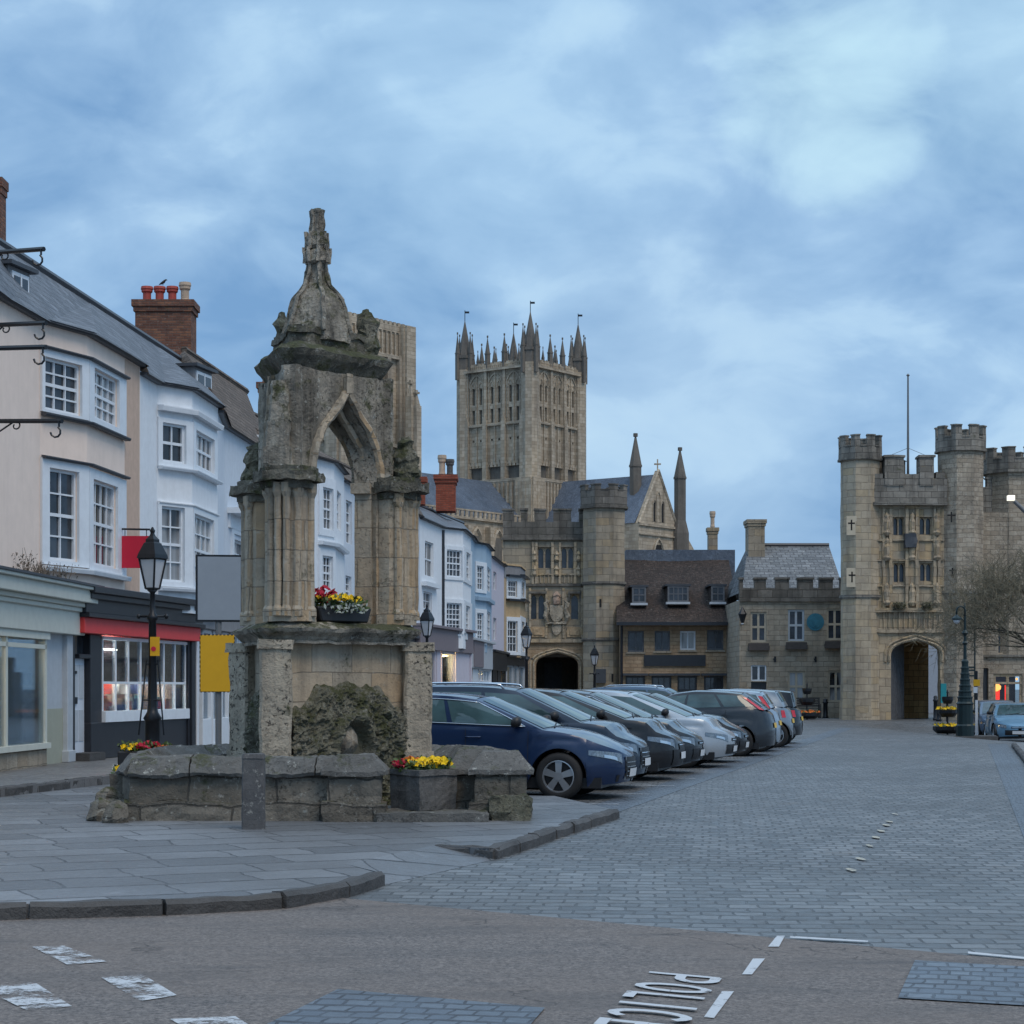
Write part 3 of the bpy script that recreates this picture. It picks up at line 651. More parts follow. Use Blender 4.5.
# lower body
mb = MB()
for f in fr_low: pass
tri = [tuple(v) for v in VX(RC-.1)]
mb.prism(tri, ZP-.02, 2.02); mb.build('lower_stage', M['fount'], FT, weather=(.2, .012, 3))
for k in range(3):
    c = VX(RC)[k]+(Vector((-.07, 0)) if k == 0 else Vector((0, 0))); d = VD[k] if k else Vector((.1, -1)).normalized(); mb = MB()
    rotbox(mb, c, d, .40, .38, ZP, .75, ch=.03); rotbox(mb, c, d, .35, .34, .75, 1.93, ch=.03); rotbox(mb, c, d, .40, .40, 1.93, 2.04, ch=.02)
    mb.build('corner_pier', M['fount_pit'], FT, weather=(.09, .016, 6))
# mossy rockwork with a niche and a carved head on every side
for f in tri_frames(RC-.1, .0):
    L = f.L; c = L/2
    def hump(a, b):
        u = .04+(L-.08)*a; x = abs(u-c); top = 1.46-.32*(x/(L/2))**1.7+noise.noise(Vector((u*4, f.a.x, 3)))*.12+noise.noise(Vector((u*13, f.a.x, 3)))*.05; z = ZP+top*b
        edge = min(1, max(0, (1-b)/.08)); rr = math.hypot((u-c)/.27, max(0, (z-.72))/.4)
        ni = 1-ss(.8, 1.0, rr) if z > .3 else 1-ss(.8, 1.0, x/.27)
        q = Vector((u*5, z*5, f.a.x)); n_ = noise.noise(q)*.05+noise.noise(q*2.7)*.04+noise.noise(q*6)*.05
        hood = .09*math.exp(-((rr-1.15)/.2)**2)
        o = (.1+hood+n_)*edge*(1-ni)+ni*.012
        return f.p(u, z, o+.004)
    MB().grid(hump, 90, 70).build('rockwork', M['moss'], FT, recalc=False)
    mb = MB(); cz = 1.0
    q0 = f.p(c-.03, .86, .04)
    for i in range(1): pass
    prof = [(.0, .1), (.06, .095), (.1, .07), (.13, .03), (.16, 0)]
    vs = []; n = 14
    for r_, h_ in prof: vs += [f.p(c-.03+r_*math.cos(2*math.pi*k/n), .9+r_*1.15*math.sin(2*math.pi*k/n), .02+h_+(.02*math.sin(3*k) if r_ > .05 else 0)) for k in range(n)]
    fs = [(i*n+k, i*n+(k+1) % n, (i+1)*n+(k+1) % n, (i+1)*n+k) for i in range(len(prof)-1) for k in range(n)]+[tuple(range(n))]
    mb.add(vs, fs); mb.build('carved_head', M['fount_top'], FT, smooth=True)
# middle cornice
def tri_path(r, cut):
    V_ = VX(r); P = []
    for k in range(3):
        v = V_[k]; a = (V_[k-1]-v).normalized(); b = (V_[(k+1) % 3]-v).normalized(); P += [v+a*cut, v+b*cut]
    return [tuple(p) for p in P]
mb = MB(); P = tri_path(RC+.22, .36); mb.prism(P, 2.0, 2.03); mb.sweep(P, [(-.3, 2.03), (-.02, 2.03), (.02, 2.08), (.09, 2.13), (.11, 2.17), (.05, 2.2), (-.03, 2.24), (-.3, 2.25)], True)
mb.prism(P, 2.1, 2.225, .96)
mb.build('middle_cornice', M['fount_top'], FT, weather=(.12, .018, 5))
# upper piers: a shaft with slender colonnettes at every corner
for k in range(3):
    c = VX(.97 if k < 2 else .93)[k]; d = VD[k]; n = Vector((-d.y, d.x)); mb = MB()
    rotbox(mb, c-d*.03, d, .46, .42, 2.24, 3.78, ch=.1)
    rotbox(mb, c-d*.03, d, .54, .48, 2.24, 2.36, ch=.1)
    for s_ in (-1, 1):
        for (a, b, r_) in ((.15, .15, .05), (.24, -.03, .05), (.05, .225, .04)):
            q = c+n*(s_*a)+d*b; mb.lathe(q.x, q.y, [(r_*1.4, 2.3), (r_*1.4, 2.38), (r_, 2.42), (r_, 3.62), (r_*1.5, 3.68), (r_*1.6, 3.78)], 10)
    mb.build('upper_pier', M['fount'], FT, weather=(.16, .01, 6))
    mb = MB()
    rotbox(mb, c-d*.0, d, .58, .52, 3.72, 3.8, ch=.12); rotbox(mb, c+d*.02, d, .72, .66, 3.8, 3.91, ch=.16); rotbox(mb, c-d*.0, d, .6, .54, 3.91, 3.97, ch=.13)
    mb.build('capital', M['fount_dark'], FT, weather=(.07, .03, 7))
    mb = MB(); rr = random.Random(k)
    q = c+d*.12
    mb.lathe(q.x, q.y, [(.17, 3.98), (.2, 4.05), (.13, 4.16), (.17, 4.22), (.09, 4.34), (.11, 4.4), (.02, 4.47)], 8, .3)
    if k == 0:
        mb2 = MB(); c3 = c+Vector((-.12, .08)); rotbox(mb2, c3, d, .34, .34, 3.96, 4.2, .96, ch=.03); rotbox(mb2, c3, d, .30, .28, 4.2, 4.5, .9, ch=.04); rotbox(mb2, c3+Vector((.02, 0)), d, .26, .24, 4.5, 4.95, .6, ch=.04)
        mb2.build('buttress_stump', M['fount_top'], FT, weather=(.08, .03, 6))
    else: mb.build('worn_finial', M['moss'], FT, weather=(.05, .05, 8))
# jambs and ogee-arched slabs
for i, f in enumerate(tri_frames(.86, .06)):
    if i == 0: a0, a1 = f.ux(313.5)-.0, f.ux(377.5)
    else: a0, a1 = f.L/2-.42, f.L/2+.42
    if i == 0: A_IN = (a0, a1)
    mb = MB(); arch_slab(mb, f, .05, f.L-.05, 3.86, 5.12, a0, a1, 3.9, 4.86, 'ogee', -.30, 0)
    mb.build('ogee_arch', M['fount_top'], FT, weather=(.13, .014, 4))
    mb = MB()
    pts = arch_pts(a0-.04, a1+.04, 3.9, 4.95, 'ogee'); mb.tube([f.p(u, z, .02) for u, z in pts], .05, 6)
    pts = arch_pts(a0+.03, a1-.03, 3.9, 4.8, 'ogee'); mb.tube([f.p(u, z, -.16) for u, z in pts], .045, 6)
    c = (a0+a1)/2; mb.fbox(f, c-.05, c+.05, 4.9, 5.12, -.02, .07)
    mb.build('arch_moulding', M['fount'], FT, weather=(.08, .018, 8))
    mb = MB()
    mb.fbox(f, a0-.2, a0, 2.24, 3.88, -.30, -.02); mb.fbox(f, a1, a1+.2, 2.24, 3.88, -.30, -.02)
    for (s0, s1) in ((a0-.2, a0+.03), (a1-.03, a1+.2)): mb.fbox(f, s0, s1, 3.78, 3.9, -.37, -.02)
    for z in [2.55+.27*j for j in range(5)]:
        q = f.p(a1, z, -.2); mb.lathe(q[0], q[1], [(.02, z-.02), (.035, z), (.02, z+.02)], 8)
    mb.build('jamb', M['fount'], FT, weather=(.2, .008, 4))
# block corners, top cornice, parapet, spire
for k in range(3): mb = MB(); rotbox(mb, VX(.84)[k], VD[k], .22, .16, 3.95, 5.14, ch=.04); mb.build('corner_buttress', M['fount_top'], FT, weather=(.1, .015, 5))
mb = MB(); P = tri_path(.88, .14); mb.prism(P, 5.08, 5.14)
mb.sweep(P, [(-.3, 5.1), (.0, 5.1), (.04, 5.16), (.12, 5.26), (.15, 5.33), (.11, 5.37), (0, 5.42), (-.3, 5.44)], True); mb.prism(P, 5.2, 5.4, .95)
mb.build('top_cornice', M['fount_dark'], FT, weather=(.1, .03, 5))
mb = MB(); P = tri_path(.80, .2); mb.prism(P, 5.36, 5.64, .97); mb.prism(tri_path(.83, .2), 5.55, 5.61)
mb.build('parapet', M['fount_dark'], FT, weather=(.1, .035, 5))
for k in (1, 2):
    mb = MB(); c = VX(.62 if k == 1 else .6)[k]; s_ = .8 if k == 1 else .5; mb.lathe(c.x, c.y, [(.16*s_, 5.4), (.2*s_, 5.55), (.15*s_, 5.72), (.17*s_, 5.8), (.1*s_, 5.9), (.03, 5.96)], 7, k); mb.build('mossy_stump', M['moss'], FT, weather=(.06, .05, 7))
SC = Vector((px(317, 22.7), 22.7))
mb = MB(); mb.lathe(SC.x, SC.y, [(.40, 5.5), (.385, 5.68), (.36, 5.78), (.34, 5.88), (.30, 5.98), (.25, 6.06), (.18, 6.13), (.14, 6.19), (.12, 6.28), (.105, 6.36), (.1, 6.45)], 6, R(TH))
for k in range(6):
    a = R(TH)+k*math.pi/3
    mb.tube([(SC.x+r_*math.cos(a), SC.y+r_*math.sin(a), z) for r_, z in ((.41, 5.6), (.36, 5.8), (.31, 6.0), (.19, 6.14), (.125, 6.3), (.105, 6.44))], .026, 5)
mb.build('spire', M['fount_top'], FT, weather=(.05, .02, 7))
mb = MB()
mb.lathe(SC.x, SC.y, [(.11, 6.43), (.15, 6.46), (.15, 6.56), (.10, 6.6), (.11, 6.62), (.125, 6.64), (.125, 6.74), (.08, 6.8), (.08, 7.02), (.09, 7.05), (.03, 7.09)], 8)
for k in range(8):
    a = k*math.pi/4
    for r_, z0, z1, w_ in ((.15, 6.44, 6.62, .024), (.12, 6.6, 6.8, .022), (.075, 6.78, 7.06, .018)):
        mb.tube([(SC.x+r_*math.cos(a+.2), SC.y+r_*math.sin(a+.2), z0), (SC.x+r_*math.cos(a+.2), SC.y+r_*math.sin(a+.2), z1)], w_, 5)
mb.build('finial', M['fount_top'], FT, weather=(.06, .02, 9))

# flowers
def petals(mb, cx, cy, cz, rx, ry, rz, n, size, rnd):
    for _ in range(n):
        a = rnd.uniform(0, 2*math.pi); r_ = math.sqrt(rnd.random()); x = cx+rx*r_*math.cos(a); y = cy+ry*r_*math.sin(a); z = cz+rz*rnd.random()*(1-.5*r_)
        nrm = Vector((rnd.uniform(-.7, .7), rnd.uniform(-1.2, .1), rnd.uniform(.3, 1))).normalized(); t = nrm.orthogonal().normalized(); b = nrm.cross(t)
        s_ = size*rnd.uniform(.7, 1.2); vs = [(x+nrm.x*-.01, y+nrm.y*-.01, z-.01)]
        for k in range(10):
            q = (t*math.cos(k*math.pi/5)+b*math.sin(k*math.pi/5))*s_*(1 if k % 2 == 0 else .72)+nrm*(.25*s_*(k % 2)); vs.append((x+q.x, y+q.y, z+q.z))
        mb.add(vs, [(0, 1+k, 1+(k+1) % 10) for k in range(10)])
def leaves(mb, cx, cy, cz, rx, ry, rz, n, size, rnd):
    for _ in range(n):
        a = rnd.uniform(0, 2*math.pi); r_ = math.sqrt(rnd.random()); p = Vector((cx+rx*r_*math.cos(a), cy+ry*r_*math.sin(a), cz+rz*rnd.random()))
        d = Vector((rnd.uniform(-1, 1), rnd.uniform(-1, 1), rnd.uniform(-.2, 1))).normalized(); t = d.orthogonal().normalized(); s_ = size*rnd.uniform(.6, 1.3)
        mb.add([p, p+d*s_*.5+t*s_*.28, p+d*s_, p+d*s_*.5-t*s_*.28], [(0, 1, 2, 3)])
def flowers(root, spec, seed=1, leaf='leaf'):
    """spec: (colour key, part name, cx, cy, cz, rx, ry, rz, n, size)"""
    rnd = random.Random(seed)
    for key, nm, *a in spec:
        mb = MB()
        if key in ('leaf', 'fw'): leaves(mb, *a, rnd)
        else: petals(mb, *a, rnd)
        mb.build(nm, M[key], root, recalc=False)
f = tri_frames(RC-.12, .10)[0]; uc = (A_IN[0]+A_IN[1])/2
WB = thing('window_box', 'black trough of yellow and crimson pansies standing inside the fountain arch', 'planter', f.p(uc, 2.25, -.1), 'flower troughs on the fountain')
mb = MB()
vs = [f.p(uc+a*(.42 if z else .36), 2.25+z*.17, -.08+b*.13) for z in (0, 1) for a, b in ((-1, 1), (1, 1), (1, -1), (-1, -1))]
mb.add(vs, [(0, 3, 2, 1), (4, 5, 6, 7), (0, 1, 5, 4), (1, 2, 6, 5), (2, 3, 7, 6), (3, 0, 4, 7)]); mb.build('trough', M['plastic'], WB, bevel=.015)
c = f.p(uc, 2.45, -.08); e = f.p(uc-.2, 2.5, -.14); h_ = f.p(uc+.22, 2.43, -.04)
flowers(WB, [('leaf', 'foliage', c[0], c[1], 2.36, .33, .3, .16, 420, .07), ('fw', 'trailing_leaves', c[0], c[1]-.1, 2.34, .34, .3, .1, 160, .06), ('fy', 'yellow_flowers', c[0]+.02, c[1]-.08, 2.5, .25, .22, .07, 46, .042), ('fr', 'crimson_flowers', e[0], e[1], 2.52, .2, .2, .16, 46, .042), ('fb', 'blue_flowers', h_[0], h_[1]-.05, 2.42, .1, .1, .08, 14, .038)], 3)
WC = thing('window_box', 'dark trough of crimson flowers on the rear ledge seen through the arch', 'planter', (CEN.x-.1, CEN.y+.72, 2.25), 'flower troughs on the fountain')
MB().box(CEN.x-.45, CEN.x+.25, CEN.y+.5, CEN.y+.75, 2.25, 2.45).build('trough', M['plastic'], WC, bevel=.015)
flowers(WC, [('leaf', 'foliage', CEN.x-.1, CEN.y+.62, 2.42, .34, .15, .2, 260, .07), ('fr', 'crimson_flowers', CEN.x-.1, CEN.y+.6, 2.5, .3, .15, .14, 40, .042)], 5)

# ------------------------------------------------------------------ basin wall round the fountain
BP = [(-4.05, 20.55), (-1.40, 20.5)]
ring_pts = [(-.35, 20.95), (.05, 20.95), (.06, 21.3), (.0, 23.6), (-.9, 25.3), (-3.6, 25.5), (-4.5, 24.3), (-4.32, 21.6), (-4.05, 20.62), (-1.42, 20.57)]
BW = thing('stone_basin', 'low mossy stone basin wall with sloping coping encircling the fountain', 'basin', (-2.1, 20.6, .1))
def band(pts, z0, z1, o0, o1): mb = MB(); mb.sweep(pts, [(o0, z0), (o1, z0), (o1, z1), (o0, z1)]); return mb
RPF = [(p[0], p[1]) for p in ring_pts[::-1]]     # runs from front right end round the left; outward must point away
def orient(path):
    c = Vector((-2.1, 23)); f = Frame(path[0], path[1]); mid = (Vector(path[0])+Vector(path[1]))/2
    return path if f.n.dot(mid-c) > 0 else path[::-1]
back = orient(ring_pts[1:9]); front = orient(ring_pts[8:10])
for nm, path in (('rear_wall', back), ('front_wall', front)):
    mb = MB(); mb.sweep(path, [(-.3, ZP-.05), (.05, ZP-.05), (.05, .3), (-.3, .3)]); mb.sweep(path, [(-.28, .3), (0, .3), (0, .58), (-.28, .58)])
    mb.build(nm, M['basin'], BW, weather=(.1, .035, 3.2))
    fr_pts = resample(path, .72)
    mb = MB()
    for a, b in zip(fr_pts, fr_pts[1:]):
        fx = Frame(a, b); pr = [(-.34, .57), (.06, .57), (.08, .6), (.05, .635), (-.06, .76), (-.22, .775), (-.36, .64)]
        n = len(pr); vs = [fx.p(.008, z, o) for o, z in pr]+[fx.p(fx.L-.008, z+random.uniform(-.01, .01), o) for o, z in pr]
        mb.add(vs, [tuple(range(n))[::-1], tuple(range(n, 2*n))]+[(i, (i+1) % n, n+(i+1) % n, n+i) for i in range(n)])
    mb.build('coping', M['coping'], BW, weather=(.08, .03, 4.2))
def end_pier(cx, cy, w_, d_, top=.8):
    mb = MB(); mb.box(cx-w_/2-.05, cx+w_/2+.05, cy-d_/2-.05, cy+d_/2, ZP-.05, .3); mb.box(cx-w_/2, cx+w_/2, cy-d_/2, cy+d_/2, .3, .6)
    mb.build('end_pier', M['basin'], BW, weather=(.09, .035, 3))
    mb = MB(); mb.prism([(cx-w_/2-.06, cy-d_/2-.06), (cx+w_/2+.06, cy-d_/2-.06), (cx+w_/2+.06, cy+d_/2+.04), (cx-w_/2-.06, cy+d_/2+.04)], .58, .63); mb.prism([(cx-w_/2-.06, cy-d_/2-.06), (cx+w_/2+.06, cy-d_/2-.06), (cx+w_/2+.06, cy+d_/2+.04), (cx-w_/2-.06, cy+d_/2+.04)], .63, top, .55)
    mb.build('pier_cap', M['coping'], BW, weather=(.09, .02, 4))
end_pier(-1.66, 20.66, .56, .42); end_pier(-.12, 21.0, .55, .6, .82); end_pier(-.46, 21.35, .35, .5, .84)
mb = MB(); mb.box(-.22, .2, 20.55, 20.85, .05, .34); mb.build('toe_stone', M['moss'], BW, weather=(.08, .06, 4))
mb = MB(); mb.box(-1.42, -.25, 20.35, 21.5, .05, .2); mb.build('step', M['coping'], BW, weather=(.12, .02, 4))
mb = MB(); mb.box(-1.3, -.4, 21.6, 21.9, .1, .4); mb.build('inner_step', M['basin'], BW, weather=(.1, .02, 4))
for i, (x, y, s_) in enumerate(((-4.12, 20.3, .14), (-4.33, 20.62, .16), (-4.36, 21.15, .2))):
    mb = MB(); mb.lathe(x, y, [(s_*.9, .08), (s_*1.05, .08+s_*.4), (s_*.7, .1+s_*1.2), (s_*.15, .1+s_*1.6)], 7, i)
    tag(mb.build('boulder', M['basin'], weather=(.08, .05, 4)), ['small mossy boulder nearest the camera at the left corner of the basin wall', 'flat mossy boulder lying outermost at the left corner of the basin', 'mossy boulder leaning against the left side of the basin wall behind two others'][i], 'boulder', 'boulders at the basin corner')
# planter with yellow pansies
PL = thing('stone_planter', 'square grey stone planter of yellow and red pansies on the basin step', 'planter', (-.95, 20.95, .2))
c = Vector((-.955, 20.98)); mb = MB(); d45 = Vector((math.sin(R(10)), -math.cos(R(10))))
rotbox(mb, c, Vector((.66, -.75)), .50, .50, .2, .60, 1.03); rotbox(mb, c, Vector((.66, -.75)), .55, .55, .57, .63)
mb.build('pot', M['planter'], PL, weather=(.07, .014, 6))
flowers(PL, [('leaf', 'foliage', c.x, c.y, .6, .3, .27, .12, 420, .07), ('fy', 'yellow_flowers', c.x+.08, c.y-.06, .68, .22, .2, .1, 60, .042), ('fr', 'crimson_flowers', c.x-.24, c.y-.08, .66, .07, .1, .09, 20, .04), ('fo', 'orange_flowers', c.x-.12, c.y-.05, .7, .08, .1, .08, 16, .038)], 8)
FB = thing('flower_clump', 'yellow and blue pansies spilling over the far left of the basin wall', 'flowers', (-4.2, 22.0, .5))
mb = MB(); mb.box(-4.5, -4.0, 21.8, 22.2, .1, .54); mb.build('soil_bed', M['basin'], FB, weather=(.1, .03, 4))
flowers(FB, [('leaf', 'foliage', -4.28, 22.0, .5, .2, .2, .1, 180, .07), ('fy', 'yellow_flowers', -4.26, 21.9, .58, .16, .14, .06, 18, .045), ('fb', 'blue_flowers', -4.22, 21.85, .52, .14, .14, .05, 12, .04)], 9)
# stone bollard
BO = MB(); bx, by = px(253.5, 19.4), 19.4
rotbox(BO, (bx, by), Vector((.06, -1)).normalized(), .225, .21, .05, .8, .97, ch=.012); rotbox(BO, (bx, by), Vector((.06, -1)).normalized(), .235, .22, .8, .845, .9, ch=.02)
tag(BO.build('stone_bollard', M['bollard'], weather=(.06, .007, 7)), 'square dark speckled stone bollard standing in front of the basin wall', 'bollard')
# ------------------------------------------------------------------ the row of town houses on the left
def rect(fr, x0, x1, y0, y1):
    u0, u1 = fr.ux(x0), fr.ux(x1); um = (u0+u1)/2
    return u0, u1, fr.z(um, y1), fr.z(um, y0)
def house(name, label, path, ztop, wins, wm, zbot=3.0, back=-6.5, group='terraced houses along the shop pavement', ridge=None, roofm='slate', roof=True, surr=(), coping=False, skip=(), extra=None, gm='glass'):
    P = [pt(x, Y) for x, Y in path]; root = thing(name, label, 'house', (P[0][0], P[0][1], .22), group)
    mb = MB(); F_ = []
    for i in range(len(P)-1):
        fr = Frame(P[i], P[i+1]); F_.append(fr)
        hs = []
        for wdef in wins.get(i, ()):
            h = rect(fr, *wdef[:4]); hs.append(h)
            window(fr, *h, wdef[4], wdef[5], root, fm=wdef[6] if len(wdef) > 6 else None, gm=M[wdef[7]] if len(wdef) > 7 else M[gm], rec=.06 if i in surr else .1, fw=.05, bw=.028)
        wall(mb, fr, 0, fr.L, zbot, ztop, hs)
        if i in surr: pass
    a, b = Vector(P[0]), Vector(P[-1]); nb = Vector((back, 0))
    for p, q in ((a+nb, a), (b, b+nb), (b+nb, a+nb)):
        mb.add([(p.x, p.y, zbot), (q.x, q.y, zbot), (q.x, q.y, ztop), (p.x, p.y, ztop)], [(0, 1, 2, 3)])
    mb.build('wall', wm, root, recalc=False)
    if roof:
        mb = MB(); rx, ry, rz = ridge or (-2.4, 6.0, 2.0); n = len(P)
        pts = [(p[0]+.18, p[1], ztop-.06) for p in P]
        if rx == 'line': top = [(.09*(p[1]+ry)-12.6, p[1]+ry, rz) for p in P]
        else: top = [(P[0][0]+rx+(P[-1][0]-P[0][0])*(p[1]-P[0][1])/(P[-1][1]-P[0][1]), p[1]+ry, ztop+rz) for p in P]
        bk = [(t[0]-2.6, t[1]+.5, ztop) for t in top]
        vs = pts+top+bk; fs = []
        for i in range(n-1): fs += [(i, i+1, n+i+1, n+i), (n+i, n+i+1, 2*n+i+1, 2*n+i)]
        mb.add(vs, fs)
        rf = mb.build('roof', M[roofm], root)
        
        for e in (0, -1): mb = MB(); mb.add([pts[e], top[e], bk[e]], [(0, 1, 2)]); mb.build('gable', M['oldtile'], root, recalc=False)
        mb = MB(); mb.tube([(t[0], t[1], t[2]+.02) for t in top], .09, 6); mb.build('ridge_tiles', M['oldtile'] if roofm != 'slate' else M['dgrey'], rf)
        mb = MB(); mb.sweep([p for p in P], [(.0, ztop-.08), (.1, ztop-.08), (.14, ztop-.02), (.0, ztop-.02)]); mb.build('gutter', M['dgrey'], root)
    if coping:
        mb = MB(); mb.sweep(P, [(-.25, ztop), (.07, ztop), (.07, ztop+.09), (-.25, ztop+.09)]); mb.build('coping', wm, root)
    return root, F_, P
def surround(fr, root, bx, hole, mat=None, o=.05, head=True):
    """painted boards round a window: outer photo rectangle bx, inner photo rectangle hole"""
    a0, a1, z0, z1 = rect(fr, *bx); b0, b1, c0, c1 = rect(fr, *hole)
    mb = MB(); a0 = max(a0, .0); a1 = min(a1, fr.L)
    mb.fbox(fr, a0, b0, z0, z1, 0.002, o); mb.fbox(fr, b1, a1, z0, z1, 0.002, o); mb.fbox(fr, b0, b1, c1, z1, .002, o); mb.fbox(fr, b0, b1, z0, c0, .002, o)
    mb.build('window_surround', mat or M['white'], root); return a0, a1, z0, z1
def ledge(P, z, mat, root, name='sill', d=.12, h=.07, o=.0): mb = MB(); mb.sweep(P, [(o, z-h), (o+d, z-h), (o+d+.02, z-.02), (o+d+.02, z), (o, z+.015)]); mb.build(name, M[mat], root)

# --- first house: pinkish cream, two canted window bays one above the other
b1p = [(-75, 27.0), (0, 30.8), (40, 32.7), (87, 33.9), (124, 36.1), (140, 37.2)]
b1w = {2: [(43, 80, 361, 413, 3, 4), (47.5, 77, 470, 561, 2, 4, None, 'glass')], 3: [(92, 117, 374, 423, 4, 4, None, 'glass_c'), (91, 115.5, 483, 567, 4, 4, None, 'glass_c')]}
H1, F1, P1 = house('townhouse', 'pinkish cream town house with paired sash windows above a sage painted shopfront', b1p, 7.7, b1w, M['r_cream'], surr=(2, 3), ridge=('line', 7.2, 9.63))
for i, bx, hl in ((2, (39.8, 87.2, 353, 416), b1w[2][0]), (3, (87, 124, 367, 430), b1w[3][0]), (2, (39.8, 87.2, 461, 566), b1w[2][1]), (3, (87, 124, 474, 575), b1w[3][1])):
    surround(F1[i], H1, bx, hl[:4])
bay = [P1[2], P1[3], P1[4]]
for z, nm, mt, d, h in ((F1[2].z(.7, 352), 'window_cornice', 'dgrey', .08, .04), (F1[2].z(.7, 460), 'window_cornice', 'dgrey', .08, .04), (F1[2].z(.7, 418), 'sill', 'dgrey', .09, .05), (F1[2].z(.7, 568), 'sill', 'white', .1, .08)):
    ledge(bay, z, mt, H1, nm, d, h, .03)
mb = MB(); fr = F1[4]; mb.fbox(fr, .05, fr.L-.05, 3.0, 7.6, .0, .004); mb.build('side_panel', M['r_peach'], H1)
# dormer
def dormer(root, x, yb, Yc, w_, h_, mat='r_grey', face=Vector((1, -.25))):
    X = px(x, Yc); z0 = zy(yb, Yc); d = face.normalized(); t = Vector((-d.y, d.x))
    fr = Frame((X-t.x*w_/2, Yc-t.y*w_/2), (X+t.x*w_/2, Yc+t.y*w_/2))
    mb = MB(); mb.fbox(fr, 0, w_, z0-.3, z0+h_, -1.9, 0); D = mb.build('dormer', M[mat], root)
    mb = MB(); mb.fbox(fr, -.1, w_+.1, z0+h_, z0+h_+.07, -2, .12); mb.build('dormer_roof', M['dgrey'], D)
    mb = MB(); mb.fbox(fr, .08, w_-.08, z0+.06, z0+h_-.08, .0, .035); mb.fbox(fr, w_/2-.02, w_/2+.02, z0+.1, z0+h_-.1, .035, .05); wd = mb.build('window_frame', M['white'], D)
    mb = MB(); mb.fbox(fr, .14, w_/2-.03, z0+.14, z0+h_-.15, .036, .045); mb.fbox(fr, w_/2+.03, w_-.14, z0+.14, z0+h_-.15, .036, .045); mb.build('pane', M['glass'], D)
dormer(H1, 19, 302, 33.2, .75, .56)
# sage shopfront
def shopfront1():
    a, b = pt(-75, 26.3), pt(85, 34.3); fr = Frame(a, b); L = fr.L
    root = H1
    zt = 3.3
    mb = MB(); mb.fbox(fr, 0, L, 2.42, zt-.18, -.4, 0); mb.fbox(fr, 0, L+.05, 2.82, 2.9, 0, .05); mb.fbox(fr, 0, L+.1, 2.9, 2.98, 0, .1); mb.fbox(fr, 0, L+.14, 2.98, zt-.1, -.4, .2); mb.fbox(fr, 0, L+.18, zt-.1, zt-.04, -.6, .27)
    mb.build('fascia', M['shop1'], root, bevel=.01)
    mb = MB(); mb.fbox(fr, 0, L+.2, zt-.04, zt, -.9, .3); mb.build('lead_flashing', M['dgrey'], root)
    # bay window: front from px 0..46, side return 46..
    g = fr.shift(-.08); u1 = g.ux(47); u0 = g.ux(8); zb = g.z(u1, 748); zs = zb
    mb = MB(); mb.fbox(g, 0, u1, .22, zs, -.5, .0); mb.build('stone_plinth', M['deanery'], root, weather=(.3, .01, 3))
    mb = MB()
    mb.fbox(g, 0, u1+.04, zs, zs+.09, -.4, .06); mb.fbox(g, 0, u1+.06, 2.3, 2.42, -.4, .04)
    ztr = g.z(u1, 647)
    for u in (u1-.04, u0-.05, u0-1.5, u0-2.9): mb.fbox(g, u-.05, u+.05, zs+.09, 2.3, -.06, .0)
    mb.fbox(g, 0, u1, ztr-.035, ztr+.035, -.06, .0); mb.build('shop_window', M['shop1'], root)
    mb = MB(); mb.fbox(g, 0, u1-.04, zs+.09, 2.3, -.05, -.035); mb.build('pane', M['clear'], root)
    # what the window shows
    mb = MB(); mb.fbox(g, 0, u1-.1, zs-.1, 2.42, -1.3, -1.2); mb.fbox(g, 0, u1-.1, zs-.05, zs+.02, -1.2, -.1); mb.build('display_back', M['r_ochre'], root)
    mb = MB(); mb.fbox(g, u0+.15, u1-.2, zs+.05, zs+1.25, -.36, -.34); mb.fbox(g, u0+.1, u1-.15, 1.6, 2.0, -.5, -.47); mb.build('display_panel', M['pale'], root)
    mb = MB(); rnd = random.Random(4)
    for k in range(7):
        u = u0-3+k*.55; mb.lathe(*g.p(u, 0, -.7)[:2], [(.1, zs), (.14, zs+.15), (.05, zs+.3), (.09, zs+rnd.uniform(.4, .6)), (.02, zs+.62)], 8)
    mb.build('display_vase', M['pot_red'], root)
    mb = MB(); mb.fbox(g, u0-2.6, u0-.6, 2.3, 2.36, -.9, -.7); mb.fbox(g, u0+.1, u1-.3, 2.3, 2.34, -.8, -.7); mb.build('ceiling_light', plain('warm_ceiling_light', (1, .8, .6), .5, emit=((1, .78, .5), 14)), root)
    # side door panels between the bay and the black shop
    h = fr.shift(-.2); ua, ub = h.ux(49), h.ux(74)
    mb = MB(); mb.fbox(h, ua-.3, h.ux(72), 1.15, 2.42, -.1, 0); mb.build('panel', M['pale'], root)
    mb = MB(); mb.fbox(h, ua-.3, h.ux(67), .22, 1.15, -.1, .01); mb.build('lower_panel', M['shop_cream'], root)
    mb = MB(); mb.fbox(h, h.ux(62.5), h.ux(68), .22, 2.42, -.1, .09); mb.fbox(h, h.ux(61.5), h.ux(68.5), .22, .42, -.1, .13); mb.build('pilaster', M['pale'], root, bevel=.01)
shopfront1()
DP = thing('wild_plant', 'dry grey weeds growing on the ledge of the sage shopfront', 'plant', (*pt(40, 32.0), 3.3))
rnd = random.Random(11); mb = MB()
for k in range(26):
    t = rnd.random(); x = 18+44*t; Y = 31.2+1.6*t; p = Vector((px(x, Y)+rnd.uniform(-.1, .1), Y, 3.28))
    for j in range(4):
        q = p+Vector((rnd.uniform(-.12, .12), rnd.uniform(-.1, .1), rnd.uniform(.12, .4)*(1.25 if x < 28 else .8))); mb.tube([p, (p+q)/2+Vector((rnd.uniform(-.03, .03), 0, 0)), q], [.007, .005, .003], 3)
st = mb.build('stems', M['dry'], DP)
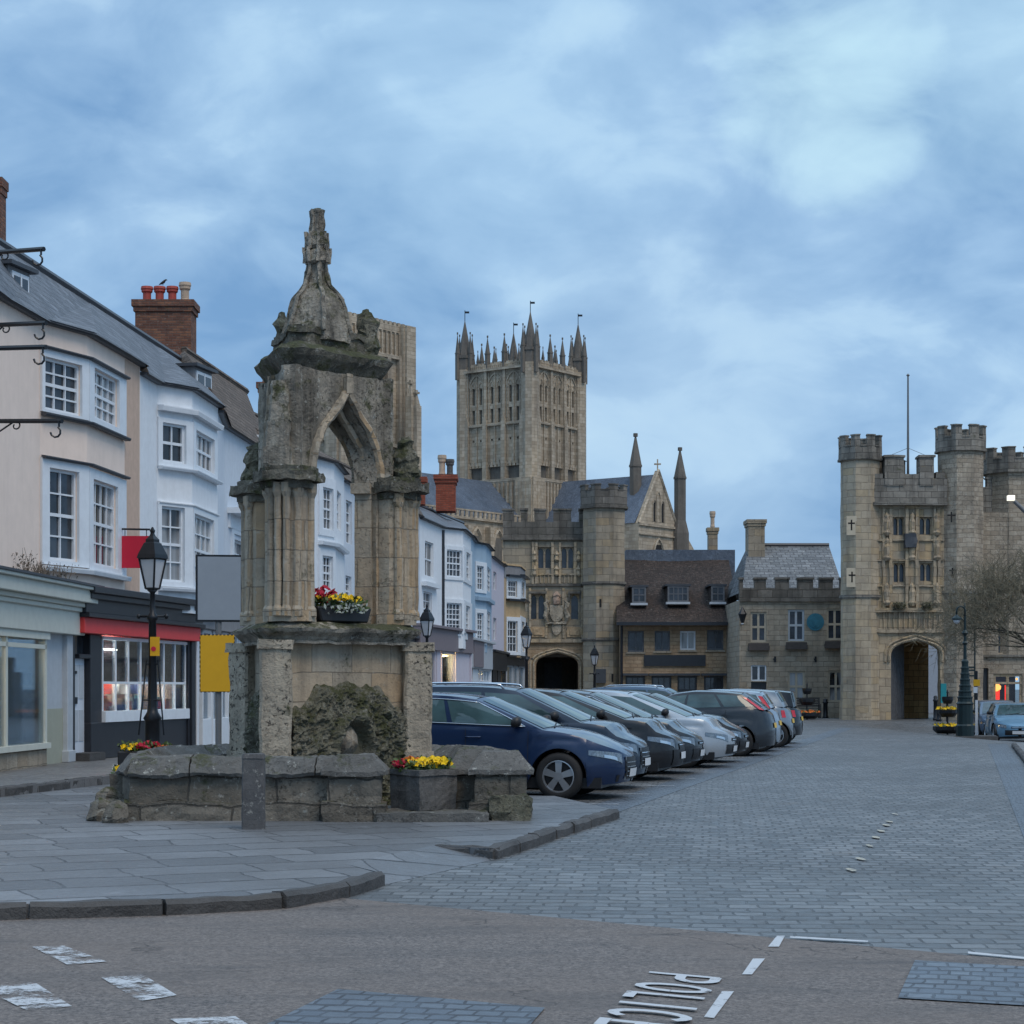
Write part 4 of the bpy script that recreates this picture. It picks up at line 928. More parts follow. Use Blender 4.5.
mb = MB(); leaves(mb, px(24, 31.4), 31.4, 3.3, .2, .2, .36, 90, .05, rnd); leaves(mb, px(50, 32.4), 32.4, 3.3, .5, .2, .22, 150, .045, rnd); mb.build('dead_leaves', M['dry'], DP, recalc=False)

# --- second house: cool white with a two-storey canted bay, black and red shop
b2p = [(140, 37.2), (157, 38.4), (192, 39.2), (218, 41.6)]
b2w = {1: [(161.5, 185, 424, 463, 2, 2), (160.5, 183.5, 507, 582, 2, 4, None, 'glass_c')], 2: [(194.5, 213, 435, 470, 4, 2, None, 'glass_c'), (192.9, 212.5, 517, 586, 4, 4, None, 'glass_c')]}
H2, F2, P2 = house('townhouse', 'blue-white town house with a two storey window bay above the black and red shop', b2p, 7.55, b2w, M['r_white'], surr=(1, 2), ridge=('line', 7.2, 9.63))
for i, bx, hl in ((1, (152.5, 192, 419, 468), b2w[1][0]), (2, (192, 216, 428, 478), b2w[2][0]), (1, (154, 192, 503, 587), b2w[1][1]), (2, (192, 216, 512, 593), b2w[2][1])):
    surround(F2[i], H2, bx, hl[:4], o=.04)
bay = [tuple(Vector(P2[1])+(Vector(P2[2])-Vector(P2[1]))*.02), P2[2], tuple(Vector(P2[3])+(Vector(P2[2])-Vector(P2[3]))*.05)]
for y, nm, d, h in ((408, 'string_course', .14, .1), (468, 'sill', .12, .06), (503, 'string_course', .05, .04), (588, 'sill', .12, .07)):
    ledge(bay, F2[1].z(.5, y), 'white' if nm == 'sill' else 'r_white', H2, nm, d, h, .0)
dormer(H2, 203, 392, 44.0, 1.0, .5)
def shopfront2():
    root = H2; a, b = pt(82, 34.0), pt(197, 40.2); fr = Frame(a, b); L = fr.L
    zt = 3.28
    mb = MB(); mb.fbox(fr, -.05, L+.1, 2.82, zt-.1, -.5, .1); mb.fbox(fr, -.05, L+.1, zt-.22, zt-.12, .1, .2); mb.fbox(fr, -.1, L+.15, zt-.12, zt, -.6, .28); mb.fbox(fr, -.05, L+.1, 2.74, 2.82, -.4, .16)
    mb.build('fascia', M['black'], root, bevel=.01)
    mb = MB(); mb.fbox(fr, -.02, L+.06, 2.46, 2.74, -.4, .06); mb.build('red_awning_box', M['red'], root, bevel=.01)
    g = fr.shift(-.12)
    ud0, ud1 = g.ux(82), g.ux(90); uw0, uw1 = g.ux(103), g.ux(186)
    # door
    mb = MB(); mb.fbox(g, g.ux(75), g.ux(78), .22, 2.46, -.2, -.05); mb.fbox(g, g.ux(90.5), uw0-.05, .22, 2.46, -.3, .0); mb.fbox(g, uw1, L, .22, 2.46, -.3, .06); mb.fbox(g, g.ux(90), L, .22, .88, -.3, .02)
    mb.fbox(g, L-.25, L, .22, 2.46, -.2, .1); mb.fbox(g, ud0-.1, ud1+.05, 2.02, 2.1, -.2, 0); mb.build('shopfront', M['black'], root, bevel=.012)
    dz = .36
    mb = MB(); mb.fbox(g, g.ux(78.5), ud1, dz, 2.02, -.16, -.11); d = mb.build('door', M['doorwhite'], root)
    mb = MB()
    for (p, q, r_, s_) in ((.1, .46, .2, .75), (.54, .9, .2, .75), (.1, .46, .95, 1.55), (.54, .9, .95, 1.55)):
        W = ud1-g.ux(78.5); mb.fbox(g, g.ux(78.5)+W*p, g.ux(78.5)+W*q, dz+r_, dz+s_, -.11, -.1)
    mb.build('door_panel', M['pale'], d)
    mb = MB(); mb.fbox(g, g.ux(79), g.ux(82), 1.22, 1.34, -.11, -.08); mb.fbox(g, g.ux(79.5), g.ux(81.5), 1.75, 1.8, -.11, -.08); mb.build('letter_plate', M['iron'], d)
    mb = MB(); mb.fbox(g, g.ux(78.5), ud1, 2.1, 2.46, -.16, -.13); mb.build('fanlight', M['glass'], root)
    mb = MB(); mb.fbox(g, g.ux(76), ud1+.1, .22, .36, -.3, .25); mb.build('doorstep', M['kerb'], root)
    # window
    mb = MB(); zb = .88; zt2 = 2.44; n = 8
    mb.fbox(g, uw0-.05, uw1+.03, zb, zb+.2, -.1, .07); mb.fbox(g, uw0-.05, uw1+.03, zt2-.06, zt2, -.1, .03)
    zm = g.z((uw0+uw1)/2, 683)
    for k in range(n):
        u = uw0+(uw1-uw0)*k/(n-1); mb.fbox(g, u-.026, u+.026, zb+.2, zt2-.06, -.025, .0)
    mb.fbox(g, uw0, uw1, zm-.022, zm+.022, -.022, -.002); sw = mb.build('shop_window', M['white'], root)
    mb = MB(); mb.fbox(g, uw0, uw1, zb+.2, zt2-.06, -.03, -.02); mb.build('pane', M['clear'], sw)
    mb = MB(); mb.fbox(g, uw0-.1, uw1+.1, .2, 2.46, -1.25, -1.2); mb.fbox(g, uw0-.1, uw1+.1, .2, zb+.12, -1.2, -.12); mb.fbox(g, uw0-.12, uw0-.1, .2, 2.46, -1.2, -.12); mb.fbox(g, uw1+.1, uw1+.12, .2, 2.46, -1.2, -.12); mb.build('display_back', M['r_peach'], root)
    mb = MB(); mb.fbox(g, uw0-.1, uw1+.1, zm+.02, zt2+.1, -.3, -.28); mb.build('blind', plain('plum_blind', (.05, .025, .04), .8), root)
    cols = [plain('display_%s' % n_, c_, .6) for n_, c_ in (('scarlet', (.6, .05, .03)), ('teal', (.05, .2, .25)), ('paper', (.6, .6, .58)), ('tan', (.45, .3, .18)), ('navy', (.03, .04, .12)), ('orange', (.75, .22, .04)))]
    rnd = random.Random(21)
    for ci, cm in enumerate(cols):
        mb = MB()
        for k in range(11):
            u = rnd.uniform(uw0+.1, uw1-.3); w_ = rnd.uniform(.08, .3); z = rnd.choice([zb+.14, zb+.14, zb+.5, zb+.8]); o = -rnd.uniform(.2, .6) if z < zb+.2 else -rnd.uniform(.7, 1.05)
            mb.fbox(g, u, u+w_, z, z+rnd.uniform(.12, .34), o-.12, o)
        mb.build('display_goods', cm, root)
    lamp = plain('strip_light', (.9, .9, .85), .5, emit=((1, .9, .75), 30)); mb = MB(); mb.fbox(g, uw0+.1, uw0+1.3, 2.2, 2.23, -.25, -.22); mb.fbox(g, uw0+.1, uw1-.1, zm+.06, zm+.09, -.75, -.6); mb.build('strip_light', lamp, root)
shopfront2()

# --- third house, partly behind the fountain
b3p = [(218, 41.6), (224, 44.0), (262, 48.5)]
b3w = {1: [(233, 246, 541, 590, 2, 4)]}
H3, F3, P3 = house('townhouse', 'plain white-blue town house with a brown tiled roof just left of the fountain', b3p, 7.45, b3w, M['r_white2'], ridge=('line', 7.2, 9.95), roofm='oldtile')
fr = F3[1]; a0, a1, z0, z1 = rect(fr, 230.5, 248, 536, 594); mb = MB()
mb.fbox(fr, a0, a0+.22, z0, z1, 0, .05); mb.fbox(fr, a1-.2, a1, z0, z1, 0, .05); mb.fbox(fr, a0-.25, a1+.2, z1+.1, z1+.42, 0, .05); mb.fbox(fr, a0-.35, a1+.3, z1+.42, z1+.55, 0, .3); mb.fbox(fr, a0, a1, z1, z1+.1, 0, .04); mb.build('window_hood', M['white'], H3)
def simple_shop(root, a, b, zt, items, fas, panels, stall='pale', fh=.7, lamp=None, zf=.22, name='shopfront', goods=None):
    """fascia plus glazed front; items are (px0, px1, kind)"""
    fr = Frame(a, b); L = fr.L; fm = M[fas]
    mb = MB(); mb.fbox(fr, 0, L, zt-fh, zt-.1, -.4, .06); mb.fbox(fr, -.03, L+.03, zt-.1, zt, -.5, .2); mb.build('fascia', fm, root, bevel=.01)
    g = fr.shift(-.06); zt2 = zt-fh
    mb = MB(); last = 0
    mb.fbox(g, 0, .16, zf, zt2, -.3, .06); mb.fbox(g, L-.16, L, zf, zt2, -.3, .06)
    gl = MB(); st = MB()
    for x0, x1, kind in items:
        u0, u1 = max(.16, g.ux(x0)), min(L-.16, g.ux(x1))
        if kind == 'panel': mb.fbox(g, u0, u1, zf, zt2, -.3, .0); continue
        zs = zf+.1 if kind == 'door' else zf+.62
        mb.fbox(g, u0, u1, zf, zs, -.3, .0); mb.fbox(g, u0, u0+.07, zs, zt2, -.12, .0); mb.fbox(g, u1-.07, u1, zs, zt2, -.12, .0); mb.fbox(g, u0, u1, zt2-.08, zt2, -.12, 0)
        if kind == 'door': mb.fbox(g, u0, u1, zs, zs+.5, -.1, -.04)
        if kind == 'wide':
            for k in range(1, 4): u = u0+(u1-u0)*k/4; mb.fbox(g, u-.025, u+.025, zs, zt2, -.1, -.02)
            mb.fbox(g, u0, u1, zt2-.55, zt2-.5, -.1, -.02)
        gl.fbox(g, u0+.06, u1-.06, zs, zt2-.07, -.1, -.08)
    mb.build(name, M[panels], root, bevel=.008)
    if gl.f: gl.build('pane', M['clear'], root)
    mb = MB(); mb.fbox(g, .05, L-.05, zf, zt2+.05, -1.1, -1.0); mb.fbox(g, .05, L-.05, zf, zf+.1, -1.0, -.2); mb.build('interior', M['r_ochre'] if lamp else M['dgrey'], root)
    if lamp:
        mb = MB(); mb.fbox(g, L*lamp[0], L*lamp[1], zt2-.16, zt2-.1, -.9, -.3); mb.build('shop_light', plain('warm_shop_light', (1, .8, .5), .5, emit=((1, .72, .32), lamp[2])), root)
    return fr
simple_shop(H3, pt(197.5, 40.4), pt(262, 48.2), 3.45, [(203, 212, 'window'), (213, 220, 'door'), (222, 229, 'window'), (230, 238, 'window'), (239, 250, 'wide')], 'r_grey', 'white')
# --- houses seen through the arch and behind the fountain
b4p = [(262, 48.5), (318, 53.0), (334, 54.0), (344, 57.0)]
b4w = {1: [(321.5, 332, 488, 530, 3, 4, None, 'glass_c'), (321, 331.5, 556, 590, 3, 4)], 0: [(270, 277, 488, 530, 2, 4), (295, 302, 488, 530, 2, 4)], 2: [(337, 341, 492, 530, 2, 4)]}
H4, F4, P4 = house('townhouse', 'blue-white town house with a shallow bay seen through the fountain arch', b4p, 7.8, b4w, M['r_white'], surr=(1,), roofm='oldtile')
surround(F4[1], H4, (318, 334, 478, 536), b4w[1][0][:4]); surround(F4[1], H4, (318, 334, 549, 596), b4w[1][1][:4])
ledge([P4[1], P4[2], P4[3]], F4[1].z(.5, 542), 'white', H4, 'string_course', .15, .1)
simple_shop(H4, pt(262, 48.2), pt(344, 56.8), 3.4, [(266, 290, 'wide'), (292, 300, 'door'), (303, 340, 'wide')], 'mauve', 'pale')
b5p = [(344, 57.0), (366, 60.5), (420, 68.8)]
b5w = {0: [(346, 352, 501, 544, 2, 4), (345.5, 351.5, 576, 606, 2, 4)], 1: [(376, 382, 520, 550, 2, 4), (400, 405, 525, 555, 2, 4)]}
H5, F5, P5 = house('townhouse', 'narrow white town house standing mostly hidden behind the right pier of the fountain', b5p, 7.6, b5w, M['r_white2'], roofm='oldtile')
simple_shop(H5, pt(344, 56.8), pt(420, 68.6), 3.3, [(350, 366, 'wide'), (380, 390, 'door'), (395, 415, 'wide')], 'dgrey', 'pale')
b6p = [(420, 68.8), (443, 73.0), (463, 74.0), (471, 77.4)]
b6w = {0: [(425, 433.5, 542, 577, 2, 2), (423.5, 432, 592, 626, 2, 4)], 1: [(446, 461.5, 550, 577, 4, 4), (445.7, 461, 603, 636, 4, 6)], 2: [(465.3, 469.3, 553, 580, 2, 4), (465, 469, 606, 640, 2, 6)]}
H6, F6, P6 = house('townhouse', 'bright white town house with a canted bay and black drainpipe right of the fountain', b6p, 7.55, b6w, M['r_white'], ridge=(-.6, 11, 1.4), surr=(1, 2))
for i, bx, k in ((1, (443.5, 463.2, 546, 580), 0), (2, (463.2, 471, 549, 584), 0), (1, (443.5, 463.2, 599, 634), 1), (2, (463.2, 471, 602, 634), 1)): surround(F6[i], H6, bx, b6w[i][k][:4])
mb = MB(); q = F6[1].p(-.12, 0, .08); mb.tube([(q[0], q[1], 3.2), (q[0], q[1], 7.4)], .075, 8); mb.build('drainpipe', M['black'], H6)
mb = MB(); fr = F6[0]; a0, a1, z0, z1 = rect(fr, 421.5, 436, 586, 630); mb.fbox(fr, a0, a1, z1-.05, z1+.1, 0, .2); mb.build('window_hood', M['white'], H6)
simple_shop(H6, pt(419, 67.5), pt(472, 76.6), 3.75, [(426, 436, 'window'), (437, 441, 'panel'), (442, 455, 'door'), (456, 471, 'panel')], 'mauve', 'r_lilac', fh=.9, lamp=(.4, .7, 22))
b7p = [(471, 77.4), (475, 81.0), (486, 82.2), (491.5, 86.0)]
b7w = {1: [(476, 483, 566, 590, 3, 4), (476, 483, 613, 642, 3, 5)], 2: [(487.3, 490.6, 568, 592, 2, 4), (487.3, 490.6, 612, 642, 2, 4)]}
H7, F7, P7 = house('townhouse', 'pale sky-blue town house with flat parapet in the middle of the terrace', b7p, 7.6, b7w, M['r_blue'], ridge=(-.6, 9, .8), surr=(1, 2))
for i, bx, k in ((1, (475, 485.8, 562, 593), 0), (1, (475, 485.8, 609, 645), 1)): surround(F7[i], H7, bx, b7w[i][k][:4], mat=M['white'])
ledge([P7[1], P7[2], P7[3]], F7[1].z(.5, 597), 'r_blue', H7, 'string_course', .15, .15)
simple_shop(H7, pt(471, 77.0), pt(491.5, 85.6), 3.5, [(473, 478, 'panel'), (479, 490, 'wide')], 'pale', 'white', fh=1.2)
mb = MB(); fr = Frame(pt(471, 77.0), pt(491.5, 85.6)); mb.fbox(fr, fr.ux(472), fr.ux(481.5), 2.35, 3.45, .06, .1); mb.build('sign_board', M['mauve'], H7)
b8p = [(491.5, 86.0), (504, 93.0)]
b8w = {0: [(493.5, 496.5, 572, 590, 1, 2), (493.5, 496.5, 618, 640, 1, 2)]}
H8, F8, P8 = house('townhouse', 'narrow lilac-white town house between the sky-blue and ochre houses', b8p, 7.35, b8w, M['r_lilac'], ridge=(-.6, 6, .6))
simple_shop(H8, pt(491.5, 85.7), pt(506, 93.6), 3.2, [(493, 497, 'panel'), (498, 501, 'panel'), (502, 504.5, 'door')], 'black', 'black', fh=.9, lamp=(.5, .9, 16))
b9p = [(504, 93.0), (506, 94.5), (520, 95.6), (525, 99.0)]
b9w = {1: [(507, 516.5, 581, 597, 4, 3), (507, 517, 621, 652, 3, 4)], 2: [(521, 524, 582, 597, 2, 3), (521, 524, 622, 652, 2, 4)]}
H9, F9, P9 = house('townhouse', 'ochre and grey house with white window bays at the far end of the terrace', b9p, 7.45, b9w, M['r_ochre'], roof=False, coping=True, surr=(1, 2))
for i, bx, k in ((1, (505.8, 519.8, 577, 600), 0), (1, (505.8, 519.8, 617, 655), 1), (2, (520, 524.8, 577, 601), 0), (2, (520, 524.8, 617, 656), 1)): surround(F9[i], H9, bx, b9w[i][k][:4], mat=M['white'])
for i in (0, 1, 2):
    fr = F9[i]; mb = MB(); mb.fbox(fr, 0, fr.L, zy(577, fr.Y(0)), 7.44, .0, .012); mb.build('grey_upper_wall', M['r_grey'], H9)
for fr in (F9[1], F9[2]):
    for yy in (577, 601): mb = MB(); mb.fbox(fr, -.05, fr.L+.05, zy(yy, fr.Y(.5)), zy(yy, fr.Y(.5))+.1, 0, .25); mb.build('string_course', M['black'], H9)
simple_shop(H9, pt(505.5, 93.6), pt(526, 98.8), 3.1, [(507, 513, 'window'), (514, 518, 'door'), (519, 525, 'window')], 'black', 'pale', fh=.5)

# chimneys
def chimney(name, label, x0, x1, yt, yb, Y, pots, mat='brick', depth=None, rot=0, potm=('pot_red',), poth=.55, cap=.1):
    X0, X1 = px(x0, Y), px(x1, Y); z1 = zy(yt, Y); z0 = zy(yb, Y); d = depth or (X1-X0)*.6; cx = (X0+X1)/2; w_ = X1-X0
    root = thing(name, label, 'chimney', (cx, Y, z0))
    n = Vector((math.cos(rot), math.sin(rot))); mb = MB()
    rotbox(mb, (cx, Y), Vector((n.y, -n.x)), w_-2*cap, d, z0, z1-.35); rotbox(mb, (cx, Y), Vector((n.y, -n.x)), w_-cap, d+cap, z1-.35, z1-.2); rotbox(mb, (cx, Y), Vector((n.y, -n.x)), w_, d+cap*2, z1-.2, z1)
    mb.build('stack', M[mat], root)
    for k in range(pots):
        q = Vector((cx, Y))+n*((k+.5)/pots-.5)*(w_-.35); mb = MB(); h = poth*(1.25 if potm[k % len(potm)] == 'pot_buff' else 1); r_ = min(.15, w_*.2)
        mb.lathe(q.x, q.y, [(r_*.85, z1), (r_, z1+h*.1), (r_*.85, z1+h*.2), (r_*.85, z1+h*.6), (r_*1.15, z1+h*.68), (r_*1.15, z1+h*.78), (r_*1.3, z1+h*.85), (r_*1.2, z1+h), (r_*.7, z1+h)], 12)
        mb.build('chimney_pot', M[potm[k % len(potm)]], root)
    return root
chimney('chimney', 'wide red brick chimney stack with four pots above the slate roof', 135, 197, 303, 372, 60, 4, potm=('pot_red', 'pot_red', 'pot_red', 'pot_buff'), depth=1.0, poth=.5)
chimney('chimney', 'tall plain brick chimney at the left edge of the picture', -30, 5.5, 180, 262, 44, 1, poth=.1, cap=.05)
chimney('chimney', 'small brick chimney with one buff pot peeping out left of the fountain top', 257, 274, 383, 415, 66, 1, potm=('pot_buff',), poth=.5)
chimney('chimney', 'orange brick chimney with two pots right of the fountain', 434, 458, 476, 512, 82, 2, mat='newbrick', potm=('pot_buff', 'planter'), poth=.7, depth=1.2)
chimney('chimney', 'low orange brick chimney just touching the right edge of the fountain', 415, 427.5, 478, 505, 78, 0, mat='newbrick', depth=.8)
BD = MB(); bx_, by_, bz_ = px(162.5, 60), 60, zy(284, 60)
BD.tube([(bx_-.16, by_, bz_-.02), (bx_-.05, by_, bz_+.04), (bx_+.05, by_, bz_+.1), (bx_+.11, by_, bz_+.17), (bx_+.16, by_, bz_+.2), (bx_+.22, by_, bz_+.18)], [.012, .05, .065, .045, .035, .005], 8)
BD.tube([(bx_, by_, bz_+.04), (bx_, by_, bz_-.04)], .008, 4); BD.tube([(bx_+.03, by_+.03, bz_+.04), (bx_+.03, by_+.03, bz_-.04)], .008, 4)
BD.v = [(bx_+(p[0]-bx_)*.7, by_+(p[1]-by_)*.7, bz_+(p[2]-bz_)*.7-.01) for p in BD.v]
tag(BD.build('crow', M['bird'], smooth=True), 'small black crow perched on the second red chimney pot', 'bird')

# hanging sign brackets at the left edge
def bracket(label, x1, y1, Y, zdrop=.0, th=.035):
    Z = zy(y1, Y); X1 = px(x1, Y); X0 = -8.25
    root = thing('sign_bracket', label, 'bracket', (X0, Y+.9, Z), 'empty iron sign brackets')
    mb = MB(); A = Vector((X0, Y+1.2, Z+.16)); B = Vector((X1, Y, Z)); mb.tube([A, B], th, 6)
    C_ = Vector((X0, Y+1.2, Z-.55)); mb.tube([C_, A+(B-A)*.62], .013, 5)
    def curl(p, r_):
        return [(p.x+r_*math.cos(t)-r_, p.y, p.z-.05-r_*math.sin(t)*1.0-.02*k/8) for k, t in enumerate([R(a) for a in range(-60, 230, 24)])]
    mb.tube(curl(A+(B-A)*.66, .045), .011, 5); mb.build('arm', M['iron'], root)
    mb = MB(); h = B+Vector((-.04, 0, 0)); mb.tube([h, h+Vector((0, 0, -.08))]+[h+Vector((-.05+.07*math.cos(t), 0, -.15-.075*math.sin(t))) for t in [R(a) for a in (-60, -20, 20, 60, 100, 140, 175)]], .015, 6); mb.build('hook', M['iron'], root)
bracket('topmost black iron sign bracket at the left edge, against the sky', 44, 249, 27)
bracket('black iron sign bracket with a hook, upper of the close pair at the left edge', 46, 323, 27)
bracket('black iron sign bracket with a hook, lower of the close pair at the left edge', 46, 347, 25.5)
bracket('lowest and longest black iron sign bracket at the left edge, beneath the upper window', 62, 421, 27)
# crimson hanging sign
root = thing('hanging_sign', 'blank crimson hanging sign on a black arm behind the lantern', 'sign', (*pt(122, 36.0), 4.6)); Y = 35.8
z0, z1 = zy(568, Y), zy(536, Y); MB().box(px(122, Y), px(149, Y), Y-.02, Y+.02, z0, z1).build('panel', M['redsign'], root)
mb = MB(); mb.tube([(px(119, Y), Y, zy(529, Y)), (px(150, Y), Y, zy(529.5, Y))], .02, 6); mb.tube([(px(146.5, Y), Y, zy(529.5, Y)), (px(146.5, Y), Y, z1)], .008, 4); mb.tube([(px(125, Y), Y, zy(529.5, Y)), (px(125, Y), Y, z1)], .008, 4); mb.build('arm', M['iron'], root)
# ------------------------------------------------------------------ far stone buildings
def hfr(x0, x1, Y, Y1=None): return Frame(pt(x0, Y), pt(x1, Y if Y1 is None else Y1))
def gothic(fr, root, x0, x1, y0, y1, nl, sm='carve', o=-.18, trans=False, hood=True):
    """opening holding a slab of pointed lights; returns the hole"""
    h = rect(fr, x0, x1, y0, y1); u0, u1, z0, z1 = h; W = (u1-u0)/nl; mb = MB(); m = W*.13; H = z1-z0
    for k in range(nl):
        a = u0+W*k; arch_slab(mb, fr, a, a+W, z0, z1, a+m, a+W-m, z1-W*.75, z1-W*.12, 'pointed', o-.1, o, zb=z0+.06)
        if trans: mb.fbox(fr, a+m, a+W-m, z0+H*.48, z0+H*.54, o-.09, o-.02)
    w = mb.build('tracery_window', M[sm], root); mb = MB(); mb.fbox(fr, u0, u1, z0, z1, o-.2, o-.13); mb.build('pane', M['glass_lead'], w)
    if hood: mb = MB(); mb.fbox(fr, u0-.1, u1+.1, z1+.02, z1+.14, 0.0, .14); mb.fbox(fr, u0-.1, u0, z1-.4, z1+.02, 0, .1); mb.fbox(fr, u1, u1+.1, z1-.4, z1+.02, 0, .1); mb.build('hood_mould', M['porch_old'], w)
    return h
def quoin_prism(mb, cx, cy, r, n, zs, rot=R(22.5)):
    for z0, z1, k in zs: mb.prism(ring(cx, cy, r*k, n, rot), z0, z1)
def turret(root, cx, cy, r, zbase, zcrown, ztop, strings, sm, dm, nm='turret', mer=.5, capz=.06, loops=()):
    mb = MB(); mb.prism(ring(cx, cy, r, 8, R(22.5)), zbase, zcrown); t = mb.build(nm, M[sm], root, weather=(.5, .03, 1.5))
    mb = MB()
    for z in strings: mb.prism(ring(cx, cy, r*1.09, 8, R(22.5)), z-.06, z+.06, .985); mb.prism(ring(cx, cy, r*1.05, 8, R(22.5)), z-.12, z-.06)
    if mb.f: mb.build('string_course', M[dm], t)
    mb = MB(); R2 = r*1.12; hm = (ztop-zcrown)*mer
    mb.prism(ring(cx, cy, R2*1.04, 8, R(22.5)), zcrown-.05, zcrown+.06); mb.prism(ring(cx, cy, R2, 8, R(22.5)), zcrown, ztop-hm)
    P = ring(cx, cy, R2, 8, R(22.5))
    for i in range(8):
        a, b = P[(i+1) % 8], P[i]; fr = Frame(b, a); L = fr.L
        for (p, q) in ((0, .3), (.7, 1)): mb.fbox(fr, L*p, L*q, ztop-hm, ztop-capz, -.26, 0.0)
    for i in range(8):
        a, b = P[(i+1) % 8], P[i]; fr = Frame(b, a); L = fr.L
        for (p, q) in ((-.02, .32), (.68, 1.02)): mb.fbox(fr, L*p, L*q, ztop-capz, ztop, -.3, .04)
        mb.fbox(fr, L*.3, L*.7, ztop-hm, ztop-hm+capz, -.3, .03)
    mb.build('crown', M[dm], t, weather=(.4, .02, 2))
    return t
def crossloop(mb, fr, u, z, h=.7, w_=.4):
    mb.fbox(fr, u-.035, u+.035, z-h/2, z+h/2, -.02, .006); mb.fbox(fr, u-w_/2, u+w_/2, z+h*.1, z+h*.1+.07, -.02, .007)

# --- gateway with a tall side turret
Y = 106.0; PO = thing('gatehouse', 'weathered stone gatehouse with coat of arms, tall turret and dark pointed archway', 'gatehouse', (*pt(560, Y), 0))
fr = hfr(503, 585, Y); A = fr.ux
zt = fr.z(0, 540); zl = fr.z(0, 641); hs = []
mb = MB()
for a in ((537.4, 551.5, 547, 569, 2), (561, 574, 547, 569, 2)): hs.append(gothic(fr, PO, *a, sm='carve', hood=False))
for a in ((530, 545, 594, 620, 2), (570, 579.5, 594, 620, 1)): hs.append(gothic(fr, PO, *a, sm='carve'))
wall(mb, fr, 0, A(585), zl, zt, hs, t=.3); mb.build('wall', M['porch'], PO)
mb = MB(); a0, a1 = A(536), A(578.5); arch_slab(mb, fr, A(524), A(585), -.05, zl, a0, a1, fr.z(0, 666), fr.z(0, 653), 'tudor', -.9, 0.002); mb.fbox(fr, 0, A(524), -.05, zl, -.9, 0); mb.build('gate_wall', M['pub'], PO)
mb = MB()
for k, (e, o) in enumerate(((.12, .05), (.3, .02))): pts = arch_pts(a0-e, a1+e, fr.z(0, 666), fr.z(0, 653)+e*.8, 'tudor'); mb.tube([fr.p(a0-e, 0, o)]+[fr.p(u, z, o) for u, z in pts]+[fr.p(a1+e, 0, o)], .07, 6)
mb.fbox(fr, A(528), A(585), zl-.1, zl+.1, 0, .18); mb.build('arch_moulding', M['carve'], PO)
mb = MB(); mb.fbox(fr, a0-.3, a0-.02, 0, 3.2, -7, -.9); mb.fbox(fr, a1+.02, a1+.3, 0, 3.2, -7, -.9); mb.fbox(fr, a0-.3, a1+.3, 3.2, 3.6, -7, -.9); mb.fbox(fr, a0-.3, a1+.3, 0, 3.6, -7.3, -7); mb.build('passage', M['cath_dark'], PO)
mb = MB(); c = A(556); mb.fbox(fr, c-.5, c+.5, 1.4, 3.0, -6.99, -6.9); mb.build('inner_door', M['oak'], PO)
mb = MB(); mb.fbox(fr, -.1, A(585), zt, zt+.12, 0, .22); mb.fbox(fr, 0, A(585), fr.z(0, 585)-.06, fr.z(0, 585)+.06, 0, .12); mb.build('string_course', M['porch_old'], PO)
mb = MB(); zp = fr.z(0, 522); ztp = fr.z(0, 508.5); mb.fbox(fr, 0, A(585), zt+.12, zp, -.5, .05)
for a, b in ((503, 514), (521, 527.5), (534.5, 546), (553.5, 571), (579, 585)): mb.fbox(fr, max(0, A(a)), A(b), zp, ztp-.1, -.5, .05); mb.fbox(fr, max(0, A(a))-.04, A(b)+.04, ztp-.1, ztp, -.55, .1)
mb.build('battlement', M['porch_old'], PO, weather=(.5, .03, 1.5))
# carved panels, shield and side buttresses
mb = MB()
for x in (533, 536.4, 552.6, 560, 575, 582): mb.fbox(fr, A(x)-.07, A(x)+.07, fr.z(0, 584), fr.z(0, 542), 0, .1)
for x in (530, 546.5, 563.5, 582): mb.fbox(fr, A(x)-.06, A(x)+.06, fr.z(0, 638), fr.z(0, 588), 0, .12)
for x, y in ((534.5, 556), (556.5, 556), (578.5, 556), (534.5, 571), (556.5, 571), (578.5, 571)):
    u = A(x); z = fr.z(0, y); mb.lathe(*fr.p(u, 0, .08)[:2], [(.05, z-.3), (.14, z-.2), (.1, z), (.15, z+.1), (.03, z+.3)], 6)
mb.fbox(fr, A(531), A(581), fr.z(0, 575), fr.z(0, 573.5), 0, .07)
for x in [540.5, 544.5, 548.5, 564.5, 568.3, 571.5]: mb.fbox(fr, A(x)-.03, A(x)+.03, fr.z(0, 583), fr.z(0, 575), 0, .05)
mb.build('carved_panelling', M['carve'], PO, weather=(.3, .03, 3))
mb = MB(); c = A(556.5)
def shield(cu, cz, w_, h): return [(cu-w_/2, cz+h/2), (cu-w_/2, cz-h*.1), (cu-w_*.3, cz-h*.35), (cu, cz-h/2), (cu+w_*.3, cz-h*.35), (cu+w_/2, cz-h*.1), (cu+w_/2, cz+h/2)]
mb.fpoly(fr, shield(c, fr.z(0, 614), .72, .95), 0, .16); mb.fbox(fr, c-.55, c+.55, fr.z(0, 624), fr.z(0, 622), 0, .2)
for s_ in (-1, 1):
    mb.tube([fr.p(c+s_*.5, fr.z(0, 622), .1), fr.p(c+s_*.62, fr.z(0, 616), .14), fr.p(c+s_*.5, fr.z(0, 610), .16), fr.p(c+s_*.58, fr.z(0, 604), .12), fr.p(c+s_*.4, fr.z(0, 600), .1)], [.1, .14, .12, .13, .05], 6)
mb.fpoly(fr, shield(c, fr.z(0, 630), .5, .6), 0, .12); mb.build('coat_of_arms', M['fount_pit'], PO, weather=(.15, .05, 5))
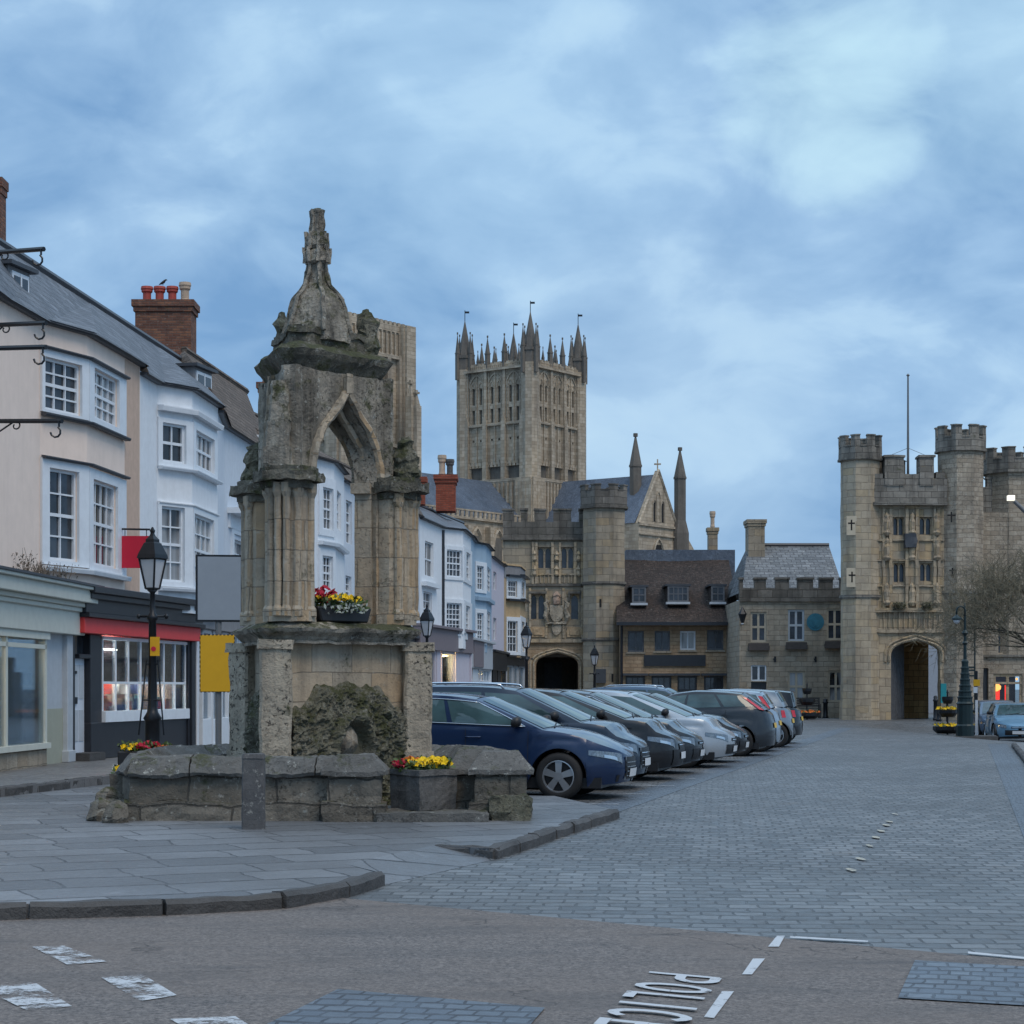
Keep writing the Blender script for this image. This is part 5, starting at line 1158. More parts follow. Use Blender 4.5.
mb = MB(); u = c; z = fr.z(0, 599); mb.lathe(*fr.p(u, 0, .1)[:2], [(.16, z-.3), (.22, z-.1), (.2, z+.1), (.24, z+.2), (.05, z+.4)], 8); mb.build('carved_crest', plain('faded_red_carving', (.36, .26, .2), .9, 0, .3), PO, weather=(.1, .05, 6))
for x in (538, 574.5): mb = MB(); mb.fbox(fr, A(x)-.42, A(x)+.42, fr.z(0, 637), fr.z(0, 627), 0, .06); mb.fbox(fr, A(x)-.25, A(x)+.25, fr.z(0, 635), fr.z(0, 629), .06, .12); mb.build('carved_badge', plain('rusty_badge', (.4, .29, .18), .9, 0, .3), PO, weather=(.2, .03, 5))
mb = MB(); mb.box(px(503, Y), px(585, Y), Y+.92, Y+9, 3.7, zt); mb.build('rear_block', M['porch'], PO)
tx, ty = px(604, 105.2), 105.6
T = turret(PO, tx, ty, 1.2, -.05, zy(508, 105.2), zy(485, 105.2), [zy(583, 105.2), zy(639, 105.2)], 'porch', 'porch_old', mer=.28)
mb = MB(); g = Frame((tx-1, ty-1.13), (tx+1, ty-1.13)); 
for y, x in ((603, 600.5), (678, 612.5)): mb.fbox(g, g.ux(x)-.05, g.ux(x)+.05, g.z(1, y+4), g.z(1, y-4), -.05, .012)
mb.build('arrow_slit', M['void'], T)
g = hfr(596, 606, 104.2); mb = MB(); mb.fbox(g, 0, g.L, g.z(0, 683), g.z(0, 669), -.6, 0); mb.build('notice_board', M['dgrey'], T)

# --- brown roofed building
Y = 104.0; PU = thing('inn', 'long stone inn with dark tiled roof, three dormers and blank black sign', 'inn', (*pt(680, Y), 0))
fr = hfr(620, 740, Y); A = fr.ux; ze = fr.z(0, 622); hs = []
for a in ((627.7, 644, 631, 652), (654.6, 670, 631, 651), (680, 695.6, 631, 650), (707, 723.5, 630, 650)):
    h = rect(fr, *a); hs.append(h); window(fr, *h, 2, 1, PU, fm=M['white'] if a[0] == 680 else M['oak'], gm=M['glass_c'] if a[0] == 680 else M['glass_lead'], rec=.12, fw=.09, bw=.07)
for a in ((625.5, 645, 676, 704), (651.5, 671.5, 676, 704), (677.5, 697, 676, 704), (704, 723.5, 676, 704)):
    h = rect(fr, *a); hs.append(h); window(fr, *h, 3, 2, PU, fm=M['black'], gm=M['glass'], rec=.16, fw=.1, bw=.04)
mb = MB(); wall(mb, fr, 0, fr.L, -.05, ze+.05, hs, t=.25); mb.build('wall', M['pub'], PU)
mb = MB()
for h in hs[4:]: mb.fbox(fr, h[0]-.15, h[1]+.15, h[3]+.02, h[3]+.14, 0, .28)
mb.build('window_canopy', M['dgrey'], PU)
mb = MB(); mb.fbox(fr, A(644), A(705.5), fr.z(0, 666), fr.z(0, 655), 0.01, .1); mb.build('sign_board', M['black'], PU)
mb = MB()
for h in hs[:4]: mb.fbox(fr, h[0]-.08, h[1]+.08, h[2]-.1, h[2], 0, .08)
mb.build('sill', M['deanery'], PU)
ER = []; n = 40
def roofp(a, b):
    x = 616.5+(741-616.5)*a; t = b; Yf = 103.2+5.8*t; sag = math.sin(a*7+1)*.05+math.sin(a*3)*.06
    z = ze-.05+(zy(560.5, 109)-ze)*(t if t > .16 else t*.78/.9)+sag*t*1.2; xx = x+(3.5*t if a < .02 else 0)
    return (px(x, 103.2)+(.3*t if a < .04 else 0), Yf, z+noise.noise(Vector((x*.2, t*9, 0)))*.04)
mb = MB().grid(roofp, n, 18); rf = mb.build('roof', M['tile'], PU)
mb = MB(); mb.fbox(Frame((px(616.5, 103.2), 103.2), (px(741, 103.2), 103.2)), 0, px(741, 103.2)-px(616.5, 103.2), ze-.2, ze-.03, -.2, .1); mb.build('gutter', M['black'], rf)
for (x0, x1, y0, y1, nx) in ((632, 646, 587, 603, 2), (667.5, 688.5, 586, 602, 4), (711, 724.5, 586, 602, 2)):
    Yd = 104.4; g = hfr(x0, x1, Yd); z0, z1 = g.z(0, y1), g.z(0, y0)
    mb = MB(); mb.fbox(g, 0, g.L, z0-.2, z1, -2.6, -.05); d = mb.build('dormer', M['tile'], PU)
    mb = MB(); mb.fbox(g, -.12, g.L+.12, z1, z1+.1, -3, .12); mb.build('dormer_roof', M['dgrey'], d)
    window(g, .0, g.L, z0, z1, nx, 2, d, fm=M['oak'], gm=M['glass_lead'], rec=-.06, fw=.09, bw=.05, sash=False); mb = MB(); mb.fbox(g, -.08, g.L+.08, z0-.12, z0, -.2, .12); mb.build('sill', M['pale'], d)
mb = MB(); mb.box(px(625, 110), px(733, 110), 109.0, 112, 4, zy(551, 110)); mb.build('lead_ridge', M['lead'], PU)
mb = MB(); mb.box(px(740, Y)-.25, px(740, Y), Y+.01, Y+7, -.05, ze+.1); mb.box(px(620, Y), px(620, Y)+.2, Y+.01, Y+7, -.05, ze+.1); mb.build('end_wall', M['pub'], PU)
mb = MB(); q = A(621.5); mb.tube([fr.p(q, 0, .12), fr.p(q, ze-.2, .12)], .07, 8); mb.build('drainpipe', M['black'], PU)
chimney('chimney', 'slim stone chimney rising from the lead ridge of the inn', 706.5, 718.5, 528, 560, 109.5, 1, mat='porch', potm=('pot_buff',), depth=.7, poth=.75, cap=.08)
chimney('chimney', 'broad pale stone chimney between the inn and the battlemented house', 745, 765, 520.5, 590, 103.0, 0, mat='porch', depth=1.4, cap=.1)

# --- battlemented grey house
Y = 98.0; DE = thing('stone_house', 'grey rubble-stone house with battlements, mullioned windows and a round turquoise plaque', 'house', (*pt(795, Y), 0))
fr = hfr(739.5, 846, Y); A = fr.ux; zp = fr.z(0, 600); hs = []
for a, ny in (((750.5, 766.5, 612, 642), 2), ((788, 804.4, 609.5, 641), 2), ((826.7, 843, 608.5, 640), 2), ((788, 805, 671, 702), 2), ((828, 844, 670.5, 702), 2)):
    h = rect(fr, *a); hs.append(h); window(fr, *h, 2, ny, DE, fm=M['pale'] if a[0] == 788 and a[2] < 650 else M['stonetrim'], gm=M['glass_c'] if a[2] > 650 else M['glass_lead'], rec=.1, fw=.1, bw=.11, sash=False)
h = rect(fr, 751, 766.5, 665, 681); hs.append(h); window(fr, *h, 2, 1, DE, fm=M['white'], gm=M['glass'], rec=.1, fw=.07, bw=.1)
h = rect(fr, 751, 766.5, 682, 720); h = (h[0], h[1], 0, h[3]); hs.append(h); mb = MB(); mb.fbox(fr, h[0], h[1], 0, h[3], -.25, -.15); mb.build('door', M['black'], DE)
mb = MB(); wall(mb, fr, 0, fr.L, -.05, zp, hs, t=.2); mb.build('wall', M['deanery'], DE)
mb = MB()
for h in hs[:3]: mb.fbox(fr, h[0]-.12, h[1]+.12, h[2]-.42, h[2]-.2, .0, .3); mb.fbox(fr, h[0]-.1, h[1]+.1, h[2]-.2, h[2]-.06, .0, .2)
mb.build('window_box_ledge', M['wood'], DE)
mb = MB(); zc = fr.z(0, 588); zm = fr.z(0, 579.5); mb.fbox(fr, 0, fr.L, zp, zc, -.35, .03); mb.fbox(fr, 0, fr.L, zp-.08, zp+.06, .03, .14)
for a, b in ((739.5, 743), (754.5, 766), (775.5, 789), (797.6, 813), (819.3, 833), (840, 846)): mb.fbox(fr, max(0, A(a)), A(b), zc, zm, -.35, .03); mb.fbox(fr, max(0, A(a))-.05, A(b)+.05, zm, zm+.1, -.4, .1)
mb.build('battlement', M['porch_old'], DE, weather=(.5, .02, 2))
mb = MB(); x0, x1 = px(742, 98.5), px(845, 98.5); zr = zy(545, 103); zv = zy(592, 98.6)
mb.add([(x0, 98.6, zv), (x1, 98.6, zv), (x1, 103.5, zr), (x0+.9, 103.5, zr), (x1, 108, zv), (x0, 108, zv)], [(0, 1, 2, 3), (3, 2, 4, 5), (0, 3, 5)]); mb.build('roof', M['slate_stone'], DE)
mb = MB(); mb.tube([(x0+.9, 103.5, zr+.03), (x1, 103.5, zr+.03)], .12, 6); mb.build('ridge_tiles', M['dgrey'], DE)
mb = MB(); pc = fr.p(A(815.3), 0, .02); z = fr.z(0, 622); n = 20
for r_, o in ((.44, .05), (.3, .08)):
    vs = [fr.p(A(815.3)+r_*math.cos(2*math.pi*k/n), z+r_*math.sin(2*math.pi*k/n), o) for k in range(n)]+[fr.p(A(815.3)+r_*math.cos(2*math.pi*k/n), z+r_*math.sin(2*math.pi*k/n), 0.002) for k in range(n)]
    mb.add(vs, [tuple(range(n))]+[(k, (k+1) % n, n+(k+1) % n, n+k) for k in range(n)])
mb.fpoly(fr, [(A(815.3)-.15, z+.05), (A(815.3), z+.22), (A(815.3)+.15, z+.05), (A(815.3)+.06, z-.2), (A(815.3)-.06, z-.2)], .08, .12); mb.build('plaque', M['plaque'], DE)
mb = MB()
for x in (775, 815.5): mb.fbox(fr, A(x)-.05, A(x)+.05, fr.z(0, 662), fr.z(0, 656.5), 0, .05); mb.fbox(fr, A(x)-.09, A(x)+.05, fr.z(0, 660), fr.z(0, 658.5), 0, .055)
mb.build('wall_anchor', M['iron'], DE)
mb = MB(); mb.box(px(739.5, Y), px(739.5, Y)+.2, Y+.01, Y+8, -.05, zp); mb.build('end_wall', M['deanery'], DE)

# --- great gatehouse on the right
Y = 92.0; EY = thing('gatehouse', 'large golden castellated gatehouse with two tall octagonal turrets, flagpole and open archway', 'gatehouse', (*pt(910, Y), 0))
fr = hfr(874, 944, Y+.2); A = fr.ux; hs = []; zt = fr.z(0, 503); z2 = fr.z(0, 631)
for a in ((893.3, 904, 517, 536, 2), (919.6, 931.8, 517, 535.5, 2), (893.5, 905, 563, 583, 2), (920, 932, 563, 582, 2)): hs.append(gothic(fr, EY, *a, sm='carve', hood=False, o=-.15))
mb = MB(); wall(mb, fr, 0, fr.L, z2, zt, hs, t=.3); mb.build('wall', M['carve'], EY)
a0, a1 = A(891), A(940.2); mb = MB(); arch_slab(mb, fr, 0, fr.L, -.05, z2, a0, a1, fr.z(0, 656), fr.z(0, 640.5), 'tudor', -.35, .002); mb.build('gate_wall', M['carve'], EY)
mb = MB()
for e, o in ((.1, .06), (.28, .03)): pts = arch_pts(a0-e, a1+e, fr.z(0, 656), fr.z(0, 640.5)+e*.9, 'tudor'); mb.tube([fr.p(a0-e, fr.z(0, 662), o)]+[fr.p(u, z, o) for u, z in pts]+[fr.p(a1+e, fr.z(0, 662), o)], .065, 6)
mb.fbox(fr, 0, fr.L, z2-.08, z2+.08, 0, .14); mb.fbox(fr, 0, fr.L, fr.z(0, 610)-.1, fr.z(0, 610)+.08, 0, .2)
for x in (883.5, 890.5, 906.5, 916.8, 934.5, 938.5): mb.fbox(fr, A(x)-.07, A(x)+.07, fr.z(0, 608), fr.z(0, 508), 0, .12)
for x in range(884, 942, 5): mb.fbox(fr, A(x)-.03, A(x)+.03, fr.z(0, 629), fr.z(0, 612), 0, .07)
for x in (886.5, 911.6, 936.5):
    for y in (545, 590, 520): u = A(x); z = fr.z(0, y); mb.lathe(*fr.p(u, 0, .1)[:2], [(.1, z-.75), (.2, z-.6), (.14, z-.5), (.16, z-.1), (.1, z+.05), (.12, z+.2), (.03, z+.35)], 7)
for y in (540, 560, 586): mb.fbox(fr, 0, fr.L, fr.z(0, y)-.04, fr.z(0, y)+.04, 0, .1)
mb.build('carved_panelling', M['carve'], EY, weather=(.35, .035, 2.5))
mb = MB(); mb.fbox(fr, A(903.5), A(915.5), fr.z(0, 548), fr.z(0, 534), .02, .35); mb.build('niche_canopy', M['dgrey'], EY, weather=(.2, .04, 4))
rnd = random.Random(2)
for x0, x1 in ((893, 905), (921, 932)): mb = MB(); leaves(mb, (px(x0, Y)+px(x1, Y))/2, Y-.1, zy(609.5, Y), (px(x1, Y)-px(x0, Y))/2, .2, .28, 260, .14, rnd); mb.build('ledge_plant', M['moss'], EY, recalc=False)
mb = MB(); zq = fr.z(0, 484); mb.fbox(fr, -.1, fr.L+.1, zt, zq+.25, -.5, .25); mb.fbox(fr, -.1, fr.L+.1, zt-.12, zt+.02, .0, .38)
zc = fr.z(0, 474.5)
mb.fbox(fr, 0, A(882), zq+.25, zc, -.5, .25); mb.fbox(fr, A(935), fr.L, zq+.25, zc+.1, -.5, .25); mb.fbox(fr, A(903), A(918), zq+.25, zc, -.5, .25)
for a, b, yt in ((883.7, 902.7, 458), (918.6, 932.6, 458)): mb.fbox(fr, A(a), A(b), zq-.1, fr.z(0, yt), -.5, .3); mb.fbox(fr, A(a)-.06, A(b)+.06, fr.z(0, yt), fr.z(0, yt)+.1, -.55, .36)
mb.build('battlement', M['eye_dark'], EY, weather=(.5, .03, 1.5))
mb = MB(); q = fr.p(A(892), 0, -1.8); mb.prism(ring(q[0], q[1], 1.0, 6), zt, zy(458, 93)); mb.prism(ring(q[0], q[1], 1.12, 6), zy(459, 93), zy(453.5, 93), .15); mb.build('stair_cap', M['eye_dark'], EY)
mb = MB(); mb.box(px(876, Y), px(942, Y), Y+1.6, Y+3.0, 3.9, zt); mb.build('upper_block', M['eye'], EY)
q = fr.p(A(912.3), 0, -1.0); mb = MB(); mb.tube([(q[0], q[1], zt-.5), (q[0], q[1], zy(377, q[1]))], [.075, .04], 8); fp = mb.build('flagpole', M['pole'], EY)
mb = MB(); zb = zy(448, q[1])
for s_ in (-1, 1): mb.tube([(q[0], q[1], zb), (q[0]+s_*1.2, q[1], zb-.5)], .012, 3)
mb.lathe(q[0], q[1], [(.02, zy(377, q[1])), (.09, zy(377, q[1])+.08), (.02, zy(377, q[1])+.16)], 8); mb.build('stay', M['pole'], fp)
turret(EY, px(860, Y+.6), Y+.6, .93, -.05, zy(459, Y), zy(435, Y), [zy(596, Y)], 'eye', 'eye_dark', mer=.5)
turret(EY, px(960.5, Y+.7), Y+.7, 1.07, -.05, zy(450, Y), zy(425, Y), [zy(592, Y)], 'eye_rubble', 'eye_dark', mer=.5)
for x, rr_ in ((860, 1.0), (960.5, 1.15)): mb = MB(); mb.prism(ring(px(x, Y+.65), Y+.65, rr_, 8, R(22.5)), -.05, zy(700, Y), .97); mb.build('turret_plinth', M['eye'], EY)
mb = MB(); g = Frame((px(840, Y), Y+.6-.86), (px(880, Y), Y+.6-.86))
for x, y in ((852.5, 525), (852.5, 577)): mb.fbox(g, g.ux(x)-.28, g.ux(x)+.2, g.z(0, y+10), g.z(0, y-9), -.03, .0)
lo = mb.build('dressed_slab', plain('pale_slab', (.48, .42, .32), .9, 0, .1), EY); mb = MB()
for x, y in ((851.5, 525), (852, 577)): crossloop(mb, g, g.ux(x), g.z(0, y), .5, .32)
g = Frame((px(940, Y), Y+.7-.99), (px(980, Y), Y+.7-.99)); crossloop(mb, g, g.ux(951.5), g.z(0, 517), .5, .38)
crossloop(mb, g, g.ux(952.5), g.z(0, 572), .4, .3); mb.build('cross_slit', M['void'], EY)
# archway: open oak leaf, inner wall, daylight beyond
mb = MB(); p0 = fr.p(a0+.02, 0, -.4); g = Frame((p0[0], p0[1]), (p0[0]+1.0, p0[1]+1.6))
arc = [(0, .03), (g.L, .03), (g.L, 3.7), (g.L*.6, 3.7), (0, 3.6)]; mb.fpoly(g, arc, -.08, 0)
for k in range(7): mb.fbox(g, g.L*(k+.5)/7-.02, g.L*(k+.5)/7+.02, .1, 2.9, 0, .03)
mb.build('door_leaf', M['oak'], EY)
ix0, ix1 = px(896, 97), px(928.5, 97)
mb = MB(); mb.box(px(885, Y), px(889, Y), Y+1.5, Y+8, 0, 3.9); mb.box(ix0, ix1, 97, 97.4, 0, 3.9); mb.box(px(885, Y), px(951, Y), Y+1.5, Y+8, 3.7, 4.2); mb.build('inner_wall', M['inner'], EY)
mb = MB(); mb.box(px(975, Y), px(979, Y), Y+1.5, Y+7, 0, 3.9); mb.build('passage_wall', M['inner'], EY)
mb = MB(); mb.box(px(890, 118), px(970, 118), 118, 119, -.1, 5.2); tag(mb.build('garden_wall', plain('grey_blue_render', (.3, .34, .4), .9, 0, .08)), 'pale rendered wall glimpsed through the right-hand archway', 'wall')
# --- wing right of the gatehouse
Y = 93.2; WG = thing('stone_house', 'stone wing with a crenellated turret and a red-lit shop window behind the bare tree', 'house', (*pt(1000, Y), 0))
fr = hfr(976, 1120, Y); A = fr.ux; hs = []
hs.append(gothic(fr, WG, 998, 1008.5, 620, 654, 1, sm='eye', hood=False)); hs.append(gothic(fr, WG, 1009.5, 1018, 620, 654, 1, sm='eye', hood=False))
h = rect(fr, 993.5, 1022.5, 674, 706); hs.append(h); W1 = window(fr, *h, 2, 1, WG, fm=M['carve'], gm=M['clear'], rec=.1, fw=.12, bw=.14, sash=False)
mb = MB(); zz_ = fr.z(0, 683); mb.fbox(fr, h[0], h[1], zz_-.05, zz_+.05, -.12, -.03); mb.build('transom', M['carve'], W1)
hd = rect(fr, 979, 988.5, 668, 720); hd = (hd[0], hd[1], 0, hd[3]); hs.append(hd)
mb = MB(); wall(mb, fr, 0, fr.L, -.05, fr.z(0, 512), hs, t=.3); mb.build('wall', M['eye_rubble'], WG)
mb = MB(); mb.fbox(fr, hd[0], hd[1], 0, hd[3], -.3, -.2); mb.build('door', M['dgrey'], WG)
mb = MB(); mb.fbox(fr, 0, fr.L, fr.z(0, 656)-.05, fr.z(0, 656)+.06, 0, .14); mb.build('string_course', M['eye_dark'], WG)
mb = MB(); mb.fbox(fr, h[0]-.3, h[1]+.3, h[2]-.6, h[3]+.3, -2.6, -2.5); mb.fbox(fr, h[0]-.3, h[1]+.3, h[2]-.5, h[2]-.05, -2.5, -.3); mb.fbox(fr, h[0]-.3, h[1]+.3, h[3]+.1, h[3]+.2, -2.5, -.3); mb.build('interior', M['dgrey'], WG)
red = plain('red_glow_panel', (.7, .03, .02), .5, emit=((1, .04, .02), 1.3)); gol = plain('amber_lamp', (1, .7, .3), .5, emit=((1, .4, .08), 2.2))
mb = MB(); u = h[0]; W_ = h[1]-h[0]; mb.fbox(fr, u+W_*.08, u+W_*.42, h[2]-.1, h[2]+1.05, -1.2, -1.15); mb.fbox(fr, u+W_*.55, u+W_*.68, h[2]-.1, h[2]+1.0, -.9, -.85); mb.build('display_panel', red, WG)
mb = MB(); mb.lathe(*fr.p(u+W_*.27, 0, -1.0)[:2], [(.05, h[2]+.7), (.22, h[2]+.8), (.24, h[2]+.95), (.05, h[2]+1.1)], 10); mb.lathe(*fr.p(u+W_*.93, 0, -.7)[:2], [(.02, h[3]-.3), (.06, h[3]-.24), (.02, h[3]-.18)], 8); mb.build('lamp', gol, WG)
turret(WG, px(1014, Y+1), Y+1.2, 1.34, 3, zy(471, Y), zy(446.5, Y), [], 'eye_rubble', 'eye_dark', mer=.5)
mb = MB(); g = hfr(978, 992, Y+.6); mb.fbox(g, 0, g.L, 8, g.z(0, 487), -.4, 0); merlons(mb, g, 0, g.L, g.z(0, 487), g.z(0, 479), 2, -.4, 0); mb.fbox(fr, A(1035), fr.L, fr.z(0, 512), fr.z(0, 490), -.4, 0); mb.build('battlement', M['eye_dark'], WG)

# ------------------------------------------------------------------ the cathedral
CA = thing('cathedral', 'huge gothic cathedral with a pinnacled square central tower rising behind the market place', 'cathedral', (2.5, 262, 0))
C0 = Vector((2.55, 262.0)); l_ = Vector((-.8, .6)); r_ = Vector((.6, .8)); S = 12.0
corners = [C0, C0+r_*S, C0+r_*S+l_*S, C0+l_*S]
Z = lambda y: EYE+(HY-y)*262/F
zb, zs, zm, zp, zpt = 20, Z(478), Z(421), Z(365), Z(357.5)
mb = MB(); mbp = MB(); mbd = MB(); mbw = MB()
for i in range(4):
    fr = Frame(corners[i-1] if i else corners[3], corners[i]) ; L = fr.L; hs = []
    cb = 1.25; bw_ = (L-2*cb)/3
    for k in range(3):
        c = cb+bw_*(k+.5)
        for s_ in (-1, 1):
            cu = c+s_*.62
            for (z0, z1) in ((zm+.3, zm+2.2), (zm+2.9, zm+5.2)): hs.append((cu-.24, cu+.24, z0, z1))
        hs.append((c-bw_*.36, c+bw_*.36, zs+.15, zs+2.2))
        for s_ in (-1, 1): hs.append((c+s_*.62-.16, c+s_*.62+.16, zm-2.2, zm-1.9))
    hs2 = [h for h in hs]
    us = sorted(hs2)
    # holes are stacked in columns; build the wall column by column to keep the face count low
    wall(mb, fr, 0, L, zs, zp, hs2, t=.35)
    mbd.fbox(fr, .5, L-.5, zs, zp-1, -.5, -.36)
    for k in range(4):
        u = cb+bw_*k; mbp.fbox(fr, u-.34, u+.34, zs, zm+.4, 0, .5); mbp.fbox(fr, u-.24, u+.24, zm+.4, zp, 0, .3)
        mbp.fpoly(fr, [(u-.34, zm+.4), (u+.34, zm+.4), (u, zm+1.6)], 0, .45)
    for k in range(3):
        c = cb+bw_*(k+.5); mbp.fbox(fr, c-.07, c+.07, zs+2.6, zp-.4, 0, .18)
        for s_ in (-1, 1): mbp.fbox(fr, c+s_*1.1-.06, c+s_*1.1+.06, zs+2.6, zp-.4, 0, .14)
        for q in range(5): u = c-1.3+q*.65; mbp.fpoly(fr, [(u-.25, zs+1.9), (u+.25, zs+1.9), (u, zs+2.9)], -.05, .12)
        for s_ in (-1, 1):
            pts = arch_pts(c+s_*.62-.34, c+s_*.62+.34, zm+5.0, zm+6.0, 'pointed'); mbp.tube([fr.p(u, z, .05) for u, z in pts], .09, 4)
        pts = arch_pts(c-1.25, c+1.25, zm+5.2, zp-.5, 'pointed'); mbp.tube([fr.p(u, z, .08) for u, z in pts], .11, 4)
    mbp.fbox(fr, -.3, L+.3, zm-.16, zm+.1, 0, .34); mbp.fbox(fr, -.3, L+.3, zp-.2, zp+.15, 0, .55); mbp.fbox(fr, -.5, L+.5, zs-.25, zs+.12, 0, .8)
    mbw.fbox(fr, 0, L, zp+.15, zpt-.25, -.35, .1)
    for q in range(17): u = L*(q+.5)/17; mbw.fbox(fr, u-.2, u+.2, zpt-.25, zpt, -.35, .1)
    for q in range(34): u = L*(q+.5)/34; mbw.fbox(fr, u-.06, u+.06, zp+.15, zpt-.3, .1, .2)
    # stage under the tower
    mb.fbox(fr, -.9, L+.9, zb-12, zs-.25, -2, .7)
    for q in range(16): u = L*(q+.5)/16; mbp.fbox(fr, u-.14, u+.14, zb, zs-.4, .7, .95)
tw = mb.build('central_tower', M['cath'], CA, recalc=False); mbp.build('tower_buttresses', M['cath'], tw); mbd.build('belfry_louvres', M['cath_dark'], tw); mbw.build('tower_parapet', M['cath'], tw)
def pinn(mb, x, y, w_, z0, z1, z2, n=4, rot=R(37)):
    """square shaft with crocketed spirelet"""
    mb.prism(ring(x, y, w_, n, rot+R(45)), z0, z1); mb.prism(ring(x, y, w_*1.2, n, rot+R(45)), z1, z1+w_*.35); mb.prism(ring(x, y, w_*.95, n, rot+R(45)), z1+w_*.35, z2, .04)
    mb.prism(ring(x, y, w_*.3, 4), z2-.1, z2+.2)
dc = R(90)-R(53.13)
vane = MB()
for i, c in enumerate(corners):
    cen = sum(corners, Vector((0, 0)))/4; d = (c-cen).normalized(); q = c-d*.55; mb = MB()
    m3 = MB(); m3.prism(ring(q.x, q.y, 1.15, 8, R(8)), zs, zp+.4); m3.build('corner_buttress', M['cath'], tw); mb.prism(ring(q.x, q.y, 1.1, 8, R(8)), zp+.4, zp+2.1); mb.prism(ring(q.x, q.y, 1.25, 8, R(8)), zp+2.0, zp+2.4); mb.prism(ring(q.x, q.y, .95, 8, R(8)), zp+2.4, Z(311), .05)
    for k in range(4):
        a = R(37)+k*math.pi/2; e = q+Vector((math.cos(a), math.sin(a)))*1.25; pinn(mb, e.x, e.y, .33, zp-1, zp+2.6, Z(325))
    mb.build('corner_pinnacle', M['cath_pin'], tw, weather=None)
    vane.tube([(q.x, q.y, Z(312)), (q.x, q.y, Z(300))], .05, 4); vane.box(q.x+.05, q.x+.6, q.y-.03, q.y+.03, Z(303), Z(301))
vane.build('weather_vane', M['iron'], tw)
for i in range(4):
    fr = Frame(corners[i-1] if i else corners[3], corners[i]); L = fr.L
    for k, u in enumerate((L*.24, L*.38, L*.62, L*.76, L*.5)):
        q = fr.p(u, 0, -.1); big = k in (1, 2); mb = MB(); pinn(mb, q[0], q[1], .38 if big else .22, zp-.2, zp+(2.2 if big else 1.3), Z(331) if big else Z(345)); mb.build('parapet_pinnacle', M['cath_pin'], tw)
# transept with gable and twin turrets
g0 = C0+r_*6.3; dv = Vector((.8, -.6)); Lt = 16.2; h_ = 4.7; zr = 29.7; ze = 23.0
e0 = g0+dv*.4; e1 = g0+dv*Lt
mb = MB(); P_ = [e0-r_*h_, e1-r_*h_, e1+r_*h_, e0+r_*h_]; mb.prism([tuple(p) for p in P_], 0, ze); mb.add([(*(e1-r_*h_), ze), (*(e1+r_*h_), ze), (*e1, zr+.5), (*(e1-r_*h_-dv*.5), ze), (*(e1+r_*h_-dv*.5), ze), (*(e1-dv*.5), zr+.5)], [(0, 1, 2), (3, 5, 4), (0, 2, 5, 3), (1, 4, 5, 2)])
mb.prism([tuple(p) for p in (e0-r_*(h_+3), e1-dv*1-r_*(h_+3), e1-dv*1+r_*(h_+3), e0+r_*(h_+3))], 0, 17.5)
tr = mb.build('transept', M['cath'], CA)
mb = MB(); ins = dv*.55
mb.add([(*(e0-r_*(h_+.1)), ze), (*(e1-ins-r_*(h_+.1)), ze), (*(e1-ins), zr), (*e0, zr), (*(e1-ins+r_*(h_+.1)), ze), (*(e0+r_*(h_+.1)), ze)], [(0, 1, 2, 3), (3, 2, 4, 5)]); mb.build('roof', M['lead'], tr)
g = Frame(e1-r_*h_, e1+r_*h_); mb = MB(); mb.fbox(g, 0, g.L, ze-.3, ze, 0, .25); mb.fbox(g, 0, g.L, ze-1.5, ze-1.3, 0, .25)
for s0, s1 in ((0, g.L/2), (g.L, g.L/2)): mb.tube([g.p(s0, ze, .05), g.p(s1, zr+.6, .05)], .2, 4)
c = g.L/2
for u, z1 in ((c-1.0, 26.3), (c, 27.4), (c+1.0, 26.3)): pts = arch_pts(u-.42, u+.42, z1-.8, z1, 'pointed'); mb.tube([g.p(u-.42, ze+.4, .05)]+[g.p(a, z, .05) for a, z in pts]+[g.p(u+.42, ze+.4, .05)], .09, 4)
pts = arch_pts(c-1.2, c+1.2, 19.0, 21.2, 'pointed'); mb.tube([g.p(a, z, .05) for a, z in pts], .2, 4)
q = g.p(c, 0, -.1); mb.box(q[0]-.08, q[0]+.08, q[1]-.08, q[1]+.08, zr, zr+2); mb.box(q[0]-.45, q[0]+.45, q[1]-.1, q[1]+.1, zr+1.25, zr+1.45)
mb.build('gable_moulding', M['cath'], tr)
mb = MB(); mb.fbox(g, c-1.28, c-.75, ze+.4, 25.9, .0, .03); mb.fbox(g, c+.75, c+1.28, ze+.4, 25.9, .0, .03); mb.fbox(g, c-.9, c+.9, 17.5, 20.4, 0, .03); mb.build('lancet_window', M['void'], tr)
for x, yb, yt, Yt, sg in ((635.5, 467, 436, 258, -1), (680, 479, 450, 261, 1)):
    X = px(x, Yt); zz1 = zy(yb, Yt); zz2 = zy(yt, Yt); mb = MB(); mb.prism(ring(X, Yt, .82, 8, R(22.5)), 20, zz1); mb.prism(ring(X, Yt, .92, 8, R(22.5)), zz1, zz1+.25); mb.prism(ring(X, Yt, .86, 8, R(22.5)), zz1+.25, zz2, .12)
    mb.prism(ring(X, Yt, .3, 6), zz2-.1, zz2+.35); mb.prism(ring(X, Yt, 1.25, 8, R(22.5)), 0, ze-.8, 1); mb.prism(ring(X, Yt, 1.25, 8, R(22.5)), ze-.8, ze+1.2, .6)
    mb.build('corner_turret', M['cath_pin'], tr)
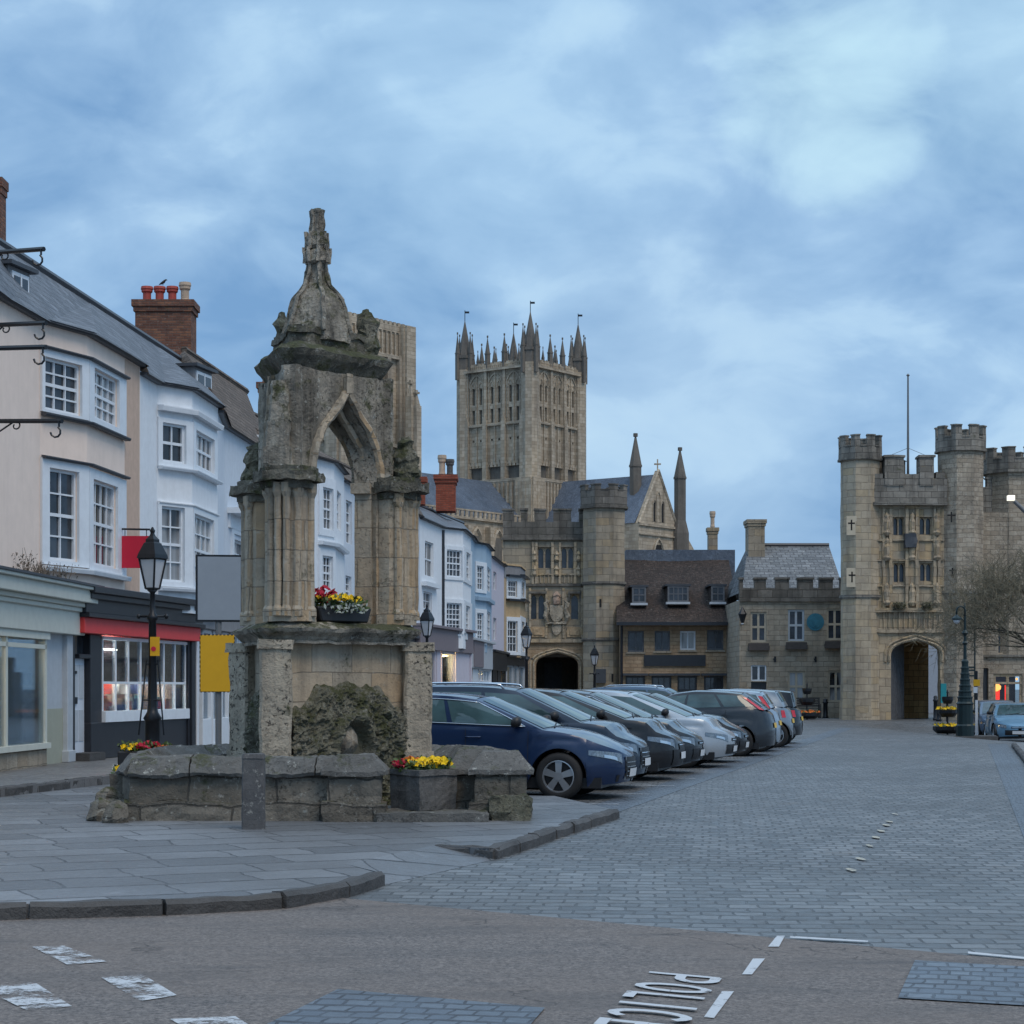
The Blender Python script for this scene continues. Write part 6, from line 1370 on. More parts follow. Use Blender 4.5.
mb = MB(); xx = px(686, 262); mb.add([(xx-.5, 262, 10), (xx+1.3, 262.5, 10), (xx+1.3, 262.5, 19.8), (xx-.5, 262, 23), (xx-.5, 264, 10), (xx+1.3, 264, 10), (xx+1.3, 264, 19.8), (xx-.5, 264, 23)], [(0, 1, 2, 3), (4, 7, 6, 5), (1, 5, 6, 2), (3, 2, 6, 7), (0, 3, 7, 4), (0, 4, 5, 1)]); mb.build('buttress', M['cath'], tr)
# nave
n0 = C0+l_*6.3; dn = Vector((-.6, -.8)); sn = Vector((.8, -.6)); Ln = 42; hn = 6.2
mb = MB(); f0 = n0+dn*.3; f1 = n0+dn*Ln
mb.prism([tuple(p) for p in (f0-sn*hn, f0+sn*hn, f1+sn*hn, f1-sn*hn)], 0, 23.2); mb.prism([tuple(p) for p in (f0-sn*(hn+5.5), f0+sn*(hn+5.5), f1+sn*(hn+5.5), f1-sn*(hn+5.5))], 0, 14.5)
nv = mb.build('nave', M['cath'], CA)
mb = MB(); mb.add([(*(f0+sn*hn), 23.4), (*(f1+sn*hn), 23.4), (*f1, 29.5), (*f0, 29.5), (*(f0-sn*hn), 23.4), (*(f1-sn*hn), 23.4)], [(0, 1, 2, 3), (3, 2, 5, 4)]); mb.build('roof', M['lead'], nv)
mb = MB(); g = Frame(f1+sn*hn, f0+sn*hn); mb.fbox(g, 0, g.L, 23.2, 23.5, 0, .4)
for k in range(44): u = g.L*(k+.5)/44; mb.fbox(g, u-.25, u+.25, 23.5, 24.3, .05, .25)
mb.fbox(g, 0, g.L, 24.3, 24.5, 0, .3)
for k in range(9):
    u = g.L*(k+.5)/9; pts = arch_pts(u-1.1, u+1.1, 20, 22.3, 'pointed'); mb.tube([g.p(a, z, .1) for a, z in pts], .25, 4); mb.fbox(g, u+g.L/18-.4, u+g.L/18+.4, 10, 22.4, 0, .9)
mb.build('nave_parapet', M['cath'], nv)
mb = MB(); 
for k in range(9): u = g.L*(k+.5)/9; mb.fbox(g, u-.9, u+.9, 16, 21.2, 0, .04)
mb.build('clerestory_window', M['cath_dark'], nv)
# west tower behind the fountain top
q0 = Vector((px(338, 222), 222.0)); S2 = 11.8; cs = [q0, q0+r_*S2, q0+r_*S2+l_*6.6, q0+l_*6.6]; zt2 = 44.6
mb = MB(); mb.prism([tuple(c) for c in cs], 0, zt2-1.2); m2 = MB()
for i in range(4):
    g = Frame(cs[i-1] if i else cs[3], cs[i]); L = g.L
    m2.fbox(g, -.4, L+.4, zt2-4.4, zt2-4.0, 0, .5); m2.fbox(g, 0, L, zt2-1.2, zt2-.4, -.4, .15); m2.fbox(g, -.3, L+.3, 29.8, 30.2, 0, .5)
    for k in range(15): u = L*(k+.5)/15; m2.fbox(g, u-.22, u+.22, zt2-.4, zt2, -.4, .15); m2.fbox(g, u-.1, u+.1, zt2-4, zt2-1.2, 0, .25)
    for u in ((1.3, 3.4, L/2, L-3.4, L-1.3) if L > 8 else (1.3, L/2, L-1.3)): m2.fbox(g, u-.3, u+.3, 4, zt2-4.3, 0, .55)
    for u in (0, L): m2.fbox(g, u-1.1, u+1.1, 0, zt2-.3, -.9, .75)
wt = mb.build('west_tower', M['cath'], CA); m2.build('tower_buttresses', M['cath'], wt)
for x, yt, yb in ((410.8, 380, 395), (416.2, 390, 404)):
    Yt = 228; X = px(x, Yt); mb = MB(); mb.prism(ring(X, Yt, .62, 4, R(8)), 0, zy(yb+2, Yt)); mb.prism(ring(X, Yt, .5, 4, R(8)), zy(yb+2, Yt), zy(yt+3, Yt), .2); mb.prism(ring(X, Yt, .42, 4), zy(yt+4, Yt), zy(yt+2, Yt)); mb.prism(ring(X, Yt, .2, 4), zy(yt+2, Yt), zy(yt, Yt)); mb.build('buttress_pinnacle', M['cath'], wt)
# ------------------------------------------------------------------ cars
def cr(pts, x):
    """smooth interpolation through (x, value) pairs"""
    if x <= pts[0][0]: return pts[0][1]
    if x >= pts[-1][0]: return pts[-1][1]
    for i in range(len(pts)-1):
        if x <= pts[i+1][0]:
            x0, y0 = pts[i]; x1, y1 = pts[i+1]; h = x1-x0
            m0 = (y1-pts[i-1][1])/(x1-pts[i-1][0]) if i > 0 else (y1-y0)/h; m1 = (pts[i+2][1]-y0)/(pts[i+2][0]-x0) if i < len(pts)-2 else (y1-y0)/h
            t = (x-x0)/h; return (2*t**3-3*t*t+1)*y0+(t**3-2*t*t+t)*h*m0+(-2*t**3+3*t*t)*y1+(t**3-t*t)*h*m1
def car(label, paint, L=4.3, W=1.78, H=1.43, hood=.9, belt=.93, wb=2.6, fo=.86, front='wide', rails=False, ws=1.05, wt=.12, rear_top=-1.72, tail_h=1.0, chrome=True, style=0, wheel=.32, name='parked_car', detail=True, plate=True, high_tail=False):
    root = thing(name, label, 'car', (0, 0, 0), 'cars parked in the market place')
    a = L/2; b = W/2; xf = a-fo; xr = xf-wb; RW = wheel+.055
    top = [(-a, tail_h-.12), (-a+.12, tail_h-.03), (-a+.4, belt+.06), (-.6, belt+.03), (.5, belt-.01), (ws, hood+.01), (ws+.45, hood-.05), (a-.35, hood-.17), (a-.1, hood-.27), (a, hood-.36)]
    def zt(x): return cr(top, x)
    def arch(x):
        z = .17
        if abs(x) > a-.6: z = .17+.06*((abs(x)-(a-.6))/.6)
        for xc in (xf, xr):
            if abs(x-xc) < RW: z = max(z, wheel+math.sqrt(RW*RW-(x-xc)**2))
        return z
    def plan(x, z):
        """half width of the body side at x, z"""
        e = abs(x)/a; k = (1-min(1, e)**6.5)**.42 if e < 1 else 0
        n = (z-.45)/.55; s_ = 1-.05*max(0, n)**2-.07*max(0, -n*2)**2
        fl = 0
        for xc in (xf, xr):
            d = math.hypot(x-xc, z-wheel); fl += .022*math.exp(-((d-RW-.02)/.09)**2)
        crease = -.012*math.exp(-((z-(belt-.17))/.03)**2)
        return (b*s_+fl+crease)*k
    xs = sorted(set([round(v, 4) for v in [-a+.0005, -a+.004, -a+.015, -a+.04, -a+.08, -a+.14, -a+.22, -a+.32]+[x for x in [-a+.4+i*(2*a-.8)/34 for i in range(35)]]+[a-.32, a-.22, a-.14, a-.08, a-.04, a-.015, a-.004, a-.0005]+[xc+RW*math.cos(t) for xc in (xf, xr) for t in [math.pi*k/14 for k in range(15)]]]))
    def xlean(x, v, z):
        """nose and tail lean with height"""
        if x > a-.5: return x-.10*((x-(a-.5))/.5)*max(0, (z-.5)/.4)**1.5-.06*((x-(a-.5))/.5)*max(0, (.35-z)/.2)
        if x < -a+.5: return x+.10*((-a+.5-x)/.5)*max(0, (z-.6)/.4)**1.5+.05*((-a+.5-x)/.5)*max(0, (.35-z)/.2)
        return x
    NV = 9; body = MB()
    for sg in (-1, 1):
        vs = []
        for x in xs:
            z0 = arch(x); z1 = zt(x)
            for j in range(NV+1):
                v = j/NV; z = z0+(z1-z0)*v; y = plan(x, z)
                if v > .85: y -= .02*((v-.85)/.15)**2
                vs.append((xlean(x, v, z), sg*y, z))
        m = NV+1; fs = [(i*m+j, (i+1)*m+j, (i+1)*m+j+1, i*m+j+1) for i in range(len(xs)-1) for j in range(NV)]
        body.add(vs, fs)
    # bonnet, deck and floor of the glasshouse
    vs = []; NC = 8
    for x in xs:
        z1 = zt(x); y = plan(x, z1)-.02
        for j in range(NC+1):
            c = -1+2*j/NC; cz = z1+(1-c*c)*(.045 if x > ws-.3 else .02)*min(1, (a-abs(x))/.3)-.0
            vs.append((xlean(x, 1, z1), y*c, cz))
    m = NC+1; body.add(vs, [(i*m+j, (i+1)*m+j, (i+1)*m+j+1, i*m+j+1) for i in range(len(xs)-1) for j in range(NC)])
    # glasshouse
    xb0, xb1 = -a+.2, ws+.1; xt0, xt1 = rear_top, wt
    roofz = [(xt0-.1, H-.07), (xt0+.4, H-.02), (xt0+1.0, H), (xt1-.35, H-.015), (xt1+.1, H-.075)]
    def rz(x): return cr(roofz, x)
    def side(s_, t):
        xb = xb0+(xb1-xb0)*s_; xt = xt0+(xt1-xt0)*cr([(0, 0), (.28, .40), (.6, .79), (1, 1)], s_); x = xb+(xt-xb)*t
        zb = zt(xb)-.01; ztp = rz(xt)-.03; z = zb+(ztp-zb)*(t**.95)
        yb = plan(xb, zb)-.03; yt = b*.76-(.05*abs(2*s_-1)**3); y = yb+(yt-yb)*(t**1.25)
        return x, y, z
    NS = 32; gl = {}
    def sgrid(mb, s0, s1, t0, t1, n, k, off=0.0):
        for sg in (-1, 1):
            mb.grid(lambda p, q: (lambda v: (v[0], sg*(v[1]+off), v[2]))(side(s0+(s1-s0)*p, t0+(t1-t0)*q)), n, k)
    sgrid(body, 0, 1, 0, 1, NS, 6)
    def topg(x0fn, s_):
        pass
    # roof
    def roof(p, q):
        s_ = p; x, y, z = side(s_, 1); c = 2*q-1
        return (x, y*c, z+(1-abs(c)**3)*.035)
    body.grid(roof, 20, 12)
    def ends(s_, p, q, off=0.0):
        x, y, z = side(s_, p); c = 2*q-1; bow = (1-c*c)*(.07 if s_ == 1 else -.05)
        return (x+bow+(off if s_ == 1 else -off), y*c, z+(1-abs(c)**3)*.035*p+(1-c*c)*.03*(1-p)+off*.5)
    body.grid(lambda p, q: ends(1, p, q), 6, 10); body.grid(lambda p, q: ends(0, p, q), 6, 10)
    body.build('body', paint, root, smooth=True, local=True)
    mb = MB(); mb.grid(lambda p, q: ends(1, .06+.88*p, .06+.88*q, .006), 8, 12); mb.build('windscreen', M['carglass'], root, smooth=True, local=True)
    mb = MB(); mb.grid(lambda p, q: ends(0, (.3 if not high_tail else .2)+.6*p, .1+.8*q, .008), 6, 10); mb.build('rear_window', M['carglass'], root, smooth=True, local=True)
    for (s0, s1) in ((.05 if high_tail else .09, .27), (.295, .56), (.585, .93)):
        for sg in (-1, 1):
            mb = MB(); mb.grid(lambda p, q: (lambda v: (v[0], sg*(v[1]+.006), v[2]))(side(s0+(s1-s0)*p+(.03 if (s0 < .1 and p < .5) else 0)*q*0, .13+.72*q*(1-.0*p))), 8, 6); mb.build('side_window', M['carglass'], root, smooth=True, local=True)
    if chrome:
        mb = MB()
        for sg in (-1, 1):
            for t_ in (.1, .88):
                mb.tube([(lambda v: (v[0], sg*(v[1]+.008), v[2]))(side(.08+.86*k/20, t_)) for k in range(21)], .009, 4)
            mb.tube([(lambda v: (v[0], sg*(v[1]+.008), v[2]))(side(.94, .1+.78*k/6)) for k in range(7)], .009, 4)
        mb.build('window_trim', M['chrome'], root, smooth=True, local=True)
    if rails:
        for sg in (-1, 1):
            mb = MB(); mb.tube([(lambda v: (v[0], sg*(v[1]-.03), v[2]+(.055 if 0 < k < 12 else .0)))(side(.12+.7*k/12, 1)) for k in range(13)], .016, 5); mb.build('roof_rail', M['chrome'], root, smooth=True, local=True)
    # wheels
    for xc in (xf, xr):
        for sg in (-1, 1):
            w = MB(); yo = sg*(b-.015); n = 28; prof = [(wheel*.66, 0), (wheel*.70, .01), (wheel*.93, .008), (wheel, -.03), (wheel, -.19), (wheel*.6, -.2)]
            vs = [(xc+r_*math.cos(2*math.pi*k/n), yo+sg*o, wheel+r_*math.sin(2*math.pi*k/n)) for r_, o in prof for k in range(n)]
            w.add(vs, [(i*n+k, i*n+(k+1) % n, (i+1)*n+(k+1) % n, (i+1)*n+k) for i in range(len(prof)-1) for k in range(n)])
            wo = w.build('wheel', M['tyre'], root, smooth=True, local=True)
            rm = MB(); Rr = wheel*.68
            vs = [(xc+r_*math.cos(2*math.pi*k/n), yo+sg*o, wheel+r_*math.sin(2*math.pi*k/n)) for r_, o in ((Rr, .004), (Rr*.93, .006), (Rr*.9, -.03)) for k in range(n)]
            rm.add(vs, [(i*n+k, i*n+(k+1) % n, (i+1)*n+(k+1) % n, (i+1)*n+k) for i in range(2) for k in range(n)])
            ns = 5
            for k in range(ns):
                an = 2*math.pi*k/ns+.3; ca, sa = math.cos(an), math.sin(an)
                P = [(.03, -.035), (Rr*.96, -.05), (Rr*.96, .05), (.03, .035)]
                q = [(xc+u*ca-v*sa, yo+sg*(-.012 if u > .05 else .0), wheel+u*sa+v*ca) for u, v in P]; q2 = [(p[0], p[1]-sg*.03, p[2]) for p in q]
                rm.add(q+q2, [(0, 1, 2, 3), (4, 5, 6, 7), (0, 1, 5, 4), (1, 2, 6, 5), (2, 3, 7, 6), (3, 0, 4, 7)])
            vs = [(xc+.055*math.cos(2*math.pi*k/12), yo+sg*.004, wheel+.055*math.sin(2*math.pi*k/12)) for k in range(12)]; rm.add(vs, [tuple(range(12))])
            rm.build('rim', M['rim'], wo, local=True)
            hb = MB(); vs = [(xc+Rr*math.cos(2*math.pi*k/n), yo-sg*.06, wheel+Rr*math.sin(2*math.pi*k/n)) for k in range(n)]; hb.add(vs, [tuple(range(n))]); hb.build('brake_disc', M['plastic'], wo, local=True)
    mb = MB()
    for xc in (xf, xr):
        n = 16
        vs = [(xc+RW*math.cos(math.pi*k/n), s_, wheel+RW*math.sin(math.pi*k/n)) for s_ in (-b+.03, b-.03) for k in range(n+1)]; mb.add(vs, [(k, k+1, n+2+k, n+1+k) for k in range(n)])
    mb.box(-a+.3, a-.3, -b+.12, b-.12, .16, .3); mb.build('underbody', M['plastic'], root, local=True)
    # face: points mapped onto the nose or tail skin
    def nose(sg_x, yy, z, off=.006):
        # find x on the plan curve for this half-width
        lo, hi = 0.0, a-.0005
        for _ in range(24):
            mid = (lo+hi)/2
            if plan(sg_x*mid, z) > abs(yy): lo = mid
            else: hi = mid
        return (xlean(sg_x*lo, 1, z)+sg_x*off, yy, z)
    def npatch(mb, sg_x, y0, y1, z0, z1, n=10, k=4, off=.006, ztop=None, zbot=None):
        def fn(p, q):
            yy = y0+(y1-y0)*p; za = z0+(zbot(p) if zbot else 0); zb_ = z1+(ztop(p) if ztop else 0)
            v = nose(sg_x, yy, za+(zb_-za)*q, off); return v
        mb.grid(fn, n, k)
    def wrap(mb, sg_x, sg_y, back, y_in, z0, z1, off=.012, rise=0.0, n=14, k=4, taper=0.0):
        def fn(p, q):
            zc = z0+(z1-z0)*(q*(1-taper*p)+taper*p*.5)+rise*p
            lo, hi = 0.0, a-.0005
            for _ in range(24):
                mid = (lo+hi)/2
                if plan(sg_x*mid, zc) > y_in: lo = mid
                else: hi = mid
            x1 = a-back; x = lo+(x1-lo)*(p**2.2); y = plan(sg_x*x, zc)
            return (xlean(sg_x*x, 1, zc)+sg_x*off*(1-p), sg_y*(y+off*p), zc)
        mb.grid(fn, n, k)
    fz = hood-.36
    gr = MB()
    if front == 'wide': npatch(gr, 1, -.36, .36, fz-.30, fz+.0, off=.012); wrap(gr, 1, 1, .12, .5, .24, .33, .01); wrap(gr, 1, -1, .12, .5, .24, .33, .01)
    elif front == 'low': npatch(gr, 1, -.5, .5, .26, .44, off=.01); npatch(gr, 1, -.3, .3, fz-.07, fz-.01, off=.01)
    else: npatch(gr, 1, -.5, .5, .24, .5, off=.012); npatch(gr, 1, -.28, .28, fz-.12, fz-.02, off=.01)
    gr.build('grille', M['plastic'], root, smooth=True, local=True)
    gt = MB()
    if front == 'wide':
        for z in (fz-.26, fz-.2, fz-.14, fz-.08): npatch(gt, 1, -.34, .34, z, z+.012, 8, 1, .02)
        gt.add([nose(1, -.37, fz-.31, .02), nose(1, -.35, fz-.31, .02), nose(1, -.35, fz+.01, .02), nose(1, -.37, fz+.01, .02)], [(0, 1, 2, 3)])
    else: npatch(gt, 1, -.28, .28, fz-.05, fz-.035, 8, 1, .016)
    gt.build('grille_bar', M['chrome'], root, smooth=True, local=True)
    for sg in (-1, 1):
        hl = MB(); wrap(hl, 1, sg, .46, .46, fz-.1, fz+.035, .01, rise=.1, taper=.5); h1 = hl.build('headlight', M['lens'], root, smooth=True, local=True)
        hl = MB(); wrap(hl, 1, sg, .26, .56, fz-.055, fz-.005, .016, rise=.05, taper=.2); hl.build('lamp_reflector', M['chrome'], h1, smooth=True, local=True)
        tl = MB()
        z0, z1 = (tail_h-.28, tail_h-.06)
        if high_tail:
            tl.grid(lambda p, q: (lambda v: (v[0]-.012, sg*(v[1]*(1-.16*q)+.004), v[2]))(side(.0+.0*q, .0+.78*p)), 8, 3); tl.grid(lambda p, q: (lambda v: (v[0], sg*(v[1]+.01), v[2]))(side(.0+.035*q, .0+.78*p)), 8, 2)
        (None if high_tail else wrap(tl, -1, sg, .22, .55, z0, z1-.04, .01))
        tl.build('tail_light', M['tail'], root, smooth=True, local=True)
        mr = MB(); x, y, z = side(.9, .1); mr.lathe(0, 0, [(.02, -.09), (.07, -.07), (.085, 0), (.06, .07), (.02, .085)], 10)
        mr.v = [(x+.02+v[2]*.15+v[0]*.9, sg*(y+.13+v[1]*1.35), z+.06+v[2]*.8) for v in mr.v]; mr.add([(x-.04, sg*(y-.01), z), (x+.05, sg*(y-.01), z), (x+.05, sg*(y+.1), z+.03), (x-.03, sg*(y+.1), z+.03), (x-.04, sg*(y-.01), z+.03), (x+.05, sg*(y-.01), z+.03), (x+.05, sg*(y+.1), z+.055), (x-.03, sg*(y+.1), z+.055)], [(0, 1, 2, 3), (4, 5, 6, 7), (0, 1, 5, 4), (1, 2, 6, 5), (2, 3, 7, 6), (3, 0, 4, 7)]); mr.build('mirror', M['plastic'], root, smooth=True, local=True)
        for xh in (-.85, .12):
            dh = MB(); z = belt-.13; dh.tube([(xh-.1, sg*(plan(xh, z)+.0), z), (xh-.07, sg*(plan(xh, z)+.03), z), (xh+.07, sg*(plan(xh, z)+.03), z), (xh+.1, sg*(plan(xh, z)+.0), z)], .012, 5); dh.build('door_handle', paint, root, local=True)
    # shut lines
    sl_ = MB()
    for sg in (-1, 1):
        for x_, lean in ((ws-.12, -.0), (.03, -.02), (-.98, -.1)):
            z0 = .24; z1 = zt(x_)-.02; pts = []
            for k in range(9): z = z0+(z1-z0)*k/8; xx = x_+lean*(k/8); pts.append((xx, sg*(plan(xx, z)+.0015), z))
            sl_.tube(pts, .004, 3)
        sl_.tube([(xx, sg*(plan(xx, .26)+.002), .26) for xx in [xr+RW+.05+(xf-xr-2*RW-.1)*k/10 for k in range(11)]], .012, 4)
    sl_.build('door_seam', M['plastic'], root, local=True)
    if plate:
        p_ = MB(); npatch(p_, 1, -.26, .26, fz-.27, fz-.16, 6, 1, .03); p_.build('number_plate', M['plate_w'], root, local=True)
        p_ = MB(); npatch(p_, -1, -.26, .26, .62, .73, 6, 1, .02); p_.build('number_plate', M['plate_y'], root, local=True)
    mb = MB()
    for y0 in (-.45, .05): v0 = ends(1, .02, .5+y0/1.6+.02, .02); v1 = ends(1, .12, .5+y0/1.6+.33, .02); mb.tube([v0, v1], .011, 4)
    mb.build('wiper', M['plastic'], root, local=True)
    return root
def park(o, x, Y, front=True, jit=0.0, L=4.3):
    """x, Y: centre of the visible end of the car at ground level"""
    e = Vector((x, Y)); c = e-AX*(L/2); ang = R(-13.1+jit)
    o.location = (c.x, c.y, 0); o.rotation_euler = (0, 0, ang if front else ang+math.pi); ORG[o.name] = Vector(o.location)
navy = paintm('navy_car_paint', (.004, .019, .065)); navy2 = paintm('dark_blue_car_paint', (.008, .02, .042)); blk = paintm('black_car_paint', (.008, .009, .012)); gry = paintm('graphite_car_paint', (.02, .026, .034)); sil = paintm('silver_car_paint', (.38, .42, .46), .5)
lbl = paintm('ice_blue_car_paint', (.28, .36, .44), .4); slb = paintm('steel_blue_car_paint', (.08, .13, .2), .4); mini = paintm('sky_blue_car_paint', (.13, .26, .38), .3); sgy = paintm('silver_grey_car_paint', (.2, .24, .28), .5)
park(car('navy blue hatchback with bright window trim, nearest car in the row beside the fountain', navy, 4.31, 1.79, 1.435, hood=.93, belt=.97, ws=1.0, wt=.1, rear_top=-1.7), 1.654, 26.68, L=4.31)
park(car('dark blue people carrier with silver roof rails, second car of the row', navy2, 4.35, 1.82, 1.55, hood=.98, belt=.98, ws=1.25, wt=.3, rails=True, rear_top=-1.8, chrome=False, front='wide'), 2.02, 29.15, L=4.35)
park(car('black hatchback with long swept headlights, third car of the row', blk, 4.3, 1.8, 1.5, hood=.98, belt=.98, ws=1.25, wt=.2, chrome=False, front='tall'), 2.80, 32.0, L=4.3, jit=.6)
park(car('graphite hatchback between the black car and the silver car', gry, 4.05, 1.72, 1.48, hood=.94, belt=.95, ws=1.05, wt=.1, front='low'), 3.36, 34.4, L=4.05)
park(car('silver saloon-nosed hatchback, the only bright car facing the road', sil, 4.45, 1.76, 1.47, hood=.93, belt=.95, ws=1.35, wt=.25, chrome=False, front='low'), 4.25, 37.1, L=4.45, jit=-.5)
park(car('dark car with clear round headlights just beyond the silver car', blk, 4.1, 1.7, 1.45, hood=.93, belt=.95, front='low', chrome=False), 4.78, 39.6, L=4.1)
park(car('dark grey hatchback showing its tail, with tall red lights beside the rear window', gry, 4.2, 1.76, 1.45, hood=.92, belt=.99, tail_h=1.02, rear_top=-1.4, chrome=False, high_tail=True), 5.95, 43.4, front=False, L=4.35)
park(car('ice-blue small hatchback parked tail out behind the dark grey hatchback', lbl, 3.9, 1.7, 1.47, hood=.95, belt=.98, tail_h=1.04, rear_top=-1.5, chrome=False, high_tail=True), 6.4, 46.4, front=False, L=3.9)
park(car('silver-grey hatchback parked tail out near the far end of the row', sgy, 3.85, 1.7, 1.48, hood=.95, belt=.98, tail_h=1.04, rear_top=-1.5, chrome=False), 7.15, 49.5, front=False, L=3.85)
park(car('black hatchback parked tail out at the far end of the row', blk, 4.0, 1.72, 1.46, hood=.93, belt=.96, tail_h=1.0, chrome=False), 7.9, 53.0, front=False, L=4.0)
o = car('blue-grey estate with silver roof rails seen over the other cars in the back row', slb, 4.7, 1.8, 1.56, hood=.95, belt=1.0, rails=True, rear_top=-2.0, chrome=False); park(o, px(744, 56), 56, L=4.7)
def turn(o, x, Y, ang, s_=1.0): o.location = (x, Y, gz(x, Y)+.005); o.rotation_euler = (0, 0, ang); o.scale = (s_, s_, s_); ORG[o.name] = Vector(o.location)
o = car('small pale blue hatchback facing the camera at the right edge', mini, 3.7, 1.68, 1.4, hood=.93, belt=.95, fo=.7, wb=2.46, ws=.85, wt=.35, rear_top=-1.5, chrome=True, front='low'); turn(o, px(1013, 70), 70, R(-97))
o = car('dark blue hatchback half hidden behind the pale blue car at the right edge', slb, 4.0, 1.7, 1.45, chrome=False); turn(o, px(1000, 75.5), 76, R(-97))

# ------------------------------------------------------------------ street furniture
def lantern_post(label, X, Y, z0, ztop, ladder=True, plate=None):
    root = thing('street_lamp', label, 'street lamp', (X, Y, z0), 'black lantern street lamps'); H = ztop-z0; zl = ztop-1.0
    mb = MB(); mb.lathe(X, Y, [(.16, z0), (.16, z0+.12), (.13, z0+.16), (.12, z0+.75), (.15, z0+.8), (.09, z0+.9), (.075, z0+1.0), (.06, zl-.5), (.09, zl-.46), (.09, zl-.42), (.045, zl-.36), (.04, zl-.05), (.09, zl)], 12); mb.tube([(X-.22, Y, zl-.42), (X+.22, Y, zl-.42)], .018, 5); mb.lathe(X-.22, Y, [(.02, zl-.46), (.04, zl-.42), (.02, zl-.38)], 6); mb.lathe(X+.22, Y, [(.02, zl-.46), (.04, zl-.42), (.02, zl-.38)], 6)
    mb.build('pole', M['iron'], root, smooth=True)
    a = R(20)
    def sq(w, z): return [(X+w*math.cos(a+k*math.pi/2), Y+w*math.sin(a+k*math.pi/2), z) for k in range(4)]
    lo, hi = sq(.11, zl+.02), sq(.215, zl+.5); mb = MB()
    for k in range(4): mb.tube([lo[k], hi[k]], .016, 4); mb.tube([lo[k], lo[(k+1) % 4]], .016, 4); mb.tube([hi[k], hi[(k+1) % 4]], .022, 4)
    mb.build('lantern_frame', M['iron'], root)
    lo, hi = sq(.10, zl+.03), sq(.2, zl+.49); mb = MB(); mb.add(lo+hi, [(0, 1, 5, 4), (1, 2, 6, 5), (2, 3, 7, 6), (3, 0, 4, 7)]); mb.build('lantern_glass', M['lampglass'], root)
    mb = MB(); mb.lathe(X, Y, [(.25, zl+.5), (.235, zl+.56), (.14, zl+.74), (.11, zl+.76), (.11, zl+.8), (.05, zl+.86), (.03, zl+.9), (.045, zl+.94), (.01, zl+1.0)], 4, a); mb.build('lantern_cap', M['iron'], root)
    return root
X, Y = px(152.5, 31), 31
LP = lantern_post('near black lantern street lamp with a small yellow parking plate by the shops', X, Y, .22, zy(527, 31))
mb = MB(); mb.box(X-.02, X+.13, Y-.1, Y-.085, zy(656, 31), zy(637, 31)); mb.build('parking_plate', M['signyel'], LP); mb = MB(); mb.lathe(0, 0, [(.04, 0), (.04, .004)], 12); mb.v = [(X+.035+v[0], Y-.103-v[2], zy(649, 31)+v[1]) for v in mb.v]; mb.build('parking_symbol', M['redsign'], LP)
mb = MB()
for s_ in (-1, 1): mb.tube([(X+s_*.09, Y-.02, zy(660, 31)), (X+s_*.2, Y-.1, zy(735, 31))], .012, 4)
mb.tube([(X-.16, Y-.06, zy(700, 31)), (X+.16, Y-.06, zy(700, 31))], .012, 4); mb.tube([(X-.1, Y-.03, zy(664, 31)), (X+.1, Y-.03, zy(664, 31))], .012, 4); mb.build('planter_stay', M['iron'], LP)
lantern_post('black lantern street lamp directly right of the fountain in front of the bright white house', px(427, 60), 60, 0, zy(604, 60))
lantern_post('black lantern street lamp in front of the ochre house and gatehouse', px(526.5, 75), 75, 0, zy(622, 75))
lantern_post('smallest black lantern street lamp, in front of the gatehouse turret', px(594.5, 97), 97, 0, zy(645, 97))
# flower trough at the lamp foot
FT2 = thing('flower_trough', 'black trough of yellow and crimson flowers at the foot of the near street lamp', 'planter', (px(147, 30.5), 30.5, .22)); xa, xb = px(120, 30.5), px(172, 30.5)
MB().box(xa, xb, 30.3, 30.65, .22, zy(751, 30.5)).build('trough', M['plastic'], FT2, bevel=.02)
z = zy(750, 30.5); xm = (xa+xb)/2
flowers(FT2, [('leaf', 'foliage', xm, 30.5, z-.05, .42, .2, .14, 260, .08), ('fy', 'yellow_flowers', xa+.2, 30.4, z+.02, .14, .12, .1, 22, .05), ('fr', 'crimson_flowers', xm+.05, 30.4, z+.02, .2, .12, .14, 34, .05), ('fo', 'orange_flowers', xb-.1, 30.4, z+.02, .12, .12, .08, 14, .045)], 12)
# blank sign board and mustard plate on one pole
Y = 27.5; SG = thing('sign_post', 'metal post carrying a large blank grey board above a mustard plate', 'sign', (px(218.5, Y), Y, .1))
mb = MB(); mb.tube([(px(218.5, Y), Y, .05), (px(218.5, Y), Y, zy(575, Y))], .045, 10); mb.build('pole', M['pole'], SG)
g = Frame(pt(197, Y-.1), pt(241.5, Y-.0)); mb = MB(); mb.fbox(g, -.02, g.L+.02, zy(622, Y), zy(555, Y), -.07, .0); b_ = mb.build('board_frame', M['iron'], SG); mb = MB(); mb.fbox(g, .01, g.L-.01, zy(620, Y), zy(557, Y), .0, .006); mb.build('board', M['signgrey'], b_)
g2 = Frame(pt(200, Y-.08), pt(234.5, Y-.06)); mb = MB(); mb.fbox(g2, 0, g2.L, zy(692, Y), zy(635, Y), -.02, .0)
mb.build('mustard_plate', M['signyel'], SG, bevel=.008); mb = MB()
for k in range(9):
    for e in (zy(692, Y), zy(635, Y)): mb.fbox(g2, g2.L*(k+.1)/9, g2.L*(k+.6)/9, e-.006, e+.006, -.01, .003)
for k in range(12):
    for e in (0, g2.L): z = zy(692, Y)+(zy(635, Y)-zy(692, Y))*(k+.1)/12; mb.fbox(g2, e-.005, e+.005, z, z+.035, -.01, .003)
mb.build('dashed_border', M['iron'], SG)
